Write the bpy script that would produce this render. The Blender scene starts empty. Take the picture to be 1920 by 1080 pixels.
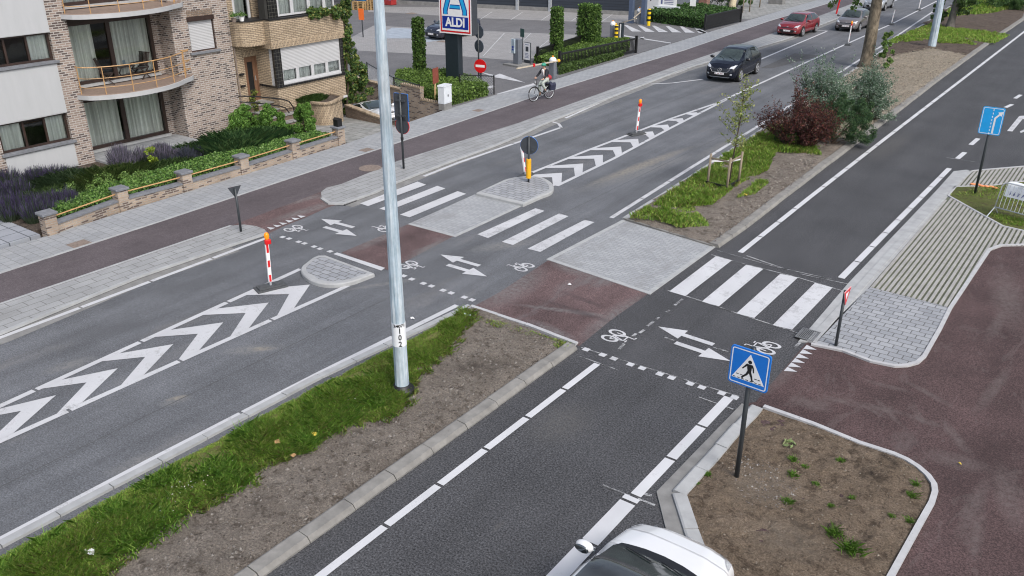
import bpy, bmesh, math, random
import numpy as np
from mathutils import Vector, Matrix, noise
from mathutils.geometry import tessellate_polygon
from mathutils.bvhtree import BVHTree
random.seed(7); RG = np.random.default_rng(11)
PI = math.pi; R_ = math.radians
sc = bpy.context.scene
COL = sc.collection
# ---------------------------------------------------------------- survey: camera pose recovered from the photograph
CAM_H = 9.3; FPX = 1610.0; PITCH = R_(24.55); YAW = R_(36.2)
_F0 = np.array([-math.sin(YAW), math.cos(YAW), 0]); _R = np.array([math.cos(YAW), math.sin(YAW), 0]); _Z = np.array([0, 0, 1.0])
_F = _F0*math.cos(PITCH) - _Z*math.sin(PITCH); _U = _F0*math.sin(PITCH) + _Z*math.cos(PITCH)
_C = np.array([0, 0, CAM_H])
def _ray(x, y): return _F*FPX + _R*(x-960) + _U*(540-y)
def G(x, y, z=0.0):
    """point of the horizontal plane z that the photograph shows at pixel x, y"""
    d = _ray(x, y); p = _C + d*((z-CAM_H)/d[2]); return (float(p[0]), float(p[1]), z)
def FX(x, y, X):
    """(Y, Z) on the facade plane at X"""
    d = _ray(x, y); p = _C + d*(X/d[0]); return (float(p[1]), float(p[2]))
def GL(pts, z=0.0): return [G(x, y, z)[:2] for x, y in pts]
# ---------------------------------------------------------------- object helpers
def tag(o, label=None, cat=None, group=None, kind=None):
    if label: o['label'] = label
    if cat: o['category'] = cat
    if group: o['group'] = group
    if kind: o['kind'] = kind
    return o
def thing(name, label, cat, loc=(0, 0, 0), rz=0.0, group=None):
    o = bpy.data.objects.new(name, None); COL.objects.link(o)
    o.empty_display_size = .2
    o.location = loc; o.rotation_euler = (0, 0, rz)
    return tag(o, label, cat, group)
def link(name, me, parent=None):
    o = bpy.data.objects.new(name, me); COL.objects.link(o)
    if parent: o.parent = parent
    return o
def copy_tree(o, parent=None):
    c = o.copy(); COL.objects.link(c)
    if parent: c.parent = parent
    for ch in list(o.children): copy_tree(ch, c)
    return c
class MB:
    """collects shapes; build() links them as ONE mesh object"""
    def __init__(s): s.v = []; s.f = []; s.m = []; s.k = 0
    def add(s, vs, fs):
        b = len(s.v); s.v += [tuple(map(float, v)) for v in vs]; s.f += [tuple(b+i for i in f) for f in fs]; s.m += [s.k]*len(fs); return s
    def box(s, x0, x1, y0, y1, z0, z1):
        return s.add([(x0,y0,z0),(x1,y0,z0),(x1,y1,z0),(x0,y1,z0),(x0,y0,z1),(x1,y0,z1),(x1,y1,z1),(x0,y1,z1)],
                     [(0,3,2,1),(4,5,6,7),(0,1,5,4),(1,2,6,5),(2,3,7,6),(3,0,4,7)])
    def bar(s, p, q, w, h, up=(0,0,1)):
        """rectangular bar p to q"""
        p = Vector(p); q = Vector(q); d = (q-p).normalized(); u = Vector(up)
        if abs(d.dot(u)) > .98: u = Vector((1,0,0))
        a = d.cross(u).normalized()*w/2; b = a.cross(d).normalized()*h/2
        vs = [p-a-b, p+a-b, p+a+b, p-a+b, q-a-b, q+a-b, q+a+b, q-a+b]
        return s.add(vs, [(0,3,2,1),(4,5,6,7),(0,1,5,4),(1,2,6,5),(2,3,7,6),(3,0,4,7)])
    def tube(s, pts, r, n=8, cap=True):
        pts = [Vector(p) for p in pts]; m = len(pts)
        rs = r if isinstance(r, (list, tuple)) else [r]*m
        vs = []; a = None
        for i, p in enumerate(pts):
            d = (pts[min(i+1, m-1)] - pts[max(i-1, 0)]).normalized()
            if a is None:
                a = d.cross(Vector((0, 0, 1)) if abs(d.z) < .9 else Vector((1, 0, 0))).normalized()
            else:
                a = (a - d*a.dot(d)).normalized()
            b = d.cross(a)
            for j in range(n):
                t = 2*PI*j/n; vs.append(p + (a*math.cos(t) + b*math.sin(t))*rs[i])
        fs = [(i*n+j, i*n+(j+1)%n, (i+1)*n+(j+1)%n, (i+1)*n+j) for i in range(m-1) for j in range(n)]
        if cap: fs += [tuple(reversed(range(n))), tuple(range((m-1)*n, m*n))]
        return s.add(vs, fs)
    def lathe(s, prof, c=(0,0,0), n=20, axis='z'):
        """prof: (radius, height) list"""
        vs = []; m = len(prof)
        for r, h in prof:
            for j in range(n):
                t = 2*PI*j/n; x, y = r*math.cos(t), r*math.sin(t)
                v = (x, y, h) if axis == 'z' else ((h, x, y) if axis == 'x' else (y, h, x))
                vs.append((c[0]+v[0], c[1]+v[1], c[2]+v[2]))
        fs = [(i*n+j, i*n+(j+1)%n, (i+1)*n+(j+1)%n, (i+1)*n+j) for i in range(m-1) for j in range(n)]
        fs += [tuple(reversed(range(n))), tuple(range((m-1)*n, m*n))]
        return s.add(vs, fs)
    def ell(s, c, r, nu=14, nv=8):
        prof = []
        vs = []; 
        for i in range(1, nv):
            a = PI*i/nv
            for j in range(nu):
                t = 2*PI*j/nu
                vs.append((c[0]+r[0]*math.sin(a)*math.cos(t), c[1]+r[1]*math.sin(a)*math.sin(t), c[2]-r[2]*math.cos(a)))
        k = len(vs); vs += [(c[0], c[1], c[2]-r[2]), (c[0], c[1], c[2]+r[2])]
        fs = [(i*nu+j, i*nu+(j+1)%nu, (i+1)*nu+(j+1)%nu, (i+1)*nu+j) for i in range(nv-2) for j in range(nu)]
        fs += [(k, (j+1)%nu, j) for j in range(nu)] + [(k+1, (nv-2)*nu+j, (nv-2)*nu+(j+1)%nu) for j in range(nu)]
        return s.add(vs, fs)
    def prism(s, poly, z0, z1):
        """extruded plan polygon (concave allowed)"""
        n = len(poly)
        tris = tessellate_polygon([[Vector((p[0], p[1], 0)) for p in poly]])
        ar = sum(poly[i][0]*poly[(i+1)%n][1]-poly[(i+1)%n][0]*poly[i][1] for i in range(n))
        vs = [(p[0], p[1], z1) for p in poly] + [(p[0], p[1], z0) for p in poly]
        fs = []
        for t in tris:
            a, b, c = [poly[i] for i in t]
            cr = (b[0]-a[0])*(c[1]-a[1])-(b[1]-a[1])*(c[0]-a[0])
            fs.append(tuple(t) if cr > 0 else tuple(reversed(t)))
            fs.append(tuple(n+i for i in (reversed(t) if cr > 0 else t)))
        for i in range(n):
            j = (i+1) % n
            fs.append((n+i, n+j, j, i) if ar > 0 else (n+j, n+i, i, j))
        return s.add(vs, fs)
    def sheet(s, poly, z):
        n = len(poly); zs = [z]*n if not isinstance(z, (list, tuple)) else z
        tris = tessellate_polygon([[Vector((p[0], p[1], 0)) for p in poly]])
        fs = []
        for t in tris:
            a, b, c = [poly[i] for i in t]
            cr = (b[0]-a[0])*(c[1]-a[1])-(b[1]-a[1])*(c[0]-a[0])
            fs.append(tuple(t) if cr > 0 else tuple(reversed(t)))
        return s.add([(p[0], p[1], q) for p, q in zip(poly, zs)], fs)
    def fprism(s, poly, x0, x1):
        """polygon given in (y, z), extruded along x"""
        n = len(s.v); s.prism(poly, x0, x1)
        for i in range(n, len(s.v)):
            a, b, c = s.v[i]; s.v[i] = (c, a, b)
        return s
    def sweep(s, line, prof):
        """profile [(offset to the right of travel, z)] swept along a plan polyline"""
        m = len(line); n = len(prof); vs = []
        for i in range(m):
            a = Vector(line[max(i-1, 0)]).to_2d(); b = Vector(line[i]).to_2d(); c = Vector(line[min(i+1, m-1)]).to_2d()
            d1 = (b-a).normalized() if i else (c-b).normalized(); d2 = (c-b).normalized() if i < m-1 else d1
            d = (d1+d2).normalized(); k = 1/max(.35, d.dot(d1)); r = Vector((d.y, -d.x))*k
            for o, z in prof: vs.append((b.x+r.x*o, b.y+r.y*o, z))
        fs = [(i*n+j, i*n+j+1, (i+1)*n+j+1, (i+1)*n+j) for i in range(m-1) for j in range(n-1)]
        fs += [tuple(range(n)), tuple(reversed(range((m-1)*n, m*n)))]
        return s.add(vs, fs)
    def build(s, name, mats, parent=None, smooth=False, world=False, bevel=0.0):
        me = bpy.data.meshes.new(name)
        v = s.v
        if world and parent is not None:
            l = parent.location; v = [(a-l.x, b-l.y, c-l.z) for a, b, c in v]
        me.from_pydata(v, [], s.f)
        mats = mats if isinstance(mats, (list, tuple)) else [mats]
        for m in mats: me.materials.append(m)
        if len(mats) > 1: me.polygons.foreach_set('material_index', s.m)
        if smooth: me.polygons.foreach_set('use_smooth', [True]*len(me.polygons))
        me.update()
        o = link(name, me, parent)
        if bevel:
            b = o.modifiers.new('edge', 'BEVEL'); b.width = bevel; b.segments = 2; b.limit_method = 'ANGLE'; b.angle_limit = R_(40)
        return o
def solo(name, mb, m, label, cat, group=None, smooth=False, bevel=0.0):
    """a thing that is one mesh, origin moved to its base"""
    v = np.array(mb.v); c = (v.min(0)+v.max(0))/2; c[2] = v[:, 2].min()
    mb.v = [tuple(p-c) for p in v]
    o = mb.build(name, m, None, smooth, bevel=bevel); o.location = c
    return tag(o, label, cat, group)
def struct(name, mb, m, smooth=False, bevel=0.0):
    return tag(mb.build(name, m, None, smooth, bevel=bevel), kind='structure')
def autosmooth(o, ang=35):
    me = o.data; me.polygons.foreach_set('use_smooth', [True]*len(me.polygons))
    try: me.set_sharp_from_angle(angle=R_(ang))
    except Exception: pass
    return o
def text_mesh(name, body, size, m, parent, bold=0.0, thick=.002, align='CENTER', space=1.0, line=1.0, sx=1.0):
    """lettering lying in its own xy plane, centred on its origin"""
    cu = bpy.data.curves.new(name, 'FONT'); cu.body = body; cu.size = size; cu.offset = bold; cu.extrude = thick
    cu.align_x = align; cu.align_y = 'CENTER'; cu.space_character = space; cu.space_line = line; cu.resolution_u = 3
    t = bpy.data.objects.new(name, cu); COL.objects.link(t)
    bpy.context.view_layer.update()
    me = bpy.data.meshes.new_from_object(t.evaluated_get(bpy.context.evaluated_depsgraph_get()))
    bpy.data.objects.remove(t)
    me.name = name; me.materials.clear(); me.materials.append(m)
    if sx != 1.0:
        for v in me.vertices: v.co.x *= sx
    return link(name, me, parent)
# ---------------------------------------------------------------- materials
def _nt(name):
    m = bpy.data.materials.new(name); m.use_nodes = True
    nt = m.node_tree; return m, nt, nt.nodes['Principled BSDF']
def N(nt, t, **kw):
    n = nt.nodes.new(t)
    for k, v in kw.items():
        if hasattr(n, k): setattr(n, k, v)
        else: n.inputs[k].default_value = v
    return n
def c4(c): return (c[0], c[1], c[2], 1.0)
def coords(nt, mode='pos', scale=(1, 1, 1)):
    """'pos' world position, 'wall' (x+y, z), 'along' (y, x) and so on"""
    if mode == 'obj':
        s = nt.nodes.new('ShaderNodeTexCoord').outputs['Object']
    else:
        s = nt.nodes.new('ShaderNodeNewGeometry').outputs['Position']
        if mode in ('wall', 'yx', 'wallv'):
            sep = nt.nodes.new('ShaderNodeSeparateXYZ'); nt.links.new(s, sep.inputs[0])
            cb = nt.nodes.new('ShaderNodeCombineXYZ')
            if mode == 'yx':
                nt.links.new(sep.outputs[1], cb.inputs[0]); nt.links.new(sep.outputs[0], cb.inputs[1])
            else:
                ad = nt.nodes.new('ShaderNodeMath'); nt.links.new(sep.outputs[0], ad.inputs[0]); nt.links.new(sep.outputs[1], ad.inputs[1])
                i, j = (0, 1) if mode == 'wall' else (1, 0)
                nt.links.new(ad.outputs[0], cb.inputs[i]); nt.links.new(sep.outputs[2], cb.inputs[j])
            s = cb.outputs[0]
    if scale != (1, 1, 1):
        mp = nt.nodes.new('ShaderNodeMapping'); mp.inputs['Scale'].default_value = scale
        nt.links.new(s, mp.inputs[0]); s = mp.outputs[0]
    return s
def noise_n(nt, vec, scale, detail=4, rough=.6):
    n = nt.nodes.new('ShaderNodeTexNoise'); n.inputs['Scale'].default_value = scale; n.inputs['Detail'].default_value = detail
    n.inputs['Roughness'].default_value = rough; nt.links.new(vec, n.inputs['Vector']); return n.outputs['Fac']
def ramp(nt, fac, stops):
    r = nt.nodes.new('ShaderNodeValToRGB'); e = r.color_ramp.elements
    while len(e) < len(stops): e.new(.5)
    for k, (p, c) in enumerate(stops):
        e[k].position = p; e[k].color = c4(c) if not isinstance(c, (int, float)) else (c, c, c, 1)
    nt.links.new(fac, r.inputs[0]); return r.outputs[0]
def mixc(nt, fac, a, b, mode='MIX'):
    n = nt.nodes.new('ShaderNodeMix'); n.data_type = 'RGBA'; n.blend_type = mode
    for s, x in ((n.inputs[0], fac), (n.inputs[6], a), (n.inputs[7], b)):
        if isinstance(x, bpy.types.NodeSocket): nt.links.new(x, s)
        elif isinstance(x, (int, float)): s.default_value = x
        else: s.default_value = c4(x)
    return n.outputs[2]
def bump(nt, p, h, strength=.3, dist=.01):
    b = nt.nodes.new('ShaderNodeBump'); b.inputs['Strength'].default_value = strength; b.inputs['Distance'].default_value = dist
    nt.links.new(h, b.inputs['Height']); nt.links.new(b.outputs[0], p.inputs['Normal'])
def plain(name, col, rough=.5, metal=0.0, var=.12, scale=6.0, bmp=0.0, coat=0.0, mode='obj', stretch=(1, 1, 1), emit=0, detail=4, spec=None):
    m, nt, p = _nt(name)
    v = coords(nt, mode, stretch); f = noise_n(nt, v, scale, detail)
    lo = [c*(1-var) for c in col]; hi = [min(1, c*(1+var)) for c in col]
    nt.links.new(ramp(nt, f, [(.3, lo), (.7, hi)]), p.inputs['Base Color'])
    p.inputs['Roughness'].default_value = rough; p.inputs['Metallic'].default_value = metal
    if spec is not None: p.inputs['Specular IOR Level'].default_value = spec
    if coat: p.inputs['Coat Weight'].default_value = coat; p.inputs['Coat Roughness'].default_value = .04
    if bmp: bump(nt, p, noise_n(nt, v, scale*6, 3), bmp)
    if emit: p.inputs['Emission Color'].default_value = c4(col); p.inputs['Emission Strength'].default_value = emit
    return m
def brickmat(name, c1, c2, mortar, bw, bh, ms, mode='wall', rough=.85, bmp=.5, stain=.2, offset=.5, freq=2, dark=None, weather=None):
    m, nt, p = _nt(name)
    v = coords(nt, mode)
    b = nt.nodes.new('ShaderNodeTexBrick')
    b.offset = offset; b.offset_frequency = freq; b.squash = 1
    for k, val in (('Scale', 1.0), ('Mortar Size', ms), ('Mortar Smooth', .15), ('Bias', 0.0), ('Brick Width', bw), ('Row Height', bh)):
        b.inputs[k].default_value = val
    b.inputs['Color1'].default_value = c4(c1); b.inputs['Color2'].default_value = c4(c2); b.inputs['Mortar'].default_value = c4(mortar)
    nt.links.new(v, b.inputs['Vector'])
    colr = b.outputs['Color']
    if dark:   # a share of much darker bricks: whole-brick random through a second brick grid
        b2 = nt.nodes.new('ShaderNodeTexBrick'); b2.offset = offset; b2.offset_frequency = freq
        for k, val in (('Scale', 1.0), ('Mortar Size', 0.0), ('Mortar Smooth', 0), ('Bias', 0), ('Brick Width', bw), ('Row Height', bh)):
            b2.inputs[k].default_value = val
        b2.inputs['Color1'].default_value = (0, 0, 0, 1); b2.inputs['Color2'].default_value = (1, 1, 1, 1); nt.links.new(v, b2.inputs['Vector'])
        mk = ramp(nt, b2.outputs['Color'], [(.70, 0.0), (.74, 1.0)])
        im = nt.nodes.new('ShaderNodeMath'); im.operation = 'SUBTRACT'; im.inputs[0].default_value = 1; nt.links.new(b.outputs['Fac'], im.inputs[1])
        mm = nt.nodes.new('ShaderNodeMath'); mm.operation = 'MULTIPLY'; nt.links.new(mk, mm.inputs[0]); nt.links.new(im.outputs[0], mm.inputs[1])
        colr = mixc(nt, mm.outputs[0], colr, dark)
    f = noise_n(nt, coords(nt, 'pos'), 1.3, 6, .65)
    colr = mixc(nt, 1.0, colr, ramp(nt, f, [(.3, 1-stain), (.7, 1+stain*.3)]), 'MULTIPLY')
    if weather:
        f2 = noise_n(nt, coords(nt, 'pos', (1.0, .35, 1)), .7, 5, .7)
        colr = mixc(nt, ramp(nt, f2, [(.52, 0.0), (.72, .75)]), colr, weather)
    g = noise_n(nt, coords(nt, 'pos'), 60, 2)
    colr = mixc(nt, .35, colr, ramp(nt, g, [(.3, .55), (.7, 1.3)]), 'MULTIPLY')
    nt.links.new(colr, p.inputs['Base Color']); p.inputs['Roughness'].default_value = rough
    iv = nt.nodes.new('ShaderNodeMath'); iv.operation = 'SUBTRACT'; iv.inputs[0].default_value = 1; nt.links.new(b.outputs['Fac'], iv.inputs[1])
    bump(nt, p, iv.outputs[0], bmp, .006)
    return m
def asphalt(name, base, streak=.25, tint=(1, 1, 1), speck=.5, stains=None, blotch=.18, rough=.85, swirl=False):
    m, nt, p = _nt(name)
    f1 = noise_n(nt, coords(nt, 'pos', (1.6, .10, 1)), 1.0, 5, .6)      # wheel tracks along the road
    f2 = noise_n(nt, coords(nt, 'pos'), .55, 6, .62)                    # broad patches
    f3 = noise_n(nt, coords(nt, 'pos'), 30, 4, .8)                     # aggregate
    f4 = noise_n(nt, coords(nt, 'pos'), 9, 4, .7)
    b = [base*t for t in tint]
    col = ramp(nt, f1, [(.3, [x*(1-streak) for x in b]), (.7, [x*(1+streak) for x in b])])
    col = mixc(nt, 1.0, col, ramp(nt, f2, [(.3, 1-blotch), (.72, 1+blotch)]), 'MULTIPLY')
    col = mixc(nt, 1.0, col, ramp(nt, f4, [(.3, .88), (.7, 1.12)]), 'MULTIPLY')
    col = mixc(nt, 1.0, col, ramp(nt, f3, [(.34, 1-speck), (.5, 1.0), (.68, 1+speck*1.6)]), 'MULTIPLY')
    if stains:
        f5 = noise_n(nt, coords(nt, 'pos', (1, .3, 1)), .8, 6, .7)
        col = mixc(nt, ramp(nt, f5, [(.58, 0.0), (.74, stains[1])]), col, stains[0])
    if swirl:   # pale scuffs and tyre smears
        n6 = nt.nodes.new('ShaderNodeTexNoise'); n6.inputs['Scale'].default_value = .9; n6.inputs['Detail'].default_value = 7; n6.inputs['Roughness'].default_value = .7; n6.inputs['Distortion'].default_value = 2.2
        nt.links.new(coords(nt, 'pos', (1.6, .5, 1)), n6.inputs['Vector'])
        col = mixc(nt, ramp(nt, n6.outputs['Fac'], [(.56, 0.0), (.62, .32), (.68, 0.0)]), col, (.14, .115, .11))
        g6 = noise_n(nt, coords(nt, 'pos'), 14, 3, .8)
        col = mixc(nt, ramp(nt, g6, [(.66, 0.0), (.74, .5)]), col, (.20, .18, .175))
    nt.links.new(col, p.inputs['Base Color']); p.inputs['Roughness'].default_value = rough; p.inputs['Specular IOR Level'].default_value = .3
    bump(nt, p, f3, .55, .012)
    return m
def streaks(m, lst, col, amount=1.0, wob=.12):
    """soft-edged stains of their own shape: list of (point, point, width) on the ground, mixed over the base colour"""
    nt = m.node_tree; p = nt.nodes['Principled BSDF']; pos = nt.nodes.new('ShaderNodeNewGeometry').outputs['Position']
    nz = nt.nodes.new('ShaderNodeTexNoise'); nz.inputs['Scale'].default_value = 2.2; nz.inputs['Detail'].default_value = 4; nt.links.new(pos, nz.inputs['Vector'])
    sc_ = nt.nodes.new('ShaderNodeVectorMath'); sc_.operation = 'SCALE'; sc_.inputs['Scale'].default_value = wob; nt.links.new(nz.outputs['Color'], sc_.inputs[0])
    ad = nt.nodes.new('ShaderNodeVectorMath'); nt.links.new(pos, ad.inputs[0]); nt.links.new(sc_.outputs[0], ad.inputs[1])
    acc = None
    for a, b, w in lst:
        mp = nt.nodes.new('ShaderNodeMapping'); mp.vector_type = 'TEXTURE'; k = wob*.5
        mp.inputs['Location'].default_value = ((a[0]+b[0])/2+k, (a[1]+b[1])/2+k, k); mp.inputs['Rotation'].default_value = (0, 0, math.atan2(b[1]-a[1], b[0]-a[0]))
        mp.inputs['Scale'].default_value = (math.dist(a[:2], b[:2])*.62, w, 5.0); nt.links.new(ad.outputs[0], mp.inputs[0])
        g = nt.nodes.new('ShaderNodeTexGradient'); g.gradient_type = 'SPHERICAL'; nt.links.new(mp.outputs[0], g.inputs[0])
        if acc is None: acc = g.outputs['Fac']
        else:
            mx = nt.nodes.new('ShaderNodeMath'); mx.operation = 'MAXIMUM'; nt.links.new(acc, mx.inputs[0]); nt.links.new(g.outputs['Fac'], mx.inputs[1]); acc = mx.outputs[0]
    f = noise_n(nt, pos, 9, 5, .8); mu = nt.nodes.new('ShaderNodeMath'); mu.operation = 'MULTIPLY'; nt.links.new(ramp(nt, acc, [(.04, 0.0), (.7, 1.0)]), mu.inputs[0]); nt.links.new(ramp(nt, f, [(.38, .15), (.60, amount)]), mu.inputs[1])
    l = p.inputs['Base Color'].links[0]; src = l.from_socket; nt.links.new(mixc(nt, mu.outputs[0], src, col), p.inputs['Base Color'])
def paintmat(name, col, wear, under, lo=.5):
    """road paint with worn patches through which the asphalt shows"""
    m, nt, p = _nt(name)
    f = noise_n(nt, coords(nt, 'pos'), 2.2, 8, .75); g = noise_n(nt, coords(nt, 'pos'), 38, 3, .8)
    a = nt.nodes.new('ShaderNodeMath'); a.operation = 'MULTIPLY_ADD'; a.inputs[1].default_value = .55; nt.links.new(g, a.inputs[0]); nt.links.new(f, a.inputs[2])
    k = ramp(nt, a.outputs[0], [(lo+.30, 0.0), (lo+.42, wear)])
    c = mixc(nt, 1.0, col, ramp(nt, noise_n(nt, coords(nt, 'pos'), 1.1, 5), [(.3, .88), (.7, 1.05)]), 'MULTIPLY')
    nt.links.new(mixc(nt, k, c, under), p.inputs['Base Color']); p.inputs['Roughness'].default_value = .65
    bump(nt, p, g, .25, .004)
    return m
def leafmat(name, trans=.3, rough=.5):
    m, nt, p = _nt(name)
    at = nt.nodes.new('ShaderNodeAttribute'); at.attribute_name = 'Col'
    nt.links.new(at.outputs['Color'], p.inputs['Base Color']); p.inputs['Roughness'].default_value = rough
    p.inputs['Specular IOR Level'].default_value = .25
    tr = nt.nodes.new('ShaderNodeBsdfTranslucent'); nt.links.new(at.outputs['Color'], tr.inputs[0])
    mx = nt.nodes.new('ShaderNodeMixShader'); mx.inputs[0].default_value = trans
    out = nt.nodes['Material Output']
    nt.links.new(p.outputs[0], mx.inputs[1]); nt.links.new(tr.outputs[0], mx.inputs[2]); nt.links.new(mx.outputs[0], out.inputs[0])
    return m
def glassmat(name, col, rough=.06):
    m, nt, p = _nt(name)
    f = noise_n(nt, coords(nt, 'obj'), 1.5, 3)
    nt.links.new(ramp(nt, f, [(.35, [c*.6 for c in col]), (.65, [c*1.4 for c in col])]), p.inputs['Base Color'])
    p.inputs['Roughness'].default_value = rough; p.inputs['Specular IOR Level'].default_value = .5
    p.inputs['Coat Weight'].default_value = .35; p.inputs['Coat Roughness'].default_value = .02
    return m
def clearglass(name):
    """pane: mostly see-through with a clear reflection"""
    m, nt, p = _nt(name)
    tr = nt.nodes.new('ShaderNodeBsdfTransparent'); tr.inputs[0].default_value = (.93, .95, .94, 1)
    gl = nt.nodes.new('ShaderNodeBsdfGlossy'); gl.inputs['Roughness'].default_value = .03
    fr = nt.nodes.new('ShaderNodeFresnel'); fr.inputs[0].default_value = 1.45
    mx = nt.nodes.new('ShaderNodeMixShader'); nt.links.new(fr.outputs[0], mx.inputs[0])
    nt.links.new(tr.outputs[0], mx.inputs[1]); nt.links.new(gl.outputs[0], mx.inputs[2]); nt.links.new(mx.outputs[0], nt.nodes['Material Output'].inputs[0])
    return m
M = {}
M['road'] = asphalt('worn_asphalt', .122, .20, (.95, 1.0, 1.09), .42, ((.21, .20, .19), .4))
M['road_new'] = asphalt('fresh_asphalt', .062, .12, (.98, 1, 1.07), .85, None, .16, .8)
M['lot_asphalt'] = asphalt('lot_asphalt', .135, .10, (1, 1, 1.04), .3, None, .12)
M['red'] = asphalt('red_asphalt', .095, .10, (1.02, .88, .95), .3, ((.20, .18, .18), .3), .16)
M['red_pad'] = asphalt('red_surfacing', .088, .16, (1.18, .80, .80), .6, ((.16, .15, .152), .9), .34)
M['red_dusty'] = asphalt('dusty_red_asphalt', .054, .12, (1.30, .84, .83), .6, ((.15, .13, .125), .55), .28, swirl=True)
M['white_fresh'] = paintmat('fresh_line_paint', (.56, .57, .59), .45, (.25, .25, .26), .56)
M['ground'] = plain('bare_ground', (.16, .15, .14), .9, var=.25, scale=.6, mode='pos')
M['white'] = paintmat('road_paint', (.52, .53, .55), .5, (.2, .2, .2), .52)
M['white_worn'] = paintmat('worn_road_paint', (.53, .54, .56), .55, (.16, .16, .165), .47)
M['white_ghost'] = paintmat('blacked_out_paint', (.22, .23, .25), 1, (.06, .06, .062), .40)
M['tile'] = brickmat('footway_tile', (.285, .30, .315), (.325, .34, .355), (.16, .165, .17), .30, .30, .008, 'pos', .8, .3, .12, .5, weather=(.25, .255, .26))
M['strip_tile'] = brickmat('strip_paver', (.29, .30, .305), (.33, .34, .345), (.16, .16, .16), .60, .30, .012, 'yx', .8, .35, .15, .5, weather=(.20, .20, .195))
M['paver'] = brickmat('grey_paver', (.27, .285, .305), (.35, .365, .385), (.12, .12, .125), .30, .20, .012, 'pos', .8, .5, .12)
M['pad_paver'] = brickmat('small_grey_paver', (.31, .325, .34), (.37, .385, .40), (.23, .24, .245), .22, .11, .009, 'pos', .8, .3, .14, weather=(.20, .20, .20))
M['lot_paver'] = brickmat('lot_paver', (.27, .27, .27), (.32, .315, .315), (.18, .18, .18), .22, .11, .006, 'pos', .85, .3, .14)
M['drive_tile'] = brickmat('driveway_tile', (.28, .30, .34), (.34, .365, .40), (.09, .10, .115), .60, .60, .018, 'pos', .7, .4, .12, 0.0)
M['slab'] = brickmat('old_slab', (.26, .27, .26), (.33, .33, .32), (.10, .10, .09), .5, .5, .015, 'pos', .85, .5, .35, .5)
M['kerb'] = plain('concrete_kerb', (.35, .36, .365), .8, var=.14, scale=3, bmp=.15, mode='pos')
M['kerb_old'] = plain('old_concrete_kerb', (.205, .20, .188), .85, var=.22, scale=4, bmp=.25, mode='pos')
M['gutter'] = plain('gutter_concrete', (.20, .20, .195), .85, var=.2, scale=3, bmp=.2, mode='pos')
M['edging'] = plain('white_edging', (.42, .425, .435), .75, var=.10, scale=5, bmp=.1, mode='pos')
M['brown_brick'] = brickmat('brown_brick', (.25, .19, .158), (.37, .295, .255), (.45, .43, .40), .23, .082, .014, 'wall', .85, .6, .15, dark=(.10, .075, .07))
M['yellow_brick'] = brickmat('yellow_brick', (.40, .315, .215), (.52, .42, .30), (.16, .125, .09), .26, .072, .012, 'wall', .85, .5, .25)
M['yellow_soldier'] = brickmat('yellow_soldier_course', (.40, .31, .21), (.50, .40, .28), (.16, .125, .09), .22, .075, .012, 'wallv', .85, .5, .2)
M['garden_brick'] = brickmat('garden_brick', (.36, .27, .20), (.46, .37, .29), (.36, .33, .29), .22, .07, .012, 'wall', .9, .6, .3, dark=(.14, .10, .085))
M['dark_brick'] = brickmat('dark_old_brick', (.20, .14, .10), (.30, .22, .16), (.16, .14, .12), .22, .065, .01, 'wall', .9, .6, .3)  # darker brown brick for steps, driveway wall and soldier course
M['white_panel'] = plain('white_render', (.43, .445, .46), .6, var=.035, scale=1.6, mode='pos', stretch=(3, 3, .6), bmp=.05, detail=7)
M['bluestone'] = plain('bluestone', (.17, .18, .20), .6, var=.2, scale=7, bmp=.1)
M['frame'] = plain('dark_wood_frame', (.035, .02, .016), .45, var=.3, scale=5)
M['white_frame'] = plain('white_upvc', (.50, .51, .525), .4, var=.04)
M['shutter'] = brickmat('roller_shutter', (.53, .54, .555), (.55, .56, .575), (.31, .315, .325), 40, .06, .010, 'wall', .5, .35, .05)
M['curtain'] = plain('curtain', (.70, .715, .695), .8, var=.3, scale=8, mode='pos', stretch=(1, 1, .02), detail=1)
M['curtain_w'] = plain('net_curtain', (.70, .73, .73), .8, var=.25, scale=10, mode='pos', stretch=(1, 1, .03), detail=1)
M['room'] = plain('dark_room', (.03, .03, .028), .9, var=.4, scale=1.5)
M['glass'] = clearglass('window_pane')
M['balc_white'] = plain('balcony_edge', (.42, .43, .44), .6, var=.08, scale=2)
M['balc_floor'] = plain('balcony_floor', (.24, .18, .145), .8, var=.15, scale=9)
M['orange_rail'] = plain('orange_railing_paint', (.46, .275, .12), .5, var=.15, scale=12)
M['chair_wood'] = plain('dark_chair_wood', (.05, .035, .03), .5, var=.3)
M['black_tile'] = brickmat('black_glazed_tile', (.012, .012, .013), (.02, .02, .02), (.12, .12, .10), .15, .15, .004, 'wall', .12, .3, .1, 0.0)
M['door_wood'] = plain('brown_door', (.16, .085, .05), .5, var=.2, scale=9, stretch=(1, 1, .2))
M['black_metal'] = plain('black_metal', (.012, .012, .013), .4, var=.3)
M['sign_grey'] = plain('dark_sign_back', (.045, .052, .062), .45, var=.15)
M['post_grey'] = plain('anthracite_post', (.035, .042, .048), .4, var=.15)
M['sign_back'] = plain('grey_sign_back', (.10, .125, .16), .4, .3, var=.1)
M['blue'] = plain('sign_blue', (.010, .17, .62), .35, var=.05)
M['blue_light'] = plain('sign_light_blue', (.015, .36, .80), .35, var=.05)
M['sign_white'] = plain('sign_white', (.80, .81, .82), .4, var=.03)
M['sign_red'] = plain('sign_red', (.62, .012, .015), .35, var=.08)
M['black'] = plain('black', (.010, .010, .011), .5, var=.2)
M['rubber'] = plain('recycled_rubber', (.07, .075, .08), .8, var=.3, scale=20, bmp=.3)
M['amber'] = plain('amber_lens', (.80, .25, .01), .25, var=.1, emit=.2)
M['yellow'] = plain('yellow_plastic', (.78, .40, .01), .45, var=.08)
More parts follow.
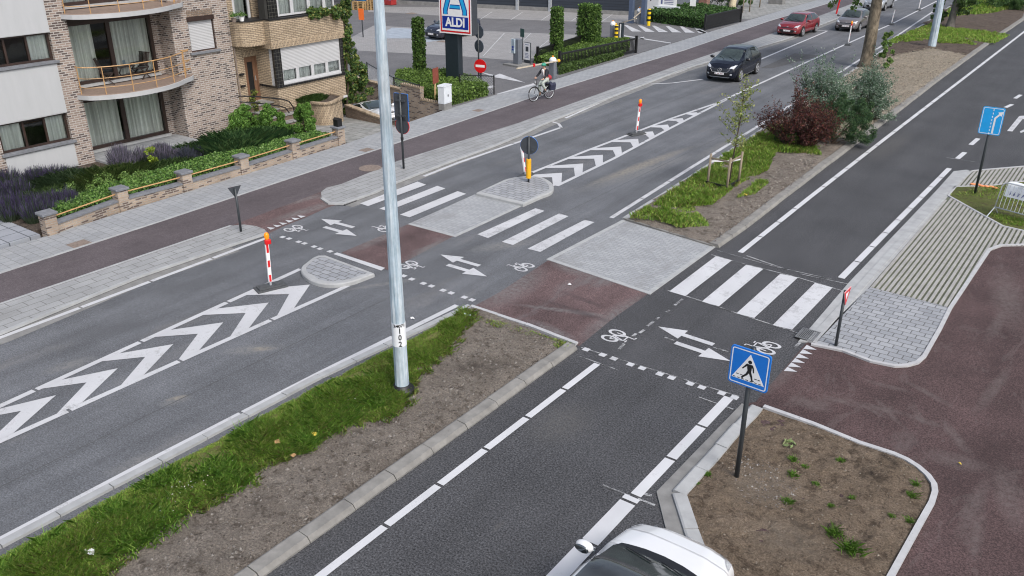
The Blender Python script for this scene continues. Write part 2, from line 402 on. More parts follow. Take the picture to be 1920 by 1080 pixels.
M['yellow_bk'] = plain('signal_yellow', (.80, .55, .01), .45, var=.08)
M['galv_old'] = plain('galvanised_steel', (.42, .51, .58), .55, .1, var=.28, scale=3.0, stretch=(3, 3, .25), bmp=.04)
def zincmat(name):
    m, nt, p = _nt(name)
    f = noise_n(nt, coords(nt, 'obj', (9, 9, .55)), 1.6, 6, .7); g = noise_n(nt, coords(nt, 'obj', (2, 2, .9)), 1.3, 5, .7); h = noise_n(nt, coords(nt, 'obj', (30, 30, 1.2)), 2, 4, .7)
    c = ramp(nt, f, [(.30, (.20, .285, .36)), (.46, (.36, .45, .52)), (.62, (.52, .59, .64)), (.75, (.60, .65, .68))])
    c = mixc(nt, 1.0, c, ramp(nt, g, [(.33, .70), (.62, 1.12)]), 'MULTIPLY'); c = mixc(nt, ramp(nt, h, [(.60, 0.0), (.72, .5)]), c, (.16, .21, .26))
    nt.links.new(c, p.inputs['Base Color']); p.inputs['Roughness'].default_value = .6; return m
M['galv'] = zincmat('weathered_zinc')
M['galv_plain'] = plain('galvanised_tube', (.52, .55, .58), .4, .45, var=.15)
M['label_white'] = plain('label_white', (.74, .77, .80), .5, var=.04)
M['bark'] = plain('mottled_bark', (.15, .125, .09), .9, var=.75, scale=5, bmp=.5, stretch=(1, 1, .5))
M['bark_grey'] = plain('grey_bark', (.13, .12, .11), .9, var=.35, scale=9, bmp=.5, stretch=(1, 1, .4))
M['twig'] = plain('dark_twig', (.07, .05, .035), .8, var=.3)
M['stake'] = plain('weathered_stake', (.25, .21, .155), .85, var=.3, scale=10, stretch=(1, 1, .2))
M['pallet'] = plain('pallet_wood', (.42, .28, .13), .8, var=.25, scale=6)
M['leaf'] = leafmat('leaf'); M['grassblade'] = leafmat('grass_blade', .35, .6)
M['soil'] = None
# ================================================================ SETTING: ground, roads, pavements
def soilmat(name, a, b, dark, chips=None):
    m, nt, p = _nt(name)
    f = noise_n(nt, coords(nt, 'pos'), 1.4, 7, .7); g = noise_n(nt, coords(nt, 'pos'), 30, 5, .8); h = noise_n(nt, coords(nt, 'pos'), 5, 6, .7)
    col = ramp(nt, f, [(.32, a), (.68, b)])
    col = mixc(nt, ramp(nt, h, [(.36, .85), (.50, 0.0)]), col, dark)
    if chips:
        w = noise_n(nt, coords(nt, 'pos', (2.2, 5, 2)), 4.5, 5, .75)
        col = mixc(nt, ramp(nt, w, [(.44, 0.0), (.52, .95)]), col, chips)
    col = mixc(nt, 1.0, col, ramp(nt, g, [(.3, .42), (.5, 1.0), (.68, 1.7)]), 'MULTIPLY')  # grain; its strong contrast also puts the clods' dark shadows into the colour
    nt.links.new(col, p.inputs['Base Color']); p.inputs['Roughness'].default_value = .95; p.inputs['Specular IOR Level'].default_value = .15
    mm = nt.nodes.new('ShaderNodeMath'); mm.operation = 'ADD'; nt.links.new(g, mm.inputs[0]); nt.links.new(h, mm.inputs[1]); bump(nt, p, mm.outputs[0], 1.0, .07)
    return m
M['soil'] = soilmat('grey_brown_soil', (.185, .160, .136), (.27, .24, .208), (.10, .083, .068))
M['soil_brown'] = soilmat('brown_soil', (.165, .127, .092), (.24, .19, .143), (.08, .06, .044))
M['soil_dark'] = soilmat('dark_soil', (.095, .075, .062), (.135, .11, .092), (.05, .04, .035))
M['mulch'] = soilmat('straw_mulch', (.19, .165, .13), (.26, .23, .185), (.10, .08, .06), (.34, .30, .24))
M['dry_grass'] = soilmat('thin_grass_ground', (.10, .12, .035), (.15, .17, .06), (.09, .07, .045))
LZ = .06            # level of the footway side
mb = MB(); mb.sheet([(-420, -120), (420, -120), (420, 520), (-420, 520)], -1.75); struct('ground', mb, M['ground'])
# ---- main road (asphalt) : gutter line on the left, planted strip on the right
road_r = [(-9.0, -12), (-9.0, 40), (-9.6, 60), (-11.5, 85), (-17, 125), (-30, 190)]
road_l = [(-21.6, -12), (-21.6, 30), (-22.6, 45), (-23.2, 60), (-24.0, 80), (-27, 125), (-39, 190)]
mb = MB(); mb.sheet(road_r + road_l[::-1], 0.0); main_road = struct('main_road', mb, M['road'])
serv_r = [(8.0, -12), (8.0, 60), (7, 85), (2, 125), (-10, 190)]
mb = MB(); mb.sheet(serv_r + road_r[::-1], 0.0); service_road = struct('service_road', mb, M['road_new'])
def mark(name, polys, parent, m, z=.012):
    mb = MB()
    for p in polys: mb.sheet(p, z)
    return mb.build(name, m, parent)
def stripe(a, b, w, gaps=0, g=.06):
    """painted line a to b as separate strokes with fine joints"""
    a = Vector(a[:2]); b = Vector(b[:2]); d = b-a; L = d.length; d /= L; n = Vector((d.y, -d.x))*w/2
    k = max(1, gaps); out = []
    for i in range(k):
        s, e = a+d*(L*i/k+(g/2 if i else 0)), a+d*(L*(i+1)/k-(g/2 if i < k-1 else 0))
        out.append([tuple(s-n), tuple(s+n), tuple(e+n), tuple(e-n)])
    return out
def pl(pts, w, step=2.5, z=0.0):
    out = []
    for a, b in zip(pts, pts[1:]):
        L = (Vector(b[:2])-Vector(a[:2])).length
        out += stripe(a, b, w, max(1, round(L/step)))
    return out
# red surfacing and crossing pads
def struct_sheet(name, pts, z, m):
    mb = MB(); mb.sheet(pts, z); return struct(name, mb, m)
rp = GL([(640, 474), (767, 420), (851, 443), (757, 492), (727, 507)])
mb = MB(); mb.sheet(rp, .006); mb.sheet(GL([(884, 577), (935, 549), (1030, 487), (1217, 550), (1150, 597), (1086, 649), (985, 612)]), .006)
struct('red_crossing_surface', mb, M['red_pad'])
mb = MB(); mb.prism(GL([(767, 420), (890, 365), (980, 384), (853, 443)]), -.02, .012); struct('refuge_pavement', mb, M['pad_paver'])
def edge_band(name, pts, w, z, m, h=.012):
    mb = MB(); mb.sweep(pts, [(-w/2, z-.05), (-w/2, z), (w/2, z), (w/2, z-.05)]); return struct(name, mb, m)
edge_band('refuge_edging', GL([(767, 420), (853, 443), (980, 384)]), .12, .018, M['kerb'])
mb = MB(); mb.prism(GL([(1030, 487), (1170, 414), (1337, 463), (1217, 550)]), -.02, .014); struct('median_pavement', mb, M['pad_paver'])
edge_band('median_pavement_edging', GL([(1340, 461), (1217, 550), (1030, 487), (1170, 414)]), .13, .020, M['kerb'])
# ---- raised traffic islands
def isl(name, pts):
    P = [Vector(p) for p in pts]; c = sum(P, Vector((0, 0)))/len(P)
    def inset(k): return [tuple(p - (p-c).normalized()*k) for p in P]
    mb = MB(); n = len(P); rings = [(0, -.02), (0, .085), (.03, .115), (.19, .122)]
    vs = []
    for k, z in rings: vs += [(x, y, z) for x, y in inset(k)]
    ar = sum(P[i].x*P[(i+1) % n].y-P[(i+1) % n].x*P[i].y for i in range(n))
    fs = []
    for r in range(len(rings)-1):
        for i in range(n):
            j = (i+1) % n; f = (r*n+i, r*n+j, (r+1)*n+j, (r+1)*n+i); fs.append(f if ar > 0 else tuple(reversed(f)))
    mb.add(vs, fs)
    o = struct(name, mb, M['kerb'])
    m2 = MB(); m2.sheet(inset(.185), .117); m2.build('island_paving', M['paver'], o)
    return o
def smooth_poly(pts, n=4, keep=()):
    out = []; m = len(pts)
    for i in range(m):
        p0, p1, p2, p3 = [Vector(pts[(i+k-1) % m]) for k in range(4)]
        if i in keep: out.append(tuple(p1)); continue
        for k in range(n):
            t = k/n; out.append(tuple(.5*((2*p1)+(p2-p0)*t+(2*p0-5*p1+4*p2-p3)*t*t+(3*p1-p0-3*p2+p3)*t**3)))
    return out
isl('upper_traffic_island', smooth_poly(GL([(893, 362), (944, 338), (980, 331), (1012, 332), (1031, 340), (1038, 349), (1034, 360), (1012, 369), (981, 383)], .1), 4, (0, 7, 8)))
isl('lower_traffic_island', smooth_poly(GL([(610, 479), (702, 513), (668, 526), (634, 533), (603, 532), (578, 523), (564, 508), (573, 494)], .1), 4, (0, 1)))
# ---- footway side: strip, cycle path, footway (all at LZ)
red_lo = GL([(0, 570), (433, 423)], LZ); red_lo = [(red_lo[0][0]+.05, -12)] + red_lo
red_lo2 = GL([(640, 345), (745, 302), (973, 230), (1280, 119), (1452, 61), (1600, 6)], LZ)
red_hi = GL([(0, 512), (300, 415), (640, 302), (717, 277), (907, 213), (1043, 167), (1280, 95), (1440, 40), (1560, 4)], LZ)
red_hi = [(red_hi[0][0], -12)] + red_hi + [(-29.5, 125), (-42, 190)]
red_lo2 = red_lo2 + [(-26.8, 125), (-39, 190)]
mb = MB(); mb.sheet(red_lo + red_lo2 + red_hi[::-1], LZ-.004); cycle_path = struct('cycle_path', mb, M['red'])
ramp_in = GL([(433, 423), (480, 405), (530, 385), (585, 364), (640, 345)], LZ); ramp_out = GL([(500, 440), (530, 425), (570, 409), (612, 390), (650, 378)], .004)
mb = MB(); vs = [(x, y, LZ-.004) for x, y in ramp_in] + [(x, y, .005) for x, y in ramp_out]
mb.add(vs, [(i, i+5, i+6, i+1) for i in range(4)]); struct('cycle_ramp', mb, M['red_pad'])
kerb_lo = GL([(0, 624), (130, 571), (260, 518), (430, 460), (497, 438)], LZ)
bulb = smooth_poly(GL([(433, 423), (458, 421), (480, 424), (496, 430), (501, 436)], LZ), 1)
mb = MB(); mb.prism([(kerb_lo[0][0], -12)] + kerb_lo + bulb[::-1] + red_lo[::-1][1:], -.3, LZ+.002); struct('paved_strip', mb, M['strip_tile'])
kerb_hi = GL([(603, 371), (618, 381), (645, 381), (700, 361), (747, 340), (840, 304), (927, 273), (973, 254), (1015, 234), (1150, 180), (1280, 130), (1480, 71), (1530, 50), (1600, 22)], LZ)
tip = GL([(612, 352), (602, 360)], LZ)
mb = MB(); mb.prism(tip + kerb_hi + [(-25.9, 125), (-38, 190)] + red_lo2[::-1], -.3, LZ+.002); struct('paved_strip', mb, M['strip_tile'])
edge_band('strip_kerb', [(kerb_lo[0][0], -12)] + kerb_lo, .12, LZ+.01, M['kerb'])
edge_band('strip_kerb', kerb_hi[:] + [(-25.9, 125)], .12, LZ+.01, M['kerb'])
gut = [(x+.27, y) for x, y in [(kerb_lo[0][0], -12)] + kerb_lo[:-1]]
mb = MB(); mb.sweep(gut, [(-.21, -.02), (-.21, .008), (.21, .006), (.21, -.02)]); struct('gutter', mb, M['gutter'])
gut = [(x+.22, y) for x, y in kerb_hi[2:]]
mb = MB(); mb.sweep(gut, [(-.17, -.02), (-.17, .008), (.17, .006), (.17, -.02)]); struct('gutter', mb, M['gutter'])
foot_out = GL([(92, 441), (350, 360), (640, 272), (840, 204), (925, 179), (1020, 155), (1190, 103), (1330, 60), (1380, 45), (1480, 15), (1540, -2)], LZ)
foot_out = [(-25.65, -12)] + foot_out + [(-32, 125), (-45, 190)]
mb = MB(); mb.prism(red_hi + foot_out[::-1], -.3, LZ); struct('footway', mb, M['tile'])
edge_band('path_edging', red_hi, .10, LZ+.006, M['kerb']); edge_band('path_edging', red_lo, .10, LZ+.006, M['kerb'])
# ---- planted strip, near part
med_r = [(-8.9, -12), (-8.86, 5.5), (-8.9, 14.75)]
med_l = GL([(0, 1024), (300, 866), (600, 708), (882, 575)]); med_l = [(-12.72, -12)] + med_l
soil_near = [(-12.55, -10), (-9.1, -10), (-9.15, 14.65), (-12.05, 14.9)]
def soil_grid(name, poly, cell, z0, amp, m, mound=.05, seed=0, edge=.25):
    xs = [p[0] for p in poly]; ys = [p[1] for p in poly]
    nx = int((max(xs)-min(xs))/cell)+1; ny = int((max(ys)-min(ys))/cell)+1
    def inside(x, y):
        c = False; j = len(poly)-1
        for i in range(len(poly)):
            (xi, yi), (xj, yj) = poly[i], poly[j]
            if (yi > y) != (yj > y) and x < (xj-xi)*(y-yi)/(yj-yi)+xi: c = not c
            j = i
        return c
    def dist(x, y):
        d = 9
        for i in range(len(poly)):
            ax, ay = poly[i]; bx, by = poly[(i+1) % len(poly)]; L = (bx-ax)**2+(by-ay)**2
            t = max(0, min(1, ((x-ax)*(bx-ax)+(y-ay)*(by-ay))/L)); d = min(d, math.hypot(x-ax-t*(bx-ax), y-ay-t*(by-ay)))
        return d
    idx = {}; vs = []; fs = []
    def vert(i, j):
        if (i, j) not in idx:
            x = min(xs)+i*cell; y = min(ys)+j*cell; q = Vector((x, y, seed*7.3))
            k = min(1, dist(x, y)/edge)
            z = z0 + mound*k + amp*(.55*noise.noise(q*.8)+.5*noise.noise(q*2.3)+.35*noise.noise(q*6)+.28*noise.noise(q*14))*(.3+.7*k)
            idx[(i, j)] = len(vs); vs.append((x, y, z))
        return idx[(i, j)]
    for i in range(nx):
        for j in range(ny):
            if inside(min(xs)+(i+.5)*cell, min(ys)+(j+.5)*cell):
                fs.append((vert(i, j), vert(i+1, j), vert(i+1, j+1), vert(i, j+1)))
    mb = MB(); mb.add(vs, fs); return struct(name, mb, m, smooth=True)
soil_grid('planting_soil', soil_near, .055, .05, .065, M['soil'], .06, 1)
KP = [(-.16, -.03), (-.16, .03), (-.115, .105), (.10, .12), (.14, .10), (.14, -.03)]
def kerbline(name, pts, prof, m, seg=1.0):
    """kerb laid in stones with open joints"""
    mb = MB(); P = [Vector(p[:2]) for p in pts]
    for a, b in zip(P, P[1:]):
        L = (b-a).length; k = max(1, round(L/seg))
        for i in range(k):
            j = .008
            s = a+(b-a)*(i/k+j/L); e = a+(b-a)*((i+1)/k-j/L)
            dz = random.uniform(-.006, .006); dx = random.uniform(-.008, .008)
            mb.sweep([tuple(s), tuple(e)], [(o+dx, z+dz) for o, z in prof])
    return struct(name, mb, m)
kerbline('median_kerb', [(-9.02, -12), (-9.02, 14.6)], [(-.14, -.03), (-.14, .10), (-.1, .12), (.10, .105), (.16, .03), (.16, -.03)], M['kerb_old'])
kerbline('median_edging', med_l[:-1] + [med_l[-1]], [(-.10, -.03), (-.10, .045), (.08, .055), (.08, -.03)], M['kerb'], 1.0)
kerbline('median_end_edging', GL([(882, 576), (985, 610), (1082, 647)]), [(-.06, -.03), (-.06, .05), (.05, .055), (.05, -.03)], M['edging'], 1.0)
# ---- planted strip, far part
fl = GL([(1172, 412), (1300, 331), (1449, 232), (1560, 160), (1660, 93), (1760, 28), (1800, 0)])
fr = GL([(1338, 463), (1390, 427), (1520, 328), (1660, 224), (1760, 147), (1860, 75), (1920, 35)])
fl2 = fl + [(-14.6, 125), (-26, 190)]; fr2 = fr + [(-13.6, 125), (-25, 190)]
kerbline('median_edging', fl2, [(-.10, -.03), (-.10, .05), (.10, .06), (.10, -.03)], M['kerb'], 1.0)
kerbline('median_kerb', fr2, [(-.15, -.03), (-.15, .09), (-.1, .12), (.12, .105), (.17, .03), (.17, -.03)], M['kerb_old'])
kerbline('median_end_edging', GL([(1172, 412), (1338, 463)]), [(-.05, -.03), (-.05, .05), (.05, .055), (.05, -.03)], M['kerb_old'])
def band(px): return GL(px, .06)
soil_grid('planting_soil', [fl[0], fl[1], fl[2], GL([(1500, 240)])[0], GL([(1560, 262)])[0], GL([(1605, 262)])[0], fr[2], fr[1], fr[0]], .10, .05, .08, M['soil'], .06, 2)
soil_grid('mulch_bed', [fl[2], fl[3], GL([(1628, 117)])[0], GL([(1745, 92)])[0], GL([(1815, 106)])[0], fr[3], GL([(1605, 262)])[0], GL([(1560, 262)])[0], GL([(1500, 240)])[0]], .15, .055, .10, M['mulch'], .08, 3)
q1 = GL([(1628, 117), (1672, 85), (1745, 92), (1815, 106)])
soil_grid('planting_soil', [q1[0], q1[1], fl[5], fl[6], (-14.6, 125), (-13.6, 125), fr[6], fr[5], q1[3], q1[2]], .3, .05, .10, M['soil_dark'], .08, 4)
# ---- right-hand side: kerb band, ribbed paving, pavers, red path, soil plot
RZ = .03
mb = MB(); mb.sheet(GL([(1395, 757), (1417, 754), (1510, 645), (1580, 600), (1870, 455), (2300, 455), (2500, 1400), (1350, 1400)]), .006); struct('red_path', mb, M['red_dusty'])
kb_o = GL([(1497, 640), (1592, 529), (1753, 360), (1788, 321), (1812, 318)], RZ); kb_i = GL([(1533, 640), (1630, 538), (1778, 367), (1818, 321)], RZ)
mid = [((a[0]+b[0])/2, (a[1]+b[1])/2) for a, b in zip([kb_o[0], kb_o[1], kb_o[2], kb_o[4]], kb_i)]
mb = MB(); mb.prism([kb_o[0], kb_o[1], kb_o[2], kb_o[3], kb_o[4]] + [kb_i[3]] + kb_i[2::-1], -.05, RZ); struct('kerb_band', mb, M['kerb'])
edge_band('kerb_band_stone', [(x+.07, y) for x, y in mid], .20, RZ+.02, M['kerb'])
ribA = GL([(1630, 538), (1778, 367), (1880, 424), (1920, 433), (2050, 452), (2050, 462), (1920, 460), (1877, 460), (1855, 468), (1782, 577)], RZ)
ribB = GL([(1816, 321), (1920, 312), (2100, 300), (2100, 330), (1920, 340), (1853, 349), (1792, 350)], RZ)
M['rib_base'] = plain('rib_joint_fill', (.10, .11, .075), .9, var=.35, scale=2.5, mode='pos')
M['rib'] = plain('ribbed_concrete', (.33, .325, .31), .8, var=.14, scale=3, mode='pos')
def ribs(name, poly):
    mb = MB(); mb.prism(poly, -.05, RZ-.012); o = struct(name, mb, M['rib_base'])
    # concrete ribs running along the road, clipped to the polygon
    xs = [p[0] for p in poly]; mb = MB(); x = min(xs)+.03
    while x < max(xs):
        cr = []
        for i in range(len(poly)):
            (ax, ay), (bx, by) = poly[i], poly[(i+1) % len(poly)]
            if (ax > x) != (bx > x): cr.append(ay+(by-ay)*(x-ax)/(bx-ax))
        cr.sort()
        for a, b in zip(cr[::2], cr[1::2]):
            if b-a > .1:
                y = a
                while y < b-.05:
                    e = min(b, y+.60); mb.box(x, x+.072, y, e-.006, RZ-.03, RZ+.012+random.uniform(-.003, .003)); y = e
        x += .128
    mb.build('concrete_rib', M['rib'], o)
    return o
ribs('ribbed_paving', ribA); ribs('ribbed_paving', ribB)
gr_patch = GL([(1778, 367), (1792, 350), (1853, 349), (1920, 340), (2100, 330), (2100, 460), (1920, 433), (1880, 424)], RZ)
soil_grid('verge', gr_patch, .08, .03, .05, M['dry_grass'], .02, 5)
edge_band('verge_edging', GL([(1792, 350), (1778, 367), (1880, 424), (1920, 433), (2050, 452)], RZ), .07, RZ+.02, M['edging'])
edge_band('verge_edging', GL([(1792, 350), (1853, 349), (1920, 340), (2100, 330)], RZ), .07, RZ+.02, M['edging'])
edge_band('verge_edging', GL([(1816, 321), (1920, 312), (2100, 300)], RZ), .08, RZ+.02, M['edging'])
pav = GL([(1630, 538), (1782, 577), (1762, 617), (1733, 668), (1719, 680), (1700, 685), (1677, 686), (1633, 677), (1580, 657), (1521, 645)], RZ)
mb = MB(); mb.prism(pav, -.05, RZ); struct('grey_pavement', mb, M['paver'])
edge_band('pavement_edging', smooth_poly(GL([(2050, 461), (1920, 459), (1877, 460), (1855, 468), (1782, 577), (1762, 617), (1733, 668), (1719, 680), (1700, 685), (1677, 686), (1633, 677), (1580, 657), (1521, 645)], RZ), 1), .09, RZ+.022, M['edging'])
# soil plot with its kerbs
plot_out = GL([(1432, 762), (1525, 795), (1610, 830), (1675, 851), (1700, 862), (1722, 876), (1740, 892), (1751, 908), (1753, 922), (1747, 942), (1720, 990), (1665, 1090), (1600, 1200)], .05)
plot_in = GL([(1427, 764), (1355, 850), (1285, 927), (1312, 1002), (1340, 1080), (1380, 1200)], .05)
soil_grid('bare_plot', plot_in + plot_out[::-1], .04, .03, .085, M['soil_brown'], .03, 6)
edge_band('plot_edging', plot_out, .10, .075, M['edging'])
pk = GL([(1391, 756), (1231, 921), (1247, 985), (1290, 1110), (1330, 1220)], .03); pk2 = GL([(1411, 762), (1262, 925), (1280, 985), (1320, 1090), (1360, 1200)], .05)
mb = MB(); mb.prism(pk + pk2[::-1], -.05, .028); struct('plot_gutter', mb, M['gutter'])
kerbline('plot_kerb', [((a[0]+b[0])/2, (a[1]+b[1])/2) for a, b in zip(pk2, [plot_in[0], plot_in[2], plot_in[3], plot_in[4], plot_in[5]])], [(-.12, -.02), (-.12, .075), (.09, .085), (.12, .07), (.12, -.02)], M['kerb'], .9)
# ---- driveway of the flats, garden bed, sunken drive, lot
mb = MB(); mb.prism([(-25.75, -12), (-25.7, 11.1), (-31.4, 11.1), (-31.4, -12)], -.3, LZ-.01); struct('driveway', mb, M['drive_tile'])
mb = MB(); mb.prism([(-26.05, 11.1), (-26.2, 23.9), (-31.55, 23.3), (-31.5, 11.1)], -.3, LZ+.02); struct('garden_bed', mb, M['soil_dark'])
mb = MB(); mb.prism([(-30.2, 16.3), (-30.2, 20.4), (-32.6, 20.4), (-32.6, 16.3)], -.2, LZ+.10); struct('terrace', mb, M['tile'])
dz = [(-26.25, 24.0, LZ), (-26.4, 26.4, LZ), (-30.5, 26.9, -.30), (-30.5, 28.5, -.36), (-31.8, 23.3, -.05)]
mb = MB(); mb.sheet([(-25.9, 23.95), (-26.1, 27.2), (-30.5, 28.45), (-31.6, 23.3)], [LZ-.004, LZ-.004, -.34, -.10]); struct('house_driveway', mb, M['slab'])
mb = MB(); mb.add([(-26.2, 27.2, LZ-.006), (-26.4, 31.0, LZ-.006), (-29.8, 31.9, -1.5), (-29.8, 28.1, -1.5), (-35, 33.5, -1.55), (-35, 29, -1.55)], [(0, 1, 2, 3), (3, 2, 4, 5)]); struct('sunken_driveway', mb, M['gutter'])
lot = [(-26.7, 34.9), (-26.58, 39.3), (-26.95, 50.2), (-27.4, 62.5), (-27.6, 92), (-60, 92), (-90, 70), (-70, 36), (-36, 33.6), (-30.8, 31.9), (-28.2, 31.2)]
mb = MB(); mb.prism([(-26.62, 31.2)]+lot[:-1]+[(-30.8, 31.6)], -.4, .02); struct('car_park', mb, M['lot_asphalt'])
def lotp(px): return GL(px, .026)
for px in ([(655, 72), (700, 48), (860, 56), (1100, 66), (1112, 82), (1010, 108), (960, 113), (860, 105), (672, 95)],
           [(690, 12), (930, 15), (1190, 29), (1190, 43), (1060, 40), (900, 34), (740, 24), (690, 22)], [(690, 150), (735, 143), (790, 150), (735, 178)]):
    struct_sheet('car_park_paving', lotp(px), .026, M['lot_paver'])
M['blue_bay'] = plain('faded_blue_bay', (.30, .345, .40), .85, var=.15, scale=2, mode='pos')
struct_sheet('disabled_bay', lotp([(735, 52), (800, 55), (780, 72), (700, 72)]), .031, M['blue_bay'])
struct_sheet('disabled_bay', lotp([(792, 72), (838, 66), (842, 74), (800, 79)]), .031, M['blue_bay'])
struct_sheet('side_yard', [(-27.7, 71), (-27.9, 92), (-60, 120), (-60, 74), (-33, 72)], .024, M['slab'])
# ================================================================ ROAD MARKINGS (painted on the roads they belong to)
W_, WW = M['white'], M['white_worn']
def near_chevrons():
    polys = []
    xu, xl = lambda y: -16.92-(y-5.74)*.0612, lambda y: -15.67+(y-5.18)*.0115
    polys += pl([(xu(-6), -6), (xu(14.0), 14.0)], .15, 2.4) + pl([(xl(-6), -6), (xl(14.0), 14.0)], .15, 2.4)
    for y in [13.45-1.36*k for k in range(13)]:
        a = .72                       # depth of the second edge along the road
        ya = y-.98; yb = y-1.42
        polys.append([(xu(ya)+.07, ya), (-16.42, y), (-16.40, y-a), (xu(ya-.42)+.07, ya-.42)])
        polys.append([(-16.42, y), (xl(yb+.22)-.07, yb+.22), (xl(yb-.3)-.07, yb-.3), (-16.40, y-a)])
    return polys
def far_chevrons():
    polys = []
    A = GL([(975, 333), (1100, 283), (1260, 222), (1352, 191)]); B = GL([(1044, 349), (1150, 298), (1260, 239), (1362, 187)])
    polys += pl(A, .15, 3) + pl(B, .15, 3)
    lx = lambda y: float(np.interp(y, [p[1] for p in A], [p[0] for p in A])); rx = lambda y: float(np.interp(y, [p[1] for p in B], [p[0] for p in B]))
    for y in [25.75+1.49*k for k in range(9)]:
        c = (lx(y)+rx(y))/2+.12*(1 if y < 33 else .4); k = min(1, (rx(y)-lx(y))/1.5)
        ya, yb = y-.95*k, y-1.15*k
        polys.append([(lx(ya)+.07, ya), (c, y), (c+.01, y-.68), (lx(ya-.40)+.07, ya-.40)])
        polys.append([(c, y), (rx(yb+.15)-.07, yb+.15), (rx(yb-.4)-.07, yb-.4), (c+.01, y-.68)])
    return polys
mark('chevron_marking', near_chevrons(), main_road, W_); mark('chevron_marking', far_chevrons(), main_road, W_)
# lane lines of the main road
mark('edge_line', pl([(-20.0, -12), (-19.93, 7.2), (-20.04, 15.0)], .14, 1.9), main_road, W_)
e = GL([(795, 331), (838, 313), (905, 284), (1010, 262), (1055, 240), (1034, 228)]); e = GL([(795, 331), (858, 306), (1053, 239)])
mark('edge_line', pl(e, .15, 4) + pl(GL([(1053, 240), (1047, 232), (1033, 228)]), .13, 3), main_road, W_)
mark('edge_line', pl(GL([(1220, 158), (1260, 156), (1318, 149)]), .14, 6) + pl(GL([(1425, 112), (1550, 59)]), .15, 9) + pl(GL([(1528, 57), (1552, 58)]), .14, 9) + pl(GL([(1635, 19), (1690, -3)]), .15, 9) + pl(GL([(1060, 222), (1180, 168), (1285, 131), (1440, 73)]), .13, 5), main_road, W_)
mark('edge_line', pl(GL([(1352, 190), (1440, 150), (1584, 84), (1670, 46), (1757, 2)]), .15, 4), main_road, W_)
ml = GL([(0, 1013), (280, 865), (600, 700), (857, 573)]); mark('edge_line', pl([(-12.95, -10)] + ml, .15, 1.9), main_road, W_)
mark('edge_line', pl(GL([(1146, 409), (1300, 312), (1447, 221), (1560, 145), (1660, 82), (1755, 18)]), .15, 2.5), main_road, WW)
# zebra crossings
def quads(l): return [GL(q) for q in l]
mark('crosswalk_stripe', quads([[(675, 382), (783, 341), (799, 347), (690, 387)], [(711, 392), (820, 349), (835, 354), (727, 396)], [(750, 403), (858, 359), (874, 364), (768, 408)]]), main_road, W_)
mark('crosswalk_stripe', quads([[(895, 440), (1004, 391), (1021, 396), (915, 447)], [(941, 454), (1048, 401), (1066, 406), (962, 460)], [(989, 467), (1096, 413), (1115, 417), (1013, 473)]]), main_road, WW)
M['white_zebra'] = paintmat('fresh_road_paint', (.56, .57, .59), .6, (.26, .26, .27), .49)
mark('crosswalk_stripe', quads([[(1255, 547), (1342, 481), (1372, 489), (1285, 556)], [(1316, 566), (1399, 497), (1431, 505), (1348, 575)], [(1381, 588), (1463, 514), (1496, 521), (1414, 597)], [(1449, 610), (1528, 531), (1561, 540), (1485, 619)]]), service_road, M['white_zebra'])
# lane lines of the service road
mark('lane_line', pl([(-8.17, -8), (-8.19, 6.4), (-8.16, 14.3)], .15, 1.35), service_road, M['white_fresh'])
mark('lane_line', pl(GL([(1388, 474), (1520, 369), (1660, 260), (1920, 60)]) + [(-8.6, 95), (-12.6, 125)], .16, 1.45), service_road, M['white_fresh'])
mark('lane_line', pl([(-5.31, -8), (-5.31, 10.55)], .29, 1.25) + pl([(-5.31, 10.61), (-5.31, 10.73)], .29, 1) + pl([(-5.29, 10.80), (-5.28, 14.7)], .20, 1.3), service_road, M['white_fresh'])
mark('lane_line', pl(GL([(1577, 522), (1780, 316)]), .18, 1.35), service_road, M['white_fresh'])
for p in ([(1795, 298), (1809, 286)], [(1820, 272), (1834, 260)], [(1885, 202), (1898, 196)], [(1903, 185), (1914, 178)]):
    mark('lane_dash', stripe(G(*p[0]), G(*p[1]), .18), service_road, M['white_fresh'])
mark('parking_bracket', [GL([(1888, 246), (1911, 218), (1960, 214), (1960, 221), (1917, 224), (1898, 247)])], service_road, WW)
mark('parking_bracket', [GL([(1912, 247), (1922, 242), (1925, 245), (1914, 250)])], service_road, WW)
# dotted guide lines of the cycle crossing
def dots(pairs, parent, w=.16, d=.33):
    P = []
    for p in pairs:
        x, y = G(*p)[:2]; P.append([(x-d/2, y-w/2), (x+d/2, y-w/2), (x+d/2, y+w/2), (x-d/2, y+w/2)])
    mark('guide_dash', P, parent, W_)
dots([(1099, 656), (1130, 666), (1151, 673), (1182, 684), (1204, 691), (1237, 702), (1259, 709), (1294, 720), (1316, 727), (1353, 738), (1377, 746)], service_road, .145, .155)
dots([(530, 445), (542, 448), (560, 454), (571, 457), (589, 463), (600, 467), (619, 472), (737, 510), (757, 518), (772, 524), (794, 532), (809, 537), (831, 545), (846, 550), (871, 558), (885, 563)], main_road, .145, .155)
mark('guide_line', [GL([(625, 477), (632, 474), (722, 503), (715, 508)])], main_road, W_)
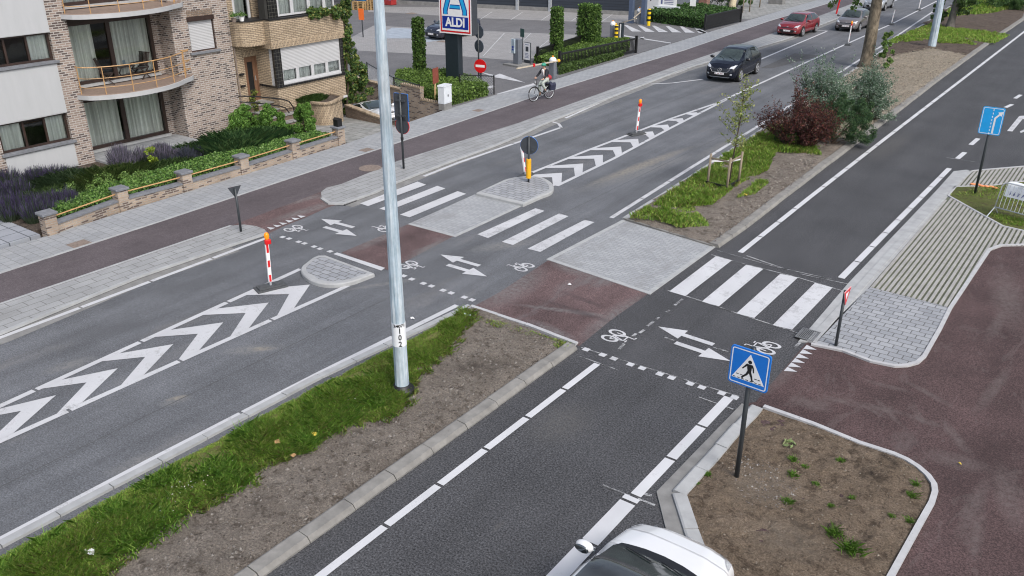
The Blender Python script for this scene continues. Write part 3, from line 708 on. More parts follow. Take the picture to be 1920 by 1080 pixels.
# faded setting-out lines and sprayed marks on the fresh asphalt
GHOST = M['white_ghost']
M['thin_line'] = paintmat('chalk_line', (.42, .43, .44), 1, (.06, .06, .062), .42)
def thin(pts, w=.035, m='thin_line', parent=None): mark('chalk_line', [q for a, b in zip(pts, pts[1:]) for q in stripe(G(*a), G(*b), w)], parent or service_road, M[m], .011)
thin([(1252, 545), (1316, 565), (1382, 588), (1500, 626)], .04); thin([(1334, 478), (1375, 490), (1500, 522), (1580, 546)], .04); thin([(1090, 652), (1245, 700), (1385, 744)], .03)
thin([(1345, 470), (1455, 501), (1560, 524)], .03); thin([(1500, 514), (1590, 533)], .03); thin([(1400, 480), (1478, 507)], .05)
thin([(1130, 910), (1180, 930)], .04); thin([(1196, 936), (1228, 948)], .05); thin([(1203, 926), (1222, 930)], .06); thin([(1310, 745), (1375, 768)], .03); thin([(1085, 668), (1158, 694)], .03); thin([(1775, 296), (1830, 304)], .03)
for a, b in (((1161, 655), (1170, 645)), ((1185, 632), (1193, 626)), ((1199, 625), (1208, 619)), ((1214, 612), (1226, 603)), ((1230, 599), (1237, 596)), ((1249, 586), (1256, 582)), ((1265, 573), (1280, 561)), ((1500, 643), (1490, 652))):
    thin([a, b], .07)
thin([(1246, 633), (1265, 639)], .05); thin([(1338, 652), (1365, 660)], .05)
# arrows and bicycle symbols
def arrow(tipx, tail, parent, hl=.66, hw=.50, sw=.155):
    t = Vector(G(*tipx)[:2]); b = Vector(G(*tail)[:2]); d = (b-t).normalized(); n = Vector((-d.y, d.x)); h = t+d*hl
    mark('arrow_marking', [[tuple(t), tuple(h-n*hw/2), tuple(h+n*hw/2)], [tuple(h-n*sw/2), tuple(b-n*sw/2), tuple(b+n*sw/2), tuple(h+n*sw/2)]], parent, W_)
arrow((1234, 613), (1338, 647), service_road); arrow((1370, 678), (1266, 643), service_road)
arrow((826, 478), (899, 499), main_road); arrow((913, 519), (839, 497), main_road)
arrow((602, 411), (663, 427), main_road); arrow((669, 443), (608, 426), main_road)
def bike_symbol(cx, up, s, parent, px2=None):
    c = Vector(G(*cx)[:2]); u = Vector((up, 0)); w = Vector((0, 1.0 if up > 0 else -1.0))
    def P(a, b): v = c+w*a*s+u*b*1.25*s; return (v.x, v.y)
    polys = []
    for a0 in (-.30, .30):
        n = 16
        for i in range(n):
            t0, t1 = 2*PI*i/n, 2*PI*(i+1)/n
            polys.append([P(a0+r*math.cos(t), -.25+r*1.25*math.sin(t)) for r, t in ((.16, t0), (.245, t0), (.245, t1), (.16, t1))])
    for a, b in (((-.30, -.25), (-.14, .18)), ((-.14, .18), (.22, .18)), ((-.14, .12), (.02, -.25)), ((.02, -.25), (.24, .22)), ((.30, -.25), (.20, .42)), ((-.30, -.25), (.02, -.25)), ((-.24, .26), (-.06, .26)), ((.20, .42), (.34, .44))):
        polys += stripe(P(*a), P(*b), .06*s)
    for k, p in enumerate(polys):
        ar = sum(p[i][0]*p[(i+1) % 4][1]-p[(i+1) % 4][0]*p[i][1] for i in range(4))
        if ar < 0: polys[k] = p[::-1]
    mb = MB()
    for k, p in enumerate(polys): mb.sheet(p, .012+.0004*(k % 7))
    mb.build('bicycle_symbol', W_, parent)
for c, up, s, par in (((1163, 634), 1, .58, service_road), ((1427, 649), -1, .58, service_road), ((773, 500), 1, .55, main_road), ((974, 499), -1, .55, main_road), ((557, 431), 1, .55, main_road), ((718, 427), -1, .55, main_road)):
    bike_symbol(c, up, s, par)
# shark teeth
T = []
def lerp2(a, b, f): return (a[0]+(b[0]-a[0])*f, a[1]+(b[1]-a[1])*f)
for k in range(6):
    a = lerp2((1512.5, 647.5), (1469, 697), k/6); b = lerp2((1512.5, 647.5), (1469, 697), (k+.93)/6); m_ = lerp2(a, b, .5)
    T.append(GL([a, b, (m_[0]+22, m_[1]+5.5)]))
mark('shark_teeth', T, service_road, W_, .014)
mb = MB()
for k in range(6):
    f0 = k/6; f1 = (k+.80)/6
    b0 = lerp2((573.5, 405), (505, 431.5), f0); c0 = lerp2((573.5, 405), (505, 431.5), f1); a0 = (lerp2(b0, c0, .5)[0]-11.5, lerp2(b0, c0, .5)[1]-3.0)
    mb.add([G(*b0, .034), G(*c0, .034), G(*a0, .046)], [(0, 1, 2)])
mb.build('shark_teeth', W_, main_road)
mark('parking_lines', quads([[(1365, 118), (1372, 115), (1376, 116), (1369, 119)]]), main_road, WW)
# resurfaced patches and dirt on the main road
M['patch_dark'] = asphalt('patched_asphalt', .085, .1, (1, 1, 1.03), .35)
mark('asphalt_patch', [GL([(1425, 128), (1490, 100), (1540, 104), (1450, 128)])], main_road, M['patch_dark'], .005)
M['seam'] = plain('road_seam', (.075, .078, .082), .9, var=.3, scale=3, mode='pos')
M['smear'] = paintmat('pale_smear', (.23, .235, .245), 1, (.12, .122, .127), .40)
for x_, y0_, y1_ in ((-14.35, -6, 14.4), (-14.1, 22, 40), (-18.9, 30, 44)): mark('road_seam', stripe((x_, y0_), (x_+.15, y1_), .022), main_road, M['seam'], .004)
def pxs(l): return [(G(*p), G(*q), w) for p, q, w in l]
streaks(M['red_dusty'], pxs([((1545, 742), (1610, 764), .14), ((1600, 755), (1700, 778), .16), ((1690, 775), (1770, 802), .14), ((1590, 748), (1665, 785), .10), ((1828, 775), (1895, 688), .16), ((1795, 1010), (1855, 895), .18), ((1765, 788), (1820, 855), .16), ((1620, 712), (1710, 738), .12), ((1837, 950), (1824, 1050), .16), ((1690, 712), (1790, 765), .12), ((1875, 870), (1910, 1000), .3), ((1640, 745), (1690, 800), .10), ((1730, 850), (1860, 880), .35), ((1480, 745), (1560, 770), .3), ((1430, 740), (1510, 660), .25), ((1850, 640), (1900, 560), .2), ((1880, 500), (1900, 620), .5)]), (.135, .112, .107), .6)
streaks(M['red_pad'], pxs([((890, 590), (940, 600), .5), ((900, 580), (1010, 500), .8), ((960, 570), (1190, 600), .14), ((1090, 640), (1215, 552), .45), ((1040, 490), (1120, 520), .5), ((990, 600), (1080, 640), .25), ((650, 475), (760, 425), .35), ((760, 490), (848, 446), .35), ((500, 420), (640, 375), .35), ((470, 400), (640, 360), .3)]), (.165, .155, .155), .9)
streaks(M['red_pad'], pxs([((1010, 560), (1160, 610), .16), ((1050, 545), (1140, 580), .14), ((690, 455), (760, 462), .3)]), (.05, .04, .042), .8)
streaks(M['road'], pxs([((588, 762), (602, 790), .08), ((420, 660), (530, 650), .3), ((300, 760), (360, 742), .2), ((1080, 360), (1300, 290), .55), ((930, 385), (1040, 366), .3), ((640, 545), (800, 520), .14), ((200, 890), (330, 850), .35), ((880, 470), (1010, 450), .4), ((940, 600), (1000, 540), .3), ((1300, 300), (1420, 240), .35), ((80, 700), (180, 670), .3)]), (.20, .20, .195), .75)
streaks(M['road'], pxs([((470, 655), (515, 652), .12), ((310, 751), (350, 742), .10), ((1110, 345), (1290, 278), .35)]), (.27, .245, .20), .8)
streaks(M['road'], pxs([((180, 870), (200, 860), .15), ((590, 775), (608, 783), .12), ((250, 560), (420, 520), .5), ((100, 640), (300, 600), .5), ((1420, 150), (1300, 200), .5)]), (.075, .078, .084), .6)
streaks(M['road_new'], pxs([((930, 985), (940, 990), .2), ((1640, 300), (1700, 250), .6), ((1000, 830), (1100, 760), .7)]), (.10, .097, .093), .6)
M['dust'] = soilmat('sandy_dust', (.20, .185, .165), (.24, .22, .195), (.17, .16, .145))
# car park markings
Z3 = .033
def lmark(name, px, m=WW): mark(name, [GL(q, Z3) for q in px], bpy.data.objects['car_park'], m, Z3)
lmark('exit_arrow', [[(922, 144), (937, 138), (985, 155)], [(898, 134), (928, 141), (926, 145)]])
lmark('crosswalk_stripe', [[(866, 152), (884, 145), (892, 148), (876, 156)], [(882, 166), (925, 160), (929, 163), (880, 172)]])
lmark('stop_line', [[(931, 176), (1000, 156), (1005, 160), (938, 180)]])
lmark('crosswalk_stripe', [[(1170+26*k, 47+.6*k), (1176+26*k, 47+.6*k), (1203+25*k, 59+.6*k), (1185+25*k, 59+.5*k)] for k in range(6)])
lmark('lane_line', [[(1170, 66), (1258, 80), (1258, 81.5), (1170, 68)], [(1195, 71), (1208, 69), (1208, 74)], [(1305, 57), (1320, 62), (1325, 61), (1312, 56)]])
lmark('bay_line', [[(900+57*k, 36+k), (922+57*k, 22+.8*k), (923.5+57*k, 22+.8*k), (901.5+57*k, 36+k)] for k in range(5)])
lmark('bay_line', [[(905+50*k, 105-6*k), (945+50*k, 62), (946.5+50*k, 62), (906.5+50*k, 105-6*k)] for k in range(3)])
streaks(M['soil_brown'], pxs([((1405, 800), (1490, 792), .06), ((1640, 840), (1690, 895), .12), ((1655, 880), (1682, 892), .07), ((1600, 885), (1665, 905), .3), ((1530, 1000), (1580, 985), .08), ((1620, 1062), (1662, 1050), .08), ((1480, 985), (1522, 1000), .08), ((1600, 1032), (1640, 1000), .08), ((1350, 850), (1372, 842), .10)]), (.05, .04, .032), 1.0)
streaks(M['soil_brown'], pxs([((1380, 880), (1480, 950), .9), ((1400, 990), (1560, 1040), .6)]), (.25, .215, .175), .55)
streaks(M['soil'], pxs([((640, 960), (870, 790), .35), ((480, 1090), (600, 990), .3), ((820, 700), (980, 690), .5), ((470, 950), (500, 945), .3)]), (.085, .072, .062), .8)
# drain grates and covers
M['grate_iron'] = plain('grate_iron', (.20, .205, .21), .6, .3, var=.2)
def grate(px, w, l, rz=0.0, z=.01, n=11):
    x, y, _ = G(*px); t = mk_struct('drain_grate', (x, y, z), rz)
    mb = MB(); mb.box(-w/2, w/2, -l/2, l/2, -.03, 0); mb.build('grate_pit', M['black'], t)
    mb = MB(); e = .03
    for a in ((-w/2, -w/2+e, -l/2, l/2), (w/2-e, w/2, -l/2, l/2), (-w/2+e, w/2-e, -l/2, -l/2+e), (-w/2+e, w/2-e, l/2-e, l/2)): mb.box(*a, -.01, .018)
    for k in range(n):
        x0 = -w/2+e+(w-2*e)*(k+.5)/n; mb.box(x0-.010, x0+.010, -l/2+e, l/2-e, -.01, .014)
    mb.build('grate_bar', M['grate_iron'], t); return t
for k in ('label', 'category'):
    pass
def mk_struct(name, loc, rz=0):
    o = bpy.data.objects.new(name, None); COL.objects.link(o); o.location = loc; o.rotation_euler = (0, 0, rz); o['kind'] = 'structure'; return o
grate((1514, 631), .42, .55, 0, .045, 9); grate((652, 380), .30, .55, 0, .03, 8)
def cover(px, w, l, z, m, name='inspection_cover'):
    x, y, _ = G(*px, z); mb = MB(); mb.box(x-w/2, x+w/2, y-l/2, y+l/2, z-.02, z+.006); return struct(name, mb, M[m])
M['rust'] = plain('rusty_iron', (.20, .16, .135), .8, var=.3, scale=12, mode='pos')
cover((148, 457), .45, .55, LZ, 'rust'); cover((687, 281), .40, .5, LZ, 'rust'); cover((897, 207), .40, .45, LZ, 'rust'); cover((772, 25), .8, .8, .026, 'rust'); cover((832, 78), .9, .5, .03, 'rust')
mb = MB(); x, y, _ = G(694, 315, LZ); mb.lathe([(.42, -.01), (.42, .0035), (.40, .004)], (x, y, LZ), 24); struct('manhole_cover', mb, M['rust'])
# ================================================================ BUILDINGS
def curtain_mesh(y0, y1, z0, z1, x, amp=.035, per=.14):
    mb = MB(); n = max(8, int((y1-y0)/per*6)); vs = []
    for i in range(n+1):
        y = y0+(y1-y0)*i/n; q = x+amp*math.sin(2*PI*(y-y0)/per+.6*math.sin(i*.37))
        vs += [(q, y, z0), (q, y, z1)]
    return mb.add(vs, [(2*i, 2*i+2, 2*i+3, 2*i+1) for i in range(n)])
def frame_rect(mb, x0, x1, y0, y1, z0, z1, w, mull=()):
    mb.box(x0, x1, y0, y0+w, z0, z1); mb.box(x0, x1, y1-w, y1, z0, z1)
    mb.box(x0, x1, y0+w, y1-w, z0, z0+w); mb.box(x0, x1, y0+w, y1-w, z1-w, z1)
    for m in mull: mb.box(x0+.004, x1-.004, m-w/2, m+w/2, z0+w, z1-w)
flats = thing('apartment_building', 'brown brick apartment building with white panels and curved balconies', 'apartment building', (-31.6, 16, 0))
def FP(name, mb, m, **k): return mb.build(name, m, flats, world=True, **k)
XF = -31.6; TOP = 8.6
mb = MB()
mb.box(XF-.32, XF, 6, 13.1, -.3, TOP)
mb.box(XF-.32, XF-.02, 13.1, 15.6, -.3, 1.0); mb.box(XF-.32, XF-.02, 13.1, 15.6, 2.10, 3.9); mb.box(XF-.32, XF-.02, 13.1, 15.6, 4.94, TOP)
mb.box(XF-.95, XF, 15.6, 16.28, -.3, TOP)
mb.box(XF-.92, XF, 20.40, 21.15, -.3, TOP); mb.box(XF-.32, XF, 21.15, 22.37, -.3, 3.5); mb.box(XF-.32, XF, 21.15, 22.37, 4.87, TOP); mb.box(XF-.32, XF, 22.37, 23.12, -.3, TOP)
mb.box(XF-1.15, XF-.92, 20.08, 21.0, -.3, TOP)
mb.box(XF-9, XF-.32, 22.9, 23.11, -.3, TOP); mb.box(XF-9, XF-8.8, 6, 22.9, -.3, TOP)
FP('wall', mb, M['brown_brick'])
mb = MB(); mb.box(XF-9.1, XF+.05, 5.9, 23.16, TOP, TOP+.25); FP('roof', mb, M['bluestone'])
mb = MB()
for z0, z1 in ((.08, .94), (2.12, 3.85), (4.95, 6.7)): mb.box(XF-.02, XF+.025, 13.12, 15.6, z0, z1)
FP('white_panel', mb, M['white_panel'], bevel=.006)
def flat_window(z0, z1, curt):
    mb = MB(); frame_rect(mb, XF-.22, XF-.12, 13.12, 15.58, z0, z1, .07, (14.02, 14.78)); mb.box(XF-.2, XF-.1, 14.02, 14.78, z0, z0+.06)
    w = FP('window', mb, M['frame'])
    mb = MB(); mb.box(XF-.18, XF-.172, 13.15, 15.55, z0+.03, z1-.03); mb.build('pane', M['glass'], w).location = (0, 0, 0)
    return w
def sub(name, mb, m, parent, **k):
    l = flats.location; mb.v = [(a-l.x, b-l.y, c-l.z) for a, b, c in mb.v]; return mb.build(name, m, parent, **k)
for z0, z1, spans in ((1.07, 2.09, ((13.1, 13.98), (14.82, 15.56))), (3.97, 4.93, ((13.1, 13.5), (14.86, 15.56)))):
    mb = MB(); frame_rect(mb, XF-.22, XF-.12, 13.12, 15.58, z0, z1, .07, (14.02, 14.78)); w = FP('window', mb, M['frame'])
    mb = MB(); mb.box(XF-.18, XF-.172, 13.15, 15.55, z0+.03, z1-.03); sub('pane', mb, M['glass'], w)
    for a, b in spans: sub('curtain', curtain_mesh(a, b, z0+.03, z1, XF-.30, .025, .16), M['curtain_w'], w)
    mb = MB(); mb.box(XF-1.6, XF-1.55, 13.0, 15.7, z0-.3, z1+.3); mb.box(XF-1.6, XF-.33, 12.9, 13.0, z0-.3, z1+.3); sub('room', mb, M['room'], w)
    mb = MB(); mb.box(XF-.12, XF+.09, 13.02, 15.70, z0-.10, z0-.003); sub('sill', mb, M['bluestone'], w, bevel=.008)
    mb = MB(); mb.box(XF-.10, XF+.03, 13.12, 15.60, z1+.003, z1+.03); sub('head', mb, M['kerb'], w)
# little vase in the lower window
# loggia doors
XD = XF-.90
for flr, (z0, z1) in enumerate(((.27, 2.22), (2.78, 5.04), (5.63, 7.9))):
    mb = MB(); frame_rect(mb, XD-.12, XD, 16.28, 20.1, z0, z1, .12, (18.28,)); mb.box(XD-.1, XD+.002, 18.20, 18.36, z0+.1, z1-.1)
    mb.box(XD-.1, XD-.02, 16.28, 20.1, z1, z1+.20)
    w = FP('sliding_door', mb, M['frame'])
    mb = MB(); mb.box(XD-.07, XD-.062, 16.38, 20.0, z0+.1, z1-.1); sub('pane', mb, M['glass'], w)
    sp = ((16.3, 18.2), (18.36, 20.05)) if flr == 0 else ((16.3, 17.75), (18.36, 20.05))
    for a, b in sp: sub('curtain', curtain_mesh(a, b, z0+.06, z1-.04, XD-.28, .05, .17), M['curtain'], w)
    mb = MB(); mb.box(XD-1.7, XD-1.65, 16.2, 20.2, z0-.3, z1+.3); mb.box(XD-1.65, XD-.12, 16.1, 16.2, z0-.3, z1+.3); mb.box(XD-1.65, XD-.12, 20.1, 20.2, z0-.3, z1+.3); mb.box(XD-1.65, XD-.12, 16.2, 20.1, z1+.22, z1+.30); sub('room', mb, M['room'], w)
    mb = MB(); mb.box(XD-.02, XD+.16, 16.28, 20.1, z0-.09, z0-.002); sub('threshold', mb, M['kerb'], w)
    if flr == 0:
        mb = MB(); mb.box(XD+.0, XD+.06, 16.28, 20.1, z1-.02, z1+.06); sub('shutter_rail', mb, M['kerb'], w)
        for a, b in ((20.1, 20.4),): pass
BAL = [(-31.6, 16.1), (-31.12, 16.25), (-30.76, 16.62), (-30.46, 17.25), (-30.33, 17.95), (-30.36, 18.7), (-30.56, 19.45), (-30.98, 20.2), (-31.6, 20.76)]
bal = smooth_poly(BAL, 4, (0, 8))[:4*7+2]
bal = [BAL[0]] + [p for p in bal if p[0] > -31.59] + [BAL[-1]]
balconies = []
for z in (2.47, 5.32):
    plan = bal + [(-31.6, 20.40), (-32.48, 20.40), (-32.48, 16.28), (-31.6, 16.28)]
    mb = MB(); mb.prism(plan, z, z+.16); b = FP('balcony', mb, M['balc_white'])
    ins = [(x-.07*(1 if x > -31.5 else 0), y) for x, y in bal]
    mb = MB(); mb.prism(ins + [(-31.6, 20.38), (-32.46, 20.38), (-32.46, 16.3), (-31.6, 16.3)], z+.158, z+.185); sub('balcony_floor', mb, M['balc_floor'], b)
    rl = [(x-.10, y) for x, y in bal[1:-1]]; rl = [(-31.58, 16.22)] + rl + [(-31.58, 20.62)]
    mb = MB()
    for h, r in ((1.0, .020), (.60, .013), (.27, .013)): mb.tube([(x, y, z+.17+h) for x, y in rl], r, 6)
    cum = [0]
    for p, q in zip(rl, rl[1:]): cum.append(cum[-1]+math.dist(p, q))
    for k in range(7):
        s = cum[-1]*(.015+.97*k/6); i = max(j for j in range(len(cum)) if cum[j] <= s); i = min(i, len(rl)-2)
        f = (s-cum[i])/(cum[i+1]-cum[i]); x = rl[i][0]*(1-f)+rl[i+1][0]*f; y = rl[i][1]*(1-f)+rl[i+1][1]*f
        mb.tube([(x, y, z+.10), (x, y, z+.17+1.0)], .018, 6)
    sub('railing', mb, M['orange_rail'], b)
mb = MB(); frame_rect(mb, XF-.16, XF-.06, 21.15, 22.37, 3.5, 4.87, .05); w = FP('window', mb, M['frame'])
mb = MB(); mb.box(XF-.12, XF-.085, 21.19, 22.33, 3.52, 4.72); sub('shutter', mb, M['shutter'], w)
mb = MB(); mb.box(XF-.15, XF+.03, 21.12, 22.40, 4.70, 4.875); sub('shutter_box', mb, M['frame'], w)
mb = MB(); mb.box(XF-.06, XF+.10, 21.05, 22.47, 3.41, 3.497); sub('sill', mb, M['bluestone'], w)
mb = MB()
for k in range(17): mb.box(XF-.01, XF+.006, 21.15+k*.072, 21.15+k*.072+.058, 4.885, 5.10)
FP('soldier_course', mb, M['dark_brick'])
# garden chairs and table on the lower balcony
def garden_chair(label, px, rz, z=2.655):
    x, y, _ = G(*px, z); t = thing('balcony_chair', label, 'chair', (x, y, z), rz, 'chairs on the balcony')
    mb = MB()
    for k in range(6): mb.box(-.2+k*.07, -.2+k*.07+.055, -.22, .22, .40, .42)
    mb.build('seat', M['chair_wood'], t)
    mb = MB()
    for k in range(7): mb.bar((-.20, -.21+.07*k, .44), (-.36, -.21+.07*k, .98), .045, .018, (0, 1, 0))
    mb.bar((-.36, -.26, .98), (-.36, .26, .98), .05, .03); mb.bar((-.21, -.26, .46), (-.21, .26, .46), .05, .03); mb.build('backrest', M['chair_wood'], t)
    for s in (-.24, .24):
        for a, b in (((.22, s, 0), (-.2, s, .45)), ((-.24, s, 0), (.2, s, .42))):
            mb = MB(); mb.bar(a, b, .035, .035); mb.build('leg', M['chair_wood'], t)
        mb = MB(); mb.bar((-.26, s, .62), (.22, s, .62), .045, .03); mb.build('armrest', M['chair_wood'], t)
    return t
garden_chair('dark slatted folding chair nearest the left end of the curved balcony', (206, 157), R_(50))
garden_chair('dark slatted folding chair beside the right curtain on the curved balcony', (266, 147), R_(-75))
x, y, _ = G(238, 149, 2.655); t = thing('balcony_table', 'small dark wooden table between two chairs on the curved balcony', 'table', (x, y, 2.655))
mb = MB(); mb.box(-.3, .3, -.3, .3, .52, .55); mb.build('tabletop', M['chair_wood'], t, bevel=.01)
for a, b in ((-1, -1), (1, -1), (-1, 1), (1, 1)):
    mb = MB(); mb.bar((a*.26, b*.26, 0), (-a*.2, b*.26, .52), .03, .03); mb.build('leg', M['chair_wood'], t)
M['glass_cup'] = plain('blue_grey_glass', (.22, .30, .38), .15, var=.1)
mb = MB(); mb.lathe([(.06, 0), (.065, .02), (.05, .16), (.055, .2)], (x, y, 3.206), 12); solo('jug', mb, M['glass_cup'], 'blue-grey glass jug standing on the balcony table', 'jug', smooth=True)
# ---- yellow brick house
house = thing('brick_house', 'yellow brick house with white shuttered bay and black tiled corner pillar', 'house', (-31.65, 25.5, 0))
def HP(name, mb, m, **k): return mb.build(name, m, house, world=True, **k)
def hsub(name, mb, m, parent, **k):
    l = house.location; mb.v = [(a-l.x, b-l.y, c-l.z) for a, b, c in mb.v]; return mb.build(name, m, parent, **k)
XW, XB = -31.65, -30.5; BY0, BY1 = 24.37, 28.36
mb = MB()
mb.box(XW-.3, XW, 23.125, 23.66, -.4, 3.5); mb.box(XW-.3, XW, 23.66, 24.36, 2.96, 3.5); mb.box(XW-.3, XW, 23.66, 24.36, -.4, 1.04)   # door wall
mb.box(XW-.3, XB, BY0, BY1, .70, 1.66)                                             # bay apron
mb.box(XW-.3, XB-.35, BY0+.02, 27.5, -.7, .70); mb.box(XW-.3, XB-.35, 28.33, BY1, -.7, .70); mb.box(XW-.3, XB-.35, 27.5, 28.33, .62, .70)
mb.box(XW+.0, XB-.36, BY0, BY0+.15, 1.66, 3.36)                                    # bay side
mb.box(XW-9, XW, BY1-.25, BY1, -.7, 7.2); mb.box(XW-.3, XW, BY0, BY1-.25, 1.66, 7.0); mb.box(XW-9, XW-8.8, 23.13, BY1-.25, -.7, 7.2)
mb.box(XW-.3, XW, 23.125, BY0, 5.9, 7.0); mb.box(XW-.3, XW, 23.125, 23.42, 3.5, 5.9)
HP('wall', mb, M['yellow_brick'])
plan = [(XW, 23.13), (-31.35, 23.13), (-31.08, 23.22), (-30.90, 23.42), (-30.84, 23.7), (-30.84, 24.25), (-30.44, 24.25), (-30.44, 28.46), (XW, 28.46)]
mb = MB(); mb.prism(plan, 3.60, 4.50); band_ = HP('balcony_parapet', mb, M['yellow_brick'])
mb = MB(); mb.prism([(x+.012*(1 if x > -31.6 else 0), y) for x, y in plan[:6]] + [(XW, 24.25)], 3.50, 3.62); mb.prism([(XW, 24.25), (-30.425, 24.24), (-30.425, 28.475), (XW, 28.475)], 3.34, 3.62); hsub('soldier_course', mb, M['yellow_soldier'], band_)
mb = MB(); mb.prism([(x+.03*(1 if x > -31.6 else 0), y+(.0 if y < 28 else .03)) for x, y in plan], 4.50, 4.56); hsub('coping', mb, M['black'], band_)
mb = MB(); mb.box(XW, XB+.06, BY0-.05, BY1+.05, 1.66, 1.745); HP('bay_sill', mb, M['black_tile'])
for a in ((XB-.13, XB+.008, BY0-.008, 24.74), (XB-.13, XB+.008, 28.20, BY1+.008)):
    mb = MB(); mb.box(*a, 1.745, 3.34); HP('tiled_pillar', mb, M['black_tile'])
mb = MB(); mb.box(XB-.35, XB-.13, BY0+.02, BY0+.05, 1.75, 3.34); HP('side_shutter', mb, M['shutter'])
def winrow(ys, z0, z1, x, name='window'):
    for a, b in zip(ys, ys[1:]):
        mb = MB(); frame_rect(mb, x-.07, x, a+.002, b-.002, z0, z1, .075); w = HP(name, mb, M['white_frame'])
        mb = MB(); mb.box(x-.045, x-.04, a+.06, b-.06, z0+.06, z1-.06); hsub('pane', mb, M['glass'], w)
        hsub('curtain', curtain_mesh(a+.05, b-.05, z0, z1, x-.14, .02, .1), M['curtain_w'], w)
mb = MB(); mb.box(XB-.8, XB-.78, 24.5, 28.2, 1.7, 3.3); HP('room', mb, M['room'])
winrow([24.74, 25.62, 26.5, 27.36, 28.2], 1.82, 2.50, XB-.06)
mb = MB(); mb.box(XB-.14, XB-.03, 24.74, 28.2, 1.748, 1.82); HP('window_board', mb, M['white_frame'])
mb = MB(); mb.box(XB-.09, XB-.05, 24.745, 28.195, 2.36, 3.335); HP('roller_shutter', mb, M['shutter'])
# door with dark pane
mb = MB(); frame_rect(mb, XW-.16, XW-.06, 23.66, 24.36, 1.04, 2.96, .07); mb.box(XW-.14, XW-.09, 23.73, 23.85, 1.11, 2.89); mb.box(XW-.14, XW-.09, 24.13, 24.29, 1.11, 2.89); mb.box(XW-.14, XW-.09, 23.85, 24.13, 1.11, 1.35); mb.box(XW-.14, XW-.09, 23.85, 24.13, 2.72, 2.89)
d = HP('door', mb, M['door_wood'])
mb = MB(); mb.box(XW-.12, XW-.11, 23.85, 24.13, 1.35, 2.72); hsub('pane', mb, M['black'], d)
mb = MB(); mb.tube([(XW-.05, 24.2, 1.9), (XW-.05, 24.2, 2.1)], .014, 6); mb.tube([(XW-.10, 24.2, 1.92), (XW-.05, 24.2, 1.92)], .01, 6); hsub('handle', mb, M['galv_plain'], d)
mb = MB()
for k in range(9): mb.box(XW, XW+.008, 23.6+k*.095, 23.6+k*.095+.08, 2.97, 3.2)
HP('lintel', mb, M['yellow_soldier'])
# garage and upper floor
mb = MB(); mb.box(XB-.40, XB-.30, 27.53, 28.31, -.42, .62); HP('garage_door', mb, M['white_frame'])
mb = MB(); mb.box(XB-.02, XB+.02, 27.48, 28.4, .60, .70); HP('garage_lintel', mb, M['white_frame'])
XU = -31.3
mb = MB(); frame_rect(mb, XW-.1, XW, 23.42, 24.30, 3.55, 5.9, .1); w = HP('balcony_door', mb, M['white_frame'])
mb = MB(); mb.box(XW-.06, XW-.05, 23.5, 24.2, 3.6, 5.8); hsub('pane', mb, M['glass'], w)
hsub('curtain', curtain_mesh(23.5, 24.2, 3.6, 5.8, XW-.25), M['curtain_w'], w)
winrow([24.95, 25.75, 26.7, 27.6, 28.2], 4.60, 6.1, XB-.16)
mb = MB(); mb.box(XB-.24, XB-.10, 24.42, 24.90, 4.50, 6.2); HP('tiled_pillar', mb, M['black_tile'])
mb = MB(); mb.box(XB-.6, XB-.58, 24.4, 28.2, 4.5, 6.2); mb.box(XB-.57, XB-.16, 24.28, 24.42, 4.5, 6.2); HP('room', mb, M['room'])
mb = MB(); mb.box(XW-9.1, XB+.1, 23.14, 28.5, 7.2, 7.4); mb.box(XW, XB-.1, 24.3, 28.4, 6.2, 7.2); HP('roof', mb, M['yellow_brick'])
mb = MB(); mb.tube([(XW+.05, 23.2, 1.0), (XW+.05, 23.2, 3.5)], .035, 8); mb.tube([(XW+.05, 23.18, 2.4), (XW+.16, 23.2, 2.3), (XW+.05, 23.2, 2.2)], .012, 6); HP('drainpipe', mb, M['rust'])
for z in (1.75, 2.25): 
    mb = MB(); mb.box(XW, XW+.12, 23.3, 23.5, z, z+.08); HP('letter_tray', mb, M['black_metal'])
# entrance steps with handrail, brick planter
stp = thing('entrance_steps', 'worn brick and stone steps leading up to the brown door', 'steps', (-31.2, 24.0, 0))
mb = MB()
for k in range(4): mb.box(XW+.0, XW+.75+.34*k, 23.2+.0*k, 25.2, -.2, 1.04-.25*k-.05)
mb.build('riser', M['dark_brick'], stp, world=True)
mb = MB()
for k in range(4): mb.box(XW+.0 if k == 0 else XW+.70+.34*(k-1), XW+.80+.34*k, 23.18, 25.22, 1.04-.25*k-.048, 1.04-.25*k)
mb.build('tread', M['slab'], stp, world=True)
hr = thing('handrail', 'black curved double handrail above the entrance steps', 'handrail', (-30.3, 24.2, .3))
for pts in ([(447, 180), (480, 181), (530, 186), (542, 190), (550, 201), (552, 211)], [(450, 191), (480, 193), (525, 199), (535, 202), (542, 211), (544, 220)]):
    P = [FX(*p, -30.3) for p in pts]; mb = MB(); mb.tube([(-30.3, y, z) for y, z in P], .028, 8); mb.build('rail', M['black_metal'], hr, world=True, smooth=True)
pb = thing('brick_planter', 'tall curved yellow brick planter beside the bay of the house', 'planter', (-30.0, 26.0, 0))
pp = smooth_poly(GL([(543, 182), (572, 188), (600, 192), (618, 191), (630, 186), (640, 178), (600, 170)], .95), 3, (0, 5, 6))
mb = MB(); mb.prism(pp, -.25, .86); mb.build('planter_wall', M['yellow_soldier'], pb, world=True)
mb = MB(); mb.sweep(pp+[pp[0]], [(-.08, .86), (-.08, .95), (.08, .95), (.08, .86)]); mb.build('rim', M['yellow_soldier'], pb, world=True)
mb = MB(); mb.prism(pp, .86, .90); mb.build('soil', M['soil_dark'], pb, world=True)
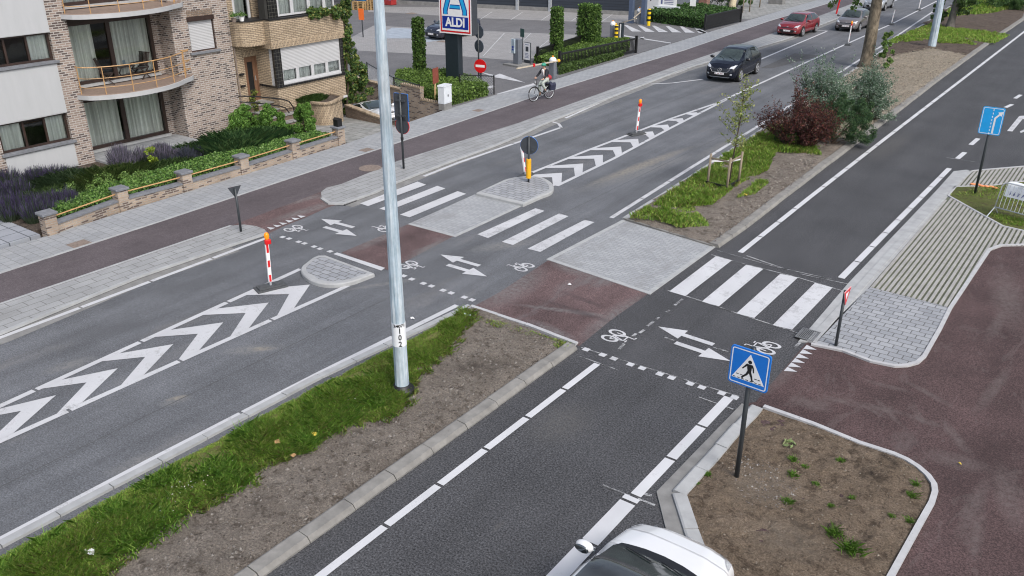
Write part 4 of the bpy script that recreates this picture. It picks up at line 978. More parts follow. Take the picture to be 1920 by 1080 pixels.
# ---- garden wall of the flats
gw = thing('garden_wall', 'low brown brick garden wall with stone capped piers and orange rails', 'garden wall', (-25.95, 17.5, LZ))
piers = [G(*p, LZ) for p in ((95, 442), (230, 393), (350, 360), (457, 328), (553, 297), (638, 270))]
piers = [(p[0]-.16, p[1]+.1) for p in piers]
for i, (x, y) in enumerate(piers):
    mb = MB(); mb.box(x-.18, x+.18, y-.18, y+.18, LZ-.1, LZ+.62); pr = mb.build('pier', M['garden_brick'], gw, world=True)
    mb = MB(); mb.box(x-.23, x+.23, y-.23, y+.23, LZ+.62, LZ+.70); l = gw.location; mb.v = [(a-l.x, b-l.y, c-l.z) for a, b, c in mb.v]; mb.build('cap', M['bluestone'], pr, bevel=.015)
for (x0, y0), (x1, y1) in zip(piers, piers[1:]):
    a, b = (x0, y0+.18), (x1, y1-.18)
    mb = MB(); mb.sweep([a, b], [(-.12, LZ-.1), (-.12, LZ+.27), (.12, LZ+.27), (.12, LZ-.1)]); mb.build('wall', M['garden_brick'], gw, world=True)
    mb = MB(); mb.sweep([a, b], [(-.15, LZ+.27), (-.15, LZ+.33), (.15, LZ+.32), (.15, LZ+.27)]); mb.build('coping', M['bluestone'], gw, world=True)
    mb = MB(); mb.tube([(a[0], a[1]-.02, LZ+.50), (b[0], b[1]+.02, LZ+.50)], .022, 8); mb.build('rail', M['orange_rail'], gw, world=True)
x, y = piers[-1]
mb = MB(); mb.box(x-.13, x+.13, y-.12, y+.12, LZ+.702, LZ+.98); mb.fprism([(y-.15, LZ+.98), (y+.15, LZ+.98), (y, LZ+1.05)], x-.15, x+.15); solo('mailbox', mb, M['black'], 'black letter box on the end pier of the garden wall', 'mailbox', bevel=.006)
# ---- walls of the sunken driveway
def wall_run(name, label, pts, h, m, base=-1.7, th=.22, cat='wall', cop=None):
    t = thing(name, label, cat, (pts[0][0], pts[0][1], 0))
    hs = h if isinstance(h, list) else [h]*(len(pts)-1)
    for (a, b), hh in zip(zip(pts, pts[1:]), hs):
        mb = MB(); mb.sweep([a, b], [(-th/2, base), (-th/2, hh), (th/2, hh), (th/2, base)]); mb.build('wall', m, t, world=True)
        mb = MB(); mb.sweep([a, b], [(-th/2-.03, hh), (-th/2-.03, hh+.07), (th/2+.03, hh+.07), (th/2+.03, hh)]); mb.build('coping', cop or M['yellow_soldier'], t, world=True)
    return t
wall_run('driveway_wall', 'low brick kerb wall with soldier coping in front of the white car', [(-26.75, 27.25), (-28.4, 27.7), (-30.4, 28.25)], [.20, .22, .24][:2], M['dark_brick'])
dw = wall_run('retaining_wall', 'old brown brick retaining wall stepping up beside the hedge', [(-26.6, 31.05), (-28.25, 31.2), (-29.75, 31.45), (-34.5, 32.4)], [.26, .80, .50], M['garden_brick'])
# ================================================================ STREET FURNITURE
def at_(px, z=0.0): return G(px[0], px[1], z)
# lamp posts: conical octagonal galvanised columns
def lamp_post(label, loc, r0, collar=True, h=10.5):
    t = thing('lamp_post', label, 'lamp post', loc)
    mb = MB(); mb.tube([(0, 0, .02), (0, 0, h)], [r0, r0*.50], 12); autosmooth(mb.build('column', M['galv'], t), 20)
    mb = MB(); mb.tube([(0, 0, h), (.0, 0, h+.15), (-.5, 0, h+.6), (-1.9, 0, h+.72)], [r0*.5, r0*.48, .05, .045], 10); mb.build('bracket', M['galv_plain'], t, smooth=True)
    mb = MB(); mb.box(-2.7, -1.8, -.16, .16, h+.66, h+.80); mb.build('lantern', M['sign_grey'], t, bevel=.04)
    if collar:
        mb = MB(); mb.lathe([(r0+.10, -.05), (r0+.105, .05), (r0+.09, .12), (r0+.03, .14), (r0+.025, .20), (r0, .21)], (0, 0, 0), 20); mb.build('base_collar', M['black'], t, smooth=True)
    return t
lx, ly, _ = G(755, 736, .08); LR = .148
lamp = lamp_post('tall galvanised lamp post with numbered white label on the near grass strip', (lx, ly, .08), LR)
def wrap_text(body, size, zc, r, bold=0.0, sx=1.0):
    o = text_mesh('number', body, size, M['black'], lamp, bold, .0005, sx=sx)
    base = math.atan2(-ly, -lx)+R_(6)
    for v in o.data.vertices:
        a = base+v.co.x/r; z = zc+v.co.y; v.co = (math.cos(a)*(r+.0035), math.sin(a)*(r+.0035), z)
    return o
mb = MB(); rr = LR*(1-.5*1.45/10.5)+.0035
mb.tube([(0, 0, 1.12), (0, 0, 1.62)], [LR*(1-.5*1.12/10.5)+.002, LR*(1-.5*1.62/10.5)+.002], 24); autosmooth(mb.build('number_label', M['label_white'], lamp), 30)
for k, chh in enumerate('102'): wrap_text(chh, .165, 1.475-.145*k, rr+.001, .004, .8)
wrap_text('24071', .085, 1.585, rr+.001, .003, 1.15)
flx, fly, _ = G(1747, 87, .1)
lamp_post('distant galvanised lamp post standing where mulch meets dark soil', (flx, fly, .1), .26, False)
# sign on post
def rounded(w, h, r, n=4):
    out = []
    for cx, cy, a0 in ((w/2-r, h/2-r, 0), (-w/2+r, h/2-r, 90), (-w/2+r, -h/2+r, 180), (w/2-r, -h/2+r, 270)):
        for k in range(n+1):
            a = R_(a0+90*k/n); out.append((cx+r*math.cos(a), cy+r*math.sin(a)))
    return out
def plate(name, poly, m, t, zc, d0, d1, rz=0.0):
    """flat plate facing local -Y, poly in (x, z) about zc; d = distance of back and front face along -Y"""
    mb = MB(); mb.prism(poly, d0, d1); mb.v = [(a, -c, b+zc) for a, b, c in mb.v]; mb.f = [tuple(f) for f in mb.f]
    return mb.build(name, m, t)
def ring2(poly, k): return [(x*k[0], y*k[1]) for x, y in poly]
def band_poly(mb, poly, w, d0, d1, zc):
    """closed outline band (border line) on a plate"""
    n = len(poly); c = Vector((sum(p[0] for p in poly)/n, sum(p[1] for p in poly)/n)); P = [Vector(p) for p in poly]
    def off(i):
        a, b, d = P[i-1], P[i], P[(i+1) % n]; n1 = Vector((-(b-a).y, (b-a).x)).normalized(); n2 = Vector((-(d-b).y, (d-b).x)).normalized()
        q = (n1+n2).normalized(); return b+q*w/max(.5, q.dot(n1))
    I = [off(i) for i in range(n)]
    for i in range(n):
        j = (i+1) % n
        mb.add([(P[i].x, -d1, P[i].y+zc), (P[j].x, -d1, P[j].y+zc), (I[j].x, -d1, I[j].y+zc), (I[i].x, -d1, I[i].y+zc)], [(0, 1, 2, 3)])
def post(t, h, r=.038, m='post_grey', z0=-.1):
    mb = MB(); mb.tube([(0, 0, z0), (0, 0, h)], r, 12); mb.lathe([(r+.002, h-.002), (r+.002, h+.01), (r*.5, h+.018)], (0, 0, 0), 12); return mb.build('post', M[m], t, smooth=True)
# pedestrian crossing sign
px, py, _ = G(1381, 894, .06); S = .69
t = thing('crossing_sign', 'square blue pedestrian crossing sign with white triangle on the bare plot', 'traffic sign', (px, py, .06), R_(-3))
post(t, 2.56, .042)
zc = 2.20; sq = rounded(S, S, .05)
p = plate('sign_panel', sq, M['blue'], t, zc, .045, .075)
b = MB(); band_poly(b, rounded(S-.05, S-.05, .04), .018, .045, .0765, zc); b.build('border', M['sign_white'], p)
plate('white_triangle', [(-.285, -.235), (.285, -.235), (0, .265)], M['sign_white'], p, zc, .075, .0765)
def shape(polys, name, m, par, zc, d=.078):
    mb = MB()
    for k, q in enumerate(polys):
        k0 = len(mb.v); mb.sheet(q, 0); mb.v[k0:] = [(a, -d-.0002*k, bb+zc) for a, bb, c in mb.v[k0:]]
    return mb.build(name, m, par)
circ = lambda cx, cy, r, n=14: [(cx+r*math.cos(2*PI*i/n), cy+r*math.sin(2*PI*i/n)) for i in range(n)]
def limb(a, b, w0, w1):
    a = Vector(a); b = Vector(b); d = (b-a).normalized(); n = Vector((-d.y, d.x)); return [tuple(a-n*w0/2), tuple(b-n*w1/2), tuple(b+n*w1/2), tuple(a+n*w0/2)]
man = [circ(.005, .125, .034), [(-.045, .085), (.05, .085), (.045, -.02), (.04, -.06), (-.02, -.055), (-.03, .0)],
       limb((-.03, .08), (-.085, .01), .035, .025), limb((-.085, .012), (-.115, -.025), .025, .02), limb((.04, .078), (.075, .02), .035, .025), limb((.075, .02), (.085, -.05), .025, .02),
       limb((.0, -.045), (-.035, -.12), .045, .035), limb((-.035, -.115), (-.11, -.19), .034, .026), limb((.02, -.05), (.055, -.13), .048, .036), limb((.055, -.125), (.075, -.20), .034, .026), limb((.07, -.2), (.105, -.195), .02, .016), limb((-.11, -.19), (-.085, -.20), .022, .016)]
shape(man, 'walking_figure', M['black'], p, zc)
stp_ = [[(x0, z0), (x0+.045, z0), (x0+.045, z0+.013), (x0, z0+.013)] for z0, xs in ((-.155, (-.21, -.14, .11, .17)), (-.222, (-.26, -.185, -.11, -.035, .04, .115, .19))) for x0 in xs]
shape(stp_, 'crossing_dashes', M['black'], p, zc)
# lane sign: light blue with arrow
px, py, _ = G(1828, 362, .06)
t = thing('lane_sign', 'light blue sign with white bending arrow on a tall dark post beside the verge', 'traffic sign', (px, py, .06), R_(0))
post(t, 2.95, .042); zc = 2.50; w, h = .66, .90
p = plate('sign_panel', rounded(w, h, .06), M['blue_light'], t, zc, .045, .075)
b = MB(); band_poly(b, rounded(w-.05, h-.05, .05), .018, .045, .0765, zc); b.build('border', M['sign_white'], p)
shape([limb((.09, -.40), (.09, .12), .055, .055), limb((.085, .10), (.21, .25), .055, .055), [(.29, .335), (.14, .30), (.25, .17)]], 'arrow', M['sign_white'], p, zc)
shape([limb((.0, z), (.0, z+.06), .026, .026) for z in (-.44, -.33, -.22, -.11, 0, .11, .22, .33)], 'lane_dashes', M['sign_white'], p, zc)
# yield sign near the pavers (seen almost edge-on), red frame
def yield_sign(label, loc, rz, hh, s, face_back=False):
    t = thing('yield_sign', label, 'traffic sign', loc, rz)
    post(t, hh, .036)
    tri = [(-s/2, s*.43), (0, -s*.43), (s/2, s*.43)]; zc = hh-s*.32
    p = plate('sign_panel', tri, M['sign_white'] if not face_back else M['sign_white'], t, zc, .037, .050)
    b = MB(); 
    mbk = MB(); mbk.prism([(x*1.02, z*1.02) for x, z in tri], .036, .040); mbk.v = [(a, -c, bb+zc) for a, bb, c in mbk.v]; mbk.build('panel_back', M['sign_grey'] if face_back else M['sign_red'], p)
    band_poly(b, tri[::1] if False else [tri[0], tri[1], tri[2]], .075*s/.5, .05, .0515, zc); b.build('red_border', M['sign_red'], p)
    return t
yield_sign('small red framed yield sign seen edge-on at the grey paver corner', G(1567, 648, .03), R_(88), 1.36, .44)
yield_sign('small dark backed yield sign on the rounded end of the paved strip', G(452, 434, LZ), R_(-100), 1.36, .42, True)
# double sign seen from behind by the cycle path
px, py, _ = G(757, 316, LZ)
t = thing('sign_post', 'dark back of a rectangular and a round sign on one post by the cycle path', 'traffic sign', (px, py, LZ), R_(188))
post(t, 2.78, .042)
mb = MB(); mb.lathe([(.05, 1.08), (.055, 1.12), (.055, 1.17), (.05, 1.2)], (0, 0, 0), 12); mb.build('post_clamp', M['black'], t)
p = plate('rectangular_panel', rounded(.62, 1.0, .04), M['blue'], t, 2.28, .046, .075); q = plate('panel_back', rounded(.60, .98, .04), M['sign_grey'], p, 2.28, .040, .046)
mb = MB(); mb.box(-.20, .20, -.04, .03, 1.95, 2.02); mb.box(-.20, .20, -.04, .03, 2.5, 2.57); mb.build('bracket', M['sign_grey'], p)
p = plate('round_panel', circ(0, 0, .31, 28), M['sign_red'], t, 1.60, .046, .070); plate('panel_back', circ(0, 0, .295, 28), M['sign_grey'], p, 1.60, .040, .046)
# keep-side sign on upper island, yellow bollard
px, py, _ = G(991, 341, .12)
t = thing('island_sign', 'round dark-backed sign above a yellow bollard sleeve on the upper island', 'traffic sign', (px, py, .12), R_(200))
post(t, 1.62, .036)
p = plate('round_panel', circ(0, 0, .32, 28), M['blue'], t, 1.30, .044, .07); plate('panel_back', circ(0, 0, .313, 28), M['sign_grey'], p, 1.30, .037, .044)
mb = MB(); mb.bar((-.17, .0, 1.16), (-.1, .0, 1.16), .02, .02); mb.build('bracket', M['sign_back'], p)
mb = MB(); mb.lathe([(.085, .14), (.09, .16), (.09, .80), (.085, .83), (.04, .835)], (0, 0, 0), 18); mb.build('bollard_sleeve', M['yellow'], t, smooth=False)
# delineator beacons
def beacon(label, px, h, lamp_, rz=0.0, tilt=(0, 0), scale=1.0, z=.006):
    x, y, _ = G(*px, z); t = thing('delineator_post', label, 'delineator', (x, y, z), rz, 'red and white delineator posts')
    mb = MB(); mb.box(-.20, .20, -.40, .40, 0, .05); mb.box(-.16, .16, -.34, .34, .05, .09); mb.box(-.07, .07, -.30, -.10, .09, .105); mb.box(-.07, .07, .10, .30, .09, .105); mb.build('foot', M['rubber'], t, bevel=.02)
    tx, ty = tilt
    def P(f): return (tx*f, ty*f, .08+(h-.08)*f)
    n = 6; w = .095
    bl = MB(); bl.bar(P(0), P(.10), .05, .05); bl.build('shaft', M['galv_plain'], t)
    body = MB(); body.bar(P(.09), P(1.0), w, .07, (1, 0, 0)); bb = body.build('blade', M['sign_white'], t, bevel=.012)
    red = MB()
    for f0, f1 in ((.10, .26), (.44, .60), (.78, .97)): red.bar(P(f0), P(f1), w*.62, .075, (1, 0, 0))
    red.build('red_band', M['sign_red'], bb)
    if lamp_:
        m2 = MB(); x0, y0, z0 = P(1.0); m2.box(x0-.05, x0+.05, y0-.05, y0+.11, z0-.04, z0+.09); l = m2.build('lamp_housing', M['sign_red'], t, bevel=.02)
        m2 = MB(); m2.lathe([(.04, z0+.09), (.055, z0+.12), (.066, z0+.17), (.062, z0+.23), (.04, z0+.27), (.012, z0+.28)], (x0, y0+.02, 0), 16); m2.build('amber_lens', M['amber'], l, smooth=True)
    return t
beacon('red and white post with amber lamp beside the near end of the lower island', (508, 540), 1.26, True, R_(-20), (.02, .03))
beacon('red and white post with round amber lamp on the far chevrons', (1193, 252), 1.24, True, R_(-20), (.06, .04))
beacon('leaning red and white post half hidden behind the round island sign', (985, 331), 1.12, False, R_(10), (-.14, -.05))
beacon('red and white post with amber lamp in front of the grey hatchback', (1590, 84), 1.30, True, R_(10), (.03, .0))
beacon('plain red and white post on the centre line beyond the tree trunk', (1671, 46), 1.12, False, R_(10), (.08, 0))
beacon('farthest red and white post on the centre line at the top edge', (1722, 19), 1.12, False, R_(10), (.06, 0))
# tall red marker pole by the path
px, py, _ = G(1568, 26, LZ); mb = MB(); mb.tube([(px, py, LZ), (px+.25, py, LZ+2.4)], .07, 8); solo('marker_pole', mb, M['sign_red'], 'leaning red pole on the paved strip behind the red hatchback', 'pole')
# crowd barrier with banner on the right verge
b0 = G(1858, 404, .05); b1 = G(2010, 446, .05)
t = thing('crowd_barrier', 'galvanised crowd barrier with a white banner standing on the verge', 'barrier', b0)
dx, dy = b1[0]-b0[0], b1[1]-b0[1]; L = math.hypot(dx, dy); t.rotation_euler.z = math.atan2(dy, dx)
# the barrier leans back: top edge displaced away from the viewer
H_ = 1.08; LN = .42
def Q(f, zz): return (.03+f*2.3, LN*zz/H_*.55, zz)
mb = MB(); mb.tube([Q(0, .28), Q(0, .95), Q(.03, 1.05), Q(.08, H_), Q(.92, H_), Q(.97, 1.05), Q(1, .95), Q(1, .28), Q(0, .28)], .019, 8); mb.build('frame', M['galv_plain'], t, smooth=True)
mb = MB()
for k in range(1, 19): mb.tube([Q(k/19, .28), Q(k/19, H_)], .009, 6)
mb.build('bar', M['galv_plain'], t)
for f in (.0, .97):
    mb = MB(); mb.tube([Q(f, .28), (Q(f, 0)[0]-.02, -.32, .02)], .018, 6); mb.tube([Q(f, .28), (Q(f, 0)[0], .35, .02)], .018, 6); mb.build('foot', M['galv_plain'], t)
mb = MB(); n = 24
vs = []
for i in range(n+1):
    f = .06+.9*i/n
    for zz in (.66, .86, 1.10): q = Q(f, zz); vs.append((q[0], q[1]+.04+.012*math.sin(i*1.1+zz*5), zz))
    q = Q(f, 1.10); vs.append((q[0], q[1]+.30, 1.07+.01*math.sin(i*.7)))
mb.add(vs, [(4*i+j, 4*i+4+j, 4*i+5+j, 4*i+1+j) for i in range(n) for j in range(3)]); bn = mb.build('banner', M['label_white'], t, smooth=True)
M['banner_ink'] = plain('banner_ink', (.12, .14, .30), .6, var=.2)
mb = MB()
for k in range(11):
    f = .12+.055*k; q = Q(f, .78)
    for j in range(random.choice((2, 3))):
        mb.bar((q[0]+random.uniform(-.02, .03), q[1]+.018, .72+random.uniform(0, .03)), (q[0]+random.uniform(.0, .06), q[1]+.025, .84+random.uniform(-.05, .02)), .014, .004, (0, 1, 0))
mb.build('banner_writing', M['banner_ink'], bn)
M['orange_cloth'] = plain('orange_mesh', (.75, .28, .12), .8, var=.2)
x, y, _ = G(1845, 349, .05); mb = MB()
for k in range(6): mb.ell((x-.35+.14*k, y+.05*math.sin(k*2), .06), (.11, .08, .035), 8, 5)
solo('netting_scrap', mb, M['orange_cloth'], 'scrap of orange netting lying at the verge edge behind the blue sign', 'netting', smooth=True)
# litter on the ground
M['litter'] = plain('litter_white', (.75, .76, .77), .6, var=.1); M['litter_blue'] = plain('litter_pale_blue', (.55, .66, .75), .4, var=.2)
M['dead_leaf'] = plain('dead_leaf', (.42, .26, .12), .8, var=.3); M['yellow_leaf'] = plain('yellow_leaf', (.65, .50, .08), .7, var=.2)
def scrap(name, label, cat, px, s, m, z=.14, grp=None):
    x, y, _ = G(*px, z); mb = MB(); n = 7
    vs = [(0, 0, .015)]+[(s*(.6+.4*random.random())*math.cos(2*PI*i/n), s*.6*(.6+.4*random.random())*math.sin(2*PI*i/n), random.uniform(0, .05)) for i in range(n)]
    mb.add([(x+a, y+b, z+c) for a, b, c in vs], [(0, 1+i, 1+(i+1) % n) for i in range(n)]); solo(name, mb, m, label, cat, grp)
scrap('plastic_bag', 'crumpled pale blue plastic scrap at the tip of the grass strip', 'litter', (876, 592), .13, M['litter_blue'], .16)
scrap('paper_scrap', 'white paper scrap in the long grass near the bottom left', 'litter', (169, 1036), .12, M['litter'], .20)
scrap('paper_scrap', 'tiny white paper scrap on the red crossing surface', 'litter', (1068, 534), .08, M['litter'], .02)
scrap('paper_scrap', 'pair of white specks on the asphalt right of the numbered lamp post', 'litter', (773, 598), .08, M['litter'], .02)
scrap('yellow_leaf', 'small yellow leaf lying on the soil by the staked tree', 'leaf', (1398, 366), .09, M['yellow_leaf'], .14)
scrap('yellow_leaf', 'small yellow leaf lying on the red path right of the plot', 'leaf', (1799, 871), .05, M['yellow_leaf'], .02)
for k, (q, lab) in enumerate((((550, 856), 'brown dead leaf at the soil edge nearest the lamp post'), ((520, 830), 'brown dead leaf deep in the tall grass clump'), ((498, 806), 'brown dead leaf on mown grass by the road edge line'), ((235, 975), 'pale curled leaf amid white clover flowers'), ((588, 814), 'yellowish leaf near the largest grass tuft'))):
    scrap('dead_leaf', lab, 'leaf', q, .09, M['dead_leaf'] if k != 4 else M['yellow_leaf'], .20, 'dead leaves on the grass strip')
# ================================================================ VEGETATION
LEAF_GAIN = 1.45
def leaf_object(name, P, size, pal, m=None, parent=None, aspect=.55, up=0.0, kind=None, nrm=None, dirv=None):
    """many leaf-sized diamonds at points P (n, 3); pal = list of base colours, mixed per leaf"""
    P = np.asarray(P, float); n = len(P)
    d = RG.normal(size=(n, 3)) if dirv is None else dirv + RG.normal(size=(n, 3))*.35
    d[:, 2] += up; d /= np.linalg.norm(d, axis=1)[:, None]
    r = RG.normal(size=(n, 3)); r[:, 2] *= .6; b = np.cross(d, r); b /= np.linalg.norm(b, axis=1)[:, None]
    s = (np.asarray(size) if np.ndim(size) else np.full(n, size))*RG.uniform(.65, 1.3, n); s = s[:, None]
    V = np.stack([P-d*s*.5, P-b*s*.5*aspect, P+d*s*.5, P+b*s*.5*aspect], 1).reshape(-1, 3)
    pal = np.array(pal)*LEAF_GAIN; c = pal[RG.integers(0, len(pal), n)]*RG.uniform(.65, 1.35, (n, 1)); c = np.repeat(np.c_[c, np.ones(n)], 4, 0)
    return raw_mesh(name, V, 4, c, m or M['leaf'], parent)
def raw_mesh(name, V, k, c, m, parent):
    me = bpy.data.meshes.new(name); N_ = len(V); nf = N_//k
    if parent is not None:
        l = parent.location; V = V-np.array([l.x, l.y, l.z])
    me.vertices.add(N_); me.vertices.foreach_set('co', V.astype(np.float32).ravel())
    me.loops.add(N_); me.loops.foreach_set('vertex_index', np.arange(N_, dtype=np.int32))
    me.polygons.add(nf); me.polygons.foreach_set('loop_start', np.arange(0, N_, k, dtype=np.int32)); me.polygons.foreach_set('loop_total', np.full(nf, k, dtype=np.int32))
    me.update(calc_edges=True)
    a = me.color_attributes.new('Col', 'FLOAT_COLOR', 'POINT'); a.data.foreach_set('color', np.clip(c, 0, 1).astype(np.float32).ravel())
    me.materials.append(m); me.validate(); return link(name, me, parent)
def clumps(c, r, k, n, cr, shell=.75, flat=1.0):
    """points in k sub-clumps spread through an ellipsoid"""
    c = np.array(c); r = np.array(r)
    u = RG.normal(size=(k, 3)); u /= np.linalg.norm(u, axis=1)[:, None]; u *= RG.uniform(shell, 1, (k, 1))**.7
    cc = c+u*r; cc[:, 2] = np.maximum(cc[:, 2], c[2]-r[2]*.95)
    i = RG.integers(0, k, n); w = RG.uniform(.5, 1.2, k)[i]
    q = RG.normal(size=(n, 3)); q /= np.linalg.norm(q, axis=1)[:, None]; q *= RG.uniform(.2, 1, (n, 1))**.5
    return cc[i]+q*(cr*w)[:, None]*np.array([1, 1, flat])
def in_poly(P, poly):
    x, y = P[:, 0], P[:, 1]; c = np.zeros(len(P), bool); j = len(poly)-1
    for i in range(len(poly)):
        (xi, yi), (xj, yj) = poly[i], poly[j]
        c ^= ((yi > y) != (yj > y)) & (x < (xj-xi)*(y-yi)/(yj-yi+1e-12)+xi); j = i
    return c
def poly_pts(poly, n):
    p = np.array(poly); lo, hi = p.min(0), p.max(0); out = np.zeros((0, 2))
    while len(out) < n:
        q = RG.uniform(lo, hi, (n*2, 2)); out = np.r_[out, q[in_poly(q, poly)]]
    return out[:n]
def npn(x, y, s, seed=0.0): return np.array([noise.noise(Vector((a*s, b*s, seed))) for a, b in zip(x, y)])
def blades(name, P, z0, h, w, pal, lean=.45, m=None, parent=None, dry=None):
    """grass blades: bent three-point slivers (two triangles joined as a quad)"""
    n = len(P); a = RG.uniform(0, 2*PI, n); h = h*RG.uniform(.55, 1.25, n); l = h*RG.uniform(.1, lean*2, n)
    ca, sa = np.cos(a), np.sin(a); base = np.c_[P, np.broadcast_to(z0, n)]
    side = np.c_[-sa, ca, np.zeros(n)]*(w*RG.uniform(.6, 1.3, n))[:, None]/2
    midp = base+np.c_[ca*l*.35, sa*l*.35, h*.62]; tipp = base+np.c_[ca*l, sa*l, h]
    V = np.stack([base-side, base+side, midp+side*.8, tipp, midp-side*.8], 1).reshape(-1, 3)
    pal = np.array(pal); c = pal[RG.integers(0, len(pal), n)]*RG.uniform(.7, 1.25, (n, 1))
    if dry is not None: c = np.where(dry[:, None], np.array([.30, .26, .10])*RG.uniform(.7, 1.2, (n, 1)), c)
    return raw_mesh(name, V, 5, np.repeat(np.c_[c, np.ones(n)], 5, 0), m or M['grassblade'], parent)
GP = [(.24, .42, .055), (.31, .50, .075), (.36, .52, .11), (.20, .36, .07), (.44, .50, .15)]
# ---- grass of the near strip
M['turf'] = soilmat('turf', (.17, .20, .055), (.24, .25, .085), (.15, .115, .065))
gpoly = GL([(0, 1043), (300, 882), (600, 722), (868, 588), (880, 594), (872, 612), (845, 650), (805, 686), (765, 730), (752, 770), (700, 792), (612, 800), (575, 850), (500, 868), (460, 905), (410, 935), (330, 968), (270, 1000), (230, 1035), (190, 1085), (150, 1130), (60, 1200), (-200, 1200)], .1)
def patch_grass(name, poly, n, h, w, seed, pal=GP, z=.09, thin=.1, tall=1.0, edge=.0):
    P = poly_pts(poly, n); f = npn(P[:, 0], P[:, 1], .9, seed); g = npn(P[:, 0], P[:, 1], 2.6, seed+5)
    keep = (g+f*.5) > -.42+thin*RG.normal(size=len(P))*.8-.15+thin
    P, f, g = P[keep], f[keep], g[keep]
    hh = h*(1+1.1*np.clip(f+.15, -.45, .8)*tall+.6*g)
    if edge: hh = hh*np.clip((P[:, 0]+12.55)/edge, .30, 1.25)
    dry = RG.uniform(size=len(P)) < .05+.10*(f < -.1)
    o = blades(name, P, z, hh, w, pal, .5, dry=dry); o['kind'] = 'stuff'; return o
soil_grid('turf', gpoly, .055, .062, .065, M['turf'], .06, 1)
patch_grass('grass', gpoly, 140000, .085, .008, 2.0, edge=.75)
mid = np.array([list(G(575, 835, .1)[:2]), list(G(240, 1015, .1)[:2]), list(G(285, 985, .1)[:2]), list(G(720, 760, .1)[:2]), list(G(640, 790, .1)[:2]), list(G(430, 905, .1)[:2]), [-11.6, 9.6], [-11.3, 8.8], [-11.9, 8.0], [-11.8, 5.2], [-11.9, 4.2], [-11.5, 6.9], [-11.35, 10.4], [-12.0, 6.2], [-11.75, 3.4]])
T = np.concatenate([c+RG.normal(size=(700, 2))*RG.uniform(.12, .26) for c in mid]); T = T[(T[:, 0] > -12.2) & (T[:, 0] < -10.6)]
o = blades('grass_tuft', T, .09, np.full(len(T), .165), .008, [(.24, .46, .07), (.30, .52, .08), (.19, .38, .07), (.38, .55, .13)], .7); o['kind'] = 'stuff'
gp = np.array(gpoly[3:21]); i_ = RG.integers(0, len(gp)-1, 260); f_ = RG.uniform(0, 1, (260, 1)); E0 = gp[i_]*(1-f_)+gp[i_+1]*f_+RG.normal(size=(260, 2))*.10
Fz = np.concatenate([c+RG.normal(size=(26, 2))*RG.uniform(.02, .07) for c in E0]); Fz = Fz[Fz[:, 0] > -12.3]
o = blades('grass_fringe', Fz, .10, np.full(len(Fz), .10), .008, GP, .8, dry=RG.uniform(size=len(Fz)) < .22); o['kind'] = 'stuff'
# fine stray blades on the soil + clover flowers
F = np.concatenate([np.array(G(*c, .2)[:2])+RG.normal(size=(34, 2))*(.22, .28) for c in ((200, 1010), (330, 945), (380, 915), (600, 890), (95, 1045), (150, 1025), (250, 965), (690, 790), (730, 700))])
F = np.concatenate([np.array(G(*c, .2)[:2])+RG.normal(size=(26, 2))*(.16, .30) for c in ((185, 1000), (170, 1010), (345, 910), (372, 902), (310, 955), (100, 1042), (690, 730))])
F = F[(F[:, 0] > -12.5) & (F[:, 0] < -11)]
o = leaf_object('clover_flowers', np.c_[F, RG.uniform(.15, .24, len(F))], .024, [(.75, .75, .68)], aspect=.9); o['kind'] = 'stuff'
# stones and clods
def pebbles(name, poly, n, s0, s1, z, cols):
    P = poly_pts(poly, n); s = s0+(s1-s0)*RG.uniform(0, 1, n)**4
    oc = np.array([(1, 0, 0), (0, 1, 0), (-1, 0, 0), (0, -1, 0), (0, 0, .8), (0, 0, -.5)], float); fc = [(0, 1, 4), (1, 2, 4), (2, 3, 4), (3, 0, 4)]
    a = RG.uniform(0, 2*PI, n); R3 = np.stack([np.cos(a), -np.sin(a), np.sin(a), np.cos(a)], 1).reshape(n, 2, 2)
    v = oc[None]*RG.uniform(.6, 1.2, (n, 6, 1))*s[:, None, None]; v[:, :, :2] = np.einsum('nij,nkj->nki', R3, v[:, :, :2]*np.array([1, .75]))
    zz = z(P) if callable(z) else np.full(n, z)
    v += np.c_[P, zz][:, None, :]
    V = v[:, np.array(fc).ravel()].reshape(-1, 3); cols = np.array(cols); c = cols[RG.integers(0, len(cols), n)]*RG.uniform(.7, 1.3, (n, 1))
    o = raw_mesh(name, V, 3, np.repeat(np.c_[c, np.ones(n)], 12, 0), M['stone'], None); o['kind'] = 'stuff'; return o
M['stone'] = leafmat('stone_chip', 0.0, .95)
def soil_z(name):
    me = bpy.data.objects[name].data; bv = BVHTree.FromPolygons([v.co for v in me.vertices], [p.vertices[:] for p in me.polygons])
    def f(P):
        out = []
        for x, y in P:
            h = bv.ray_cast(Vector((x, y, 2)), Vector((0, 0, -1))); out.append(h[0].z if h[0] else .08)
        return np.array(out)
    return f
spoly = GL([(882, 590), (1060, 650), (870, 790), (640, 950), (470, 1075), (250, 1075), (420, 945), (560, 865), (620, 806), (700, 795), (760, 765), (790, 700)], .1)
pebbles('stone_chips', spoly, 5200, .006, .045, soil_z('planting_soil'), [(.15, .138, .125), (.10, .09, .08), (.19, .178, .162), (.075, .065, .056)])
plot = [(p[0], p[1]) for p in plot_in] + [(p[0], p[1]) for p in plot_out[::-1]]
pebbles('stone_chips', plot, 2600, .005, .03, soil_z('bare_plot'), [(.16, .13, .10), (.10, .08, .06), (.24, .21, .17)])
rub = GL([(1370, 850), (1440, 865), (1500, 915), (1480, 960), (1400, 945), (1375, 900)], .05)
pebbles('rubble', rub, 900, .004, .034, soil_z('bare_plot'), [(.20, .18, .165), (.15, .13, .115), (.26, .25, .235), (.12, .10, .085)])
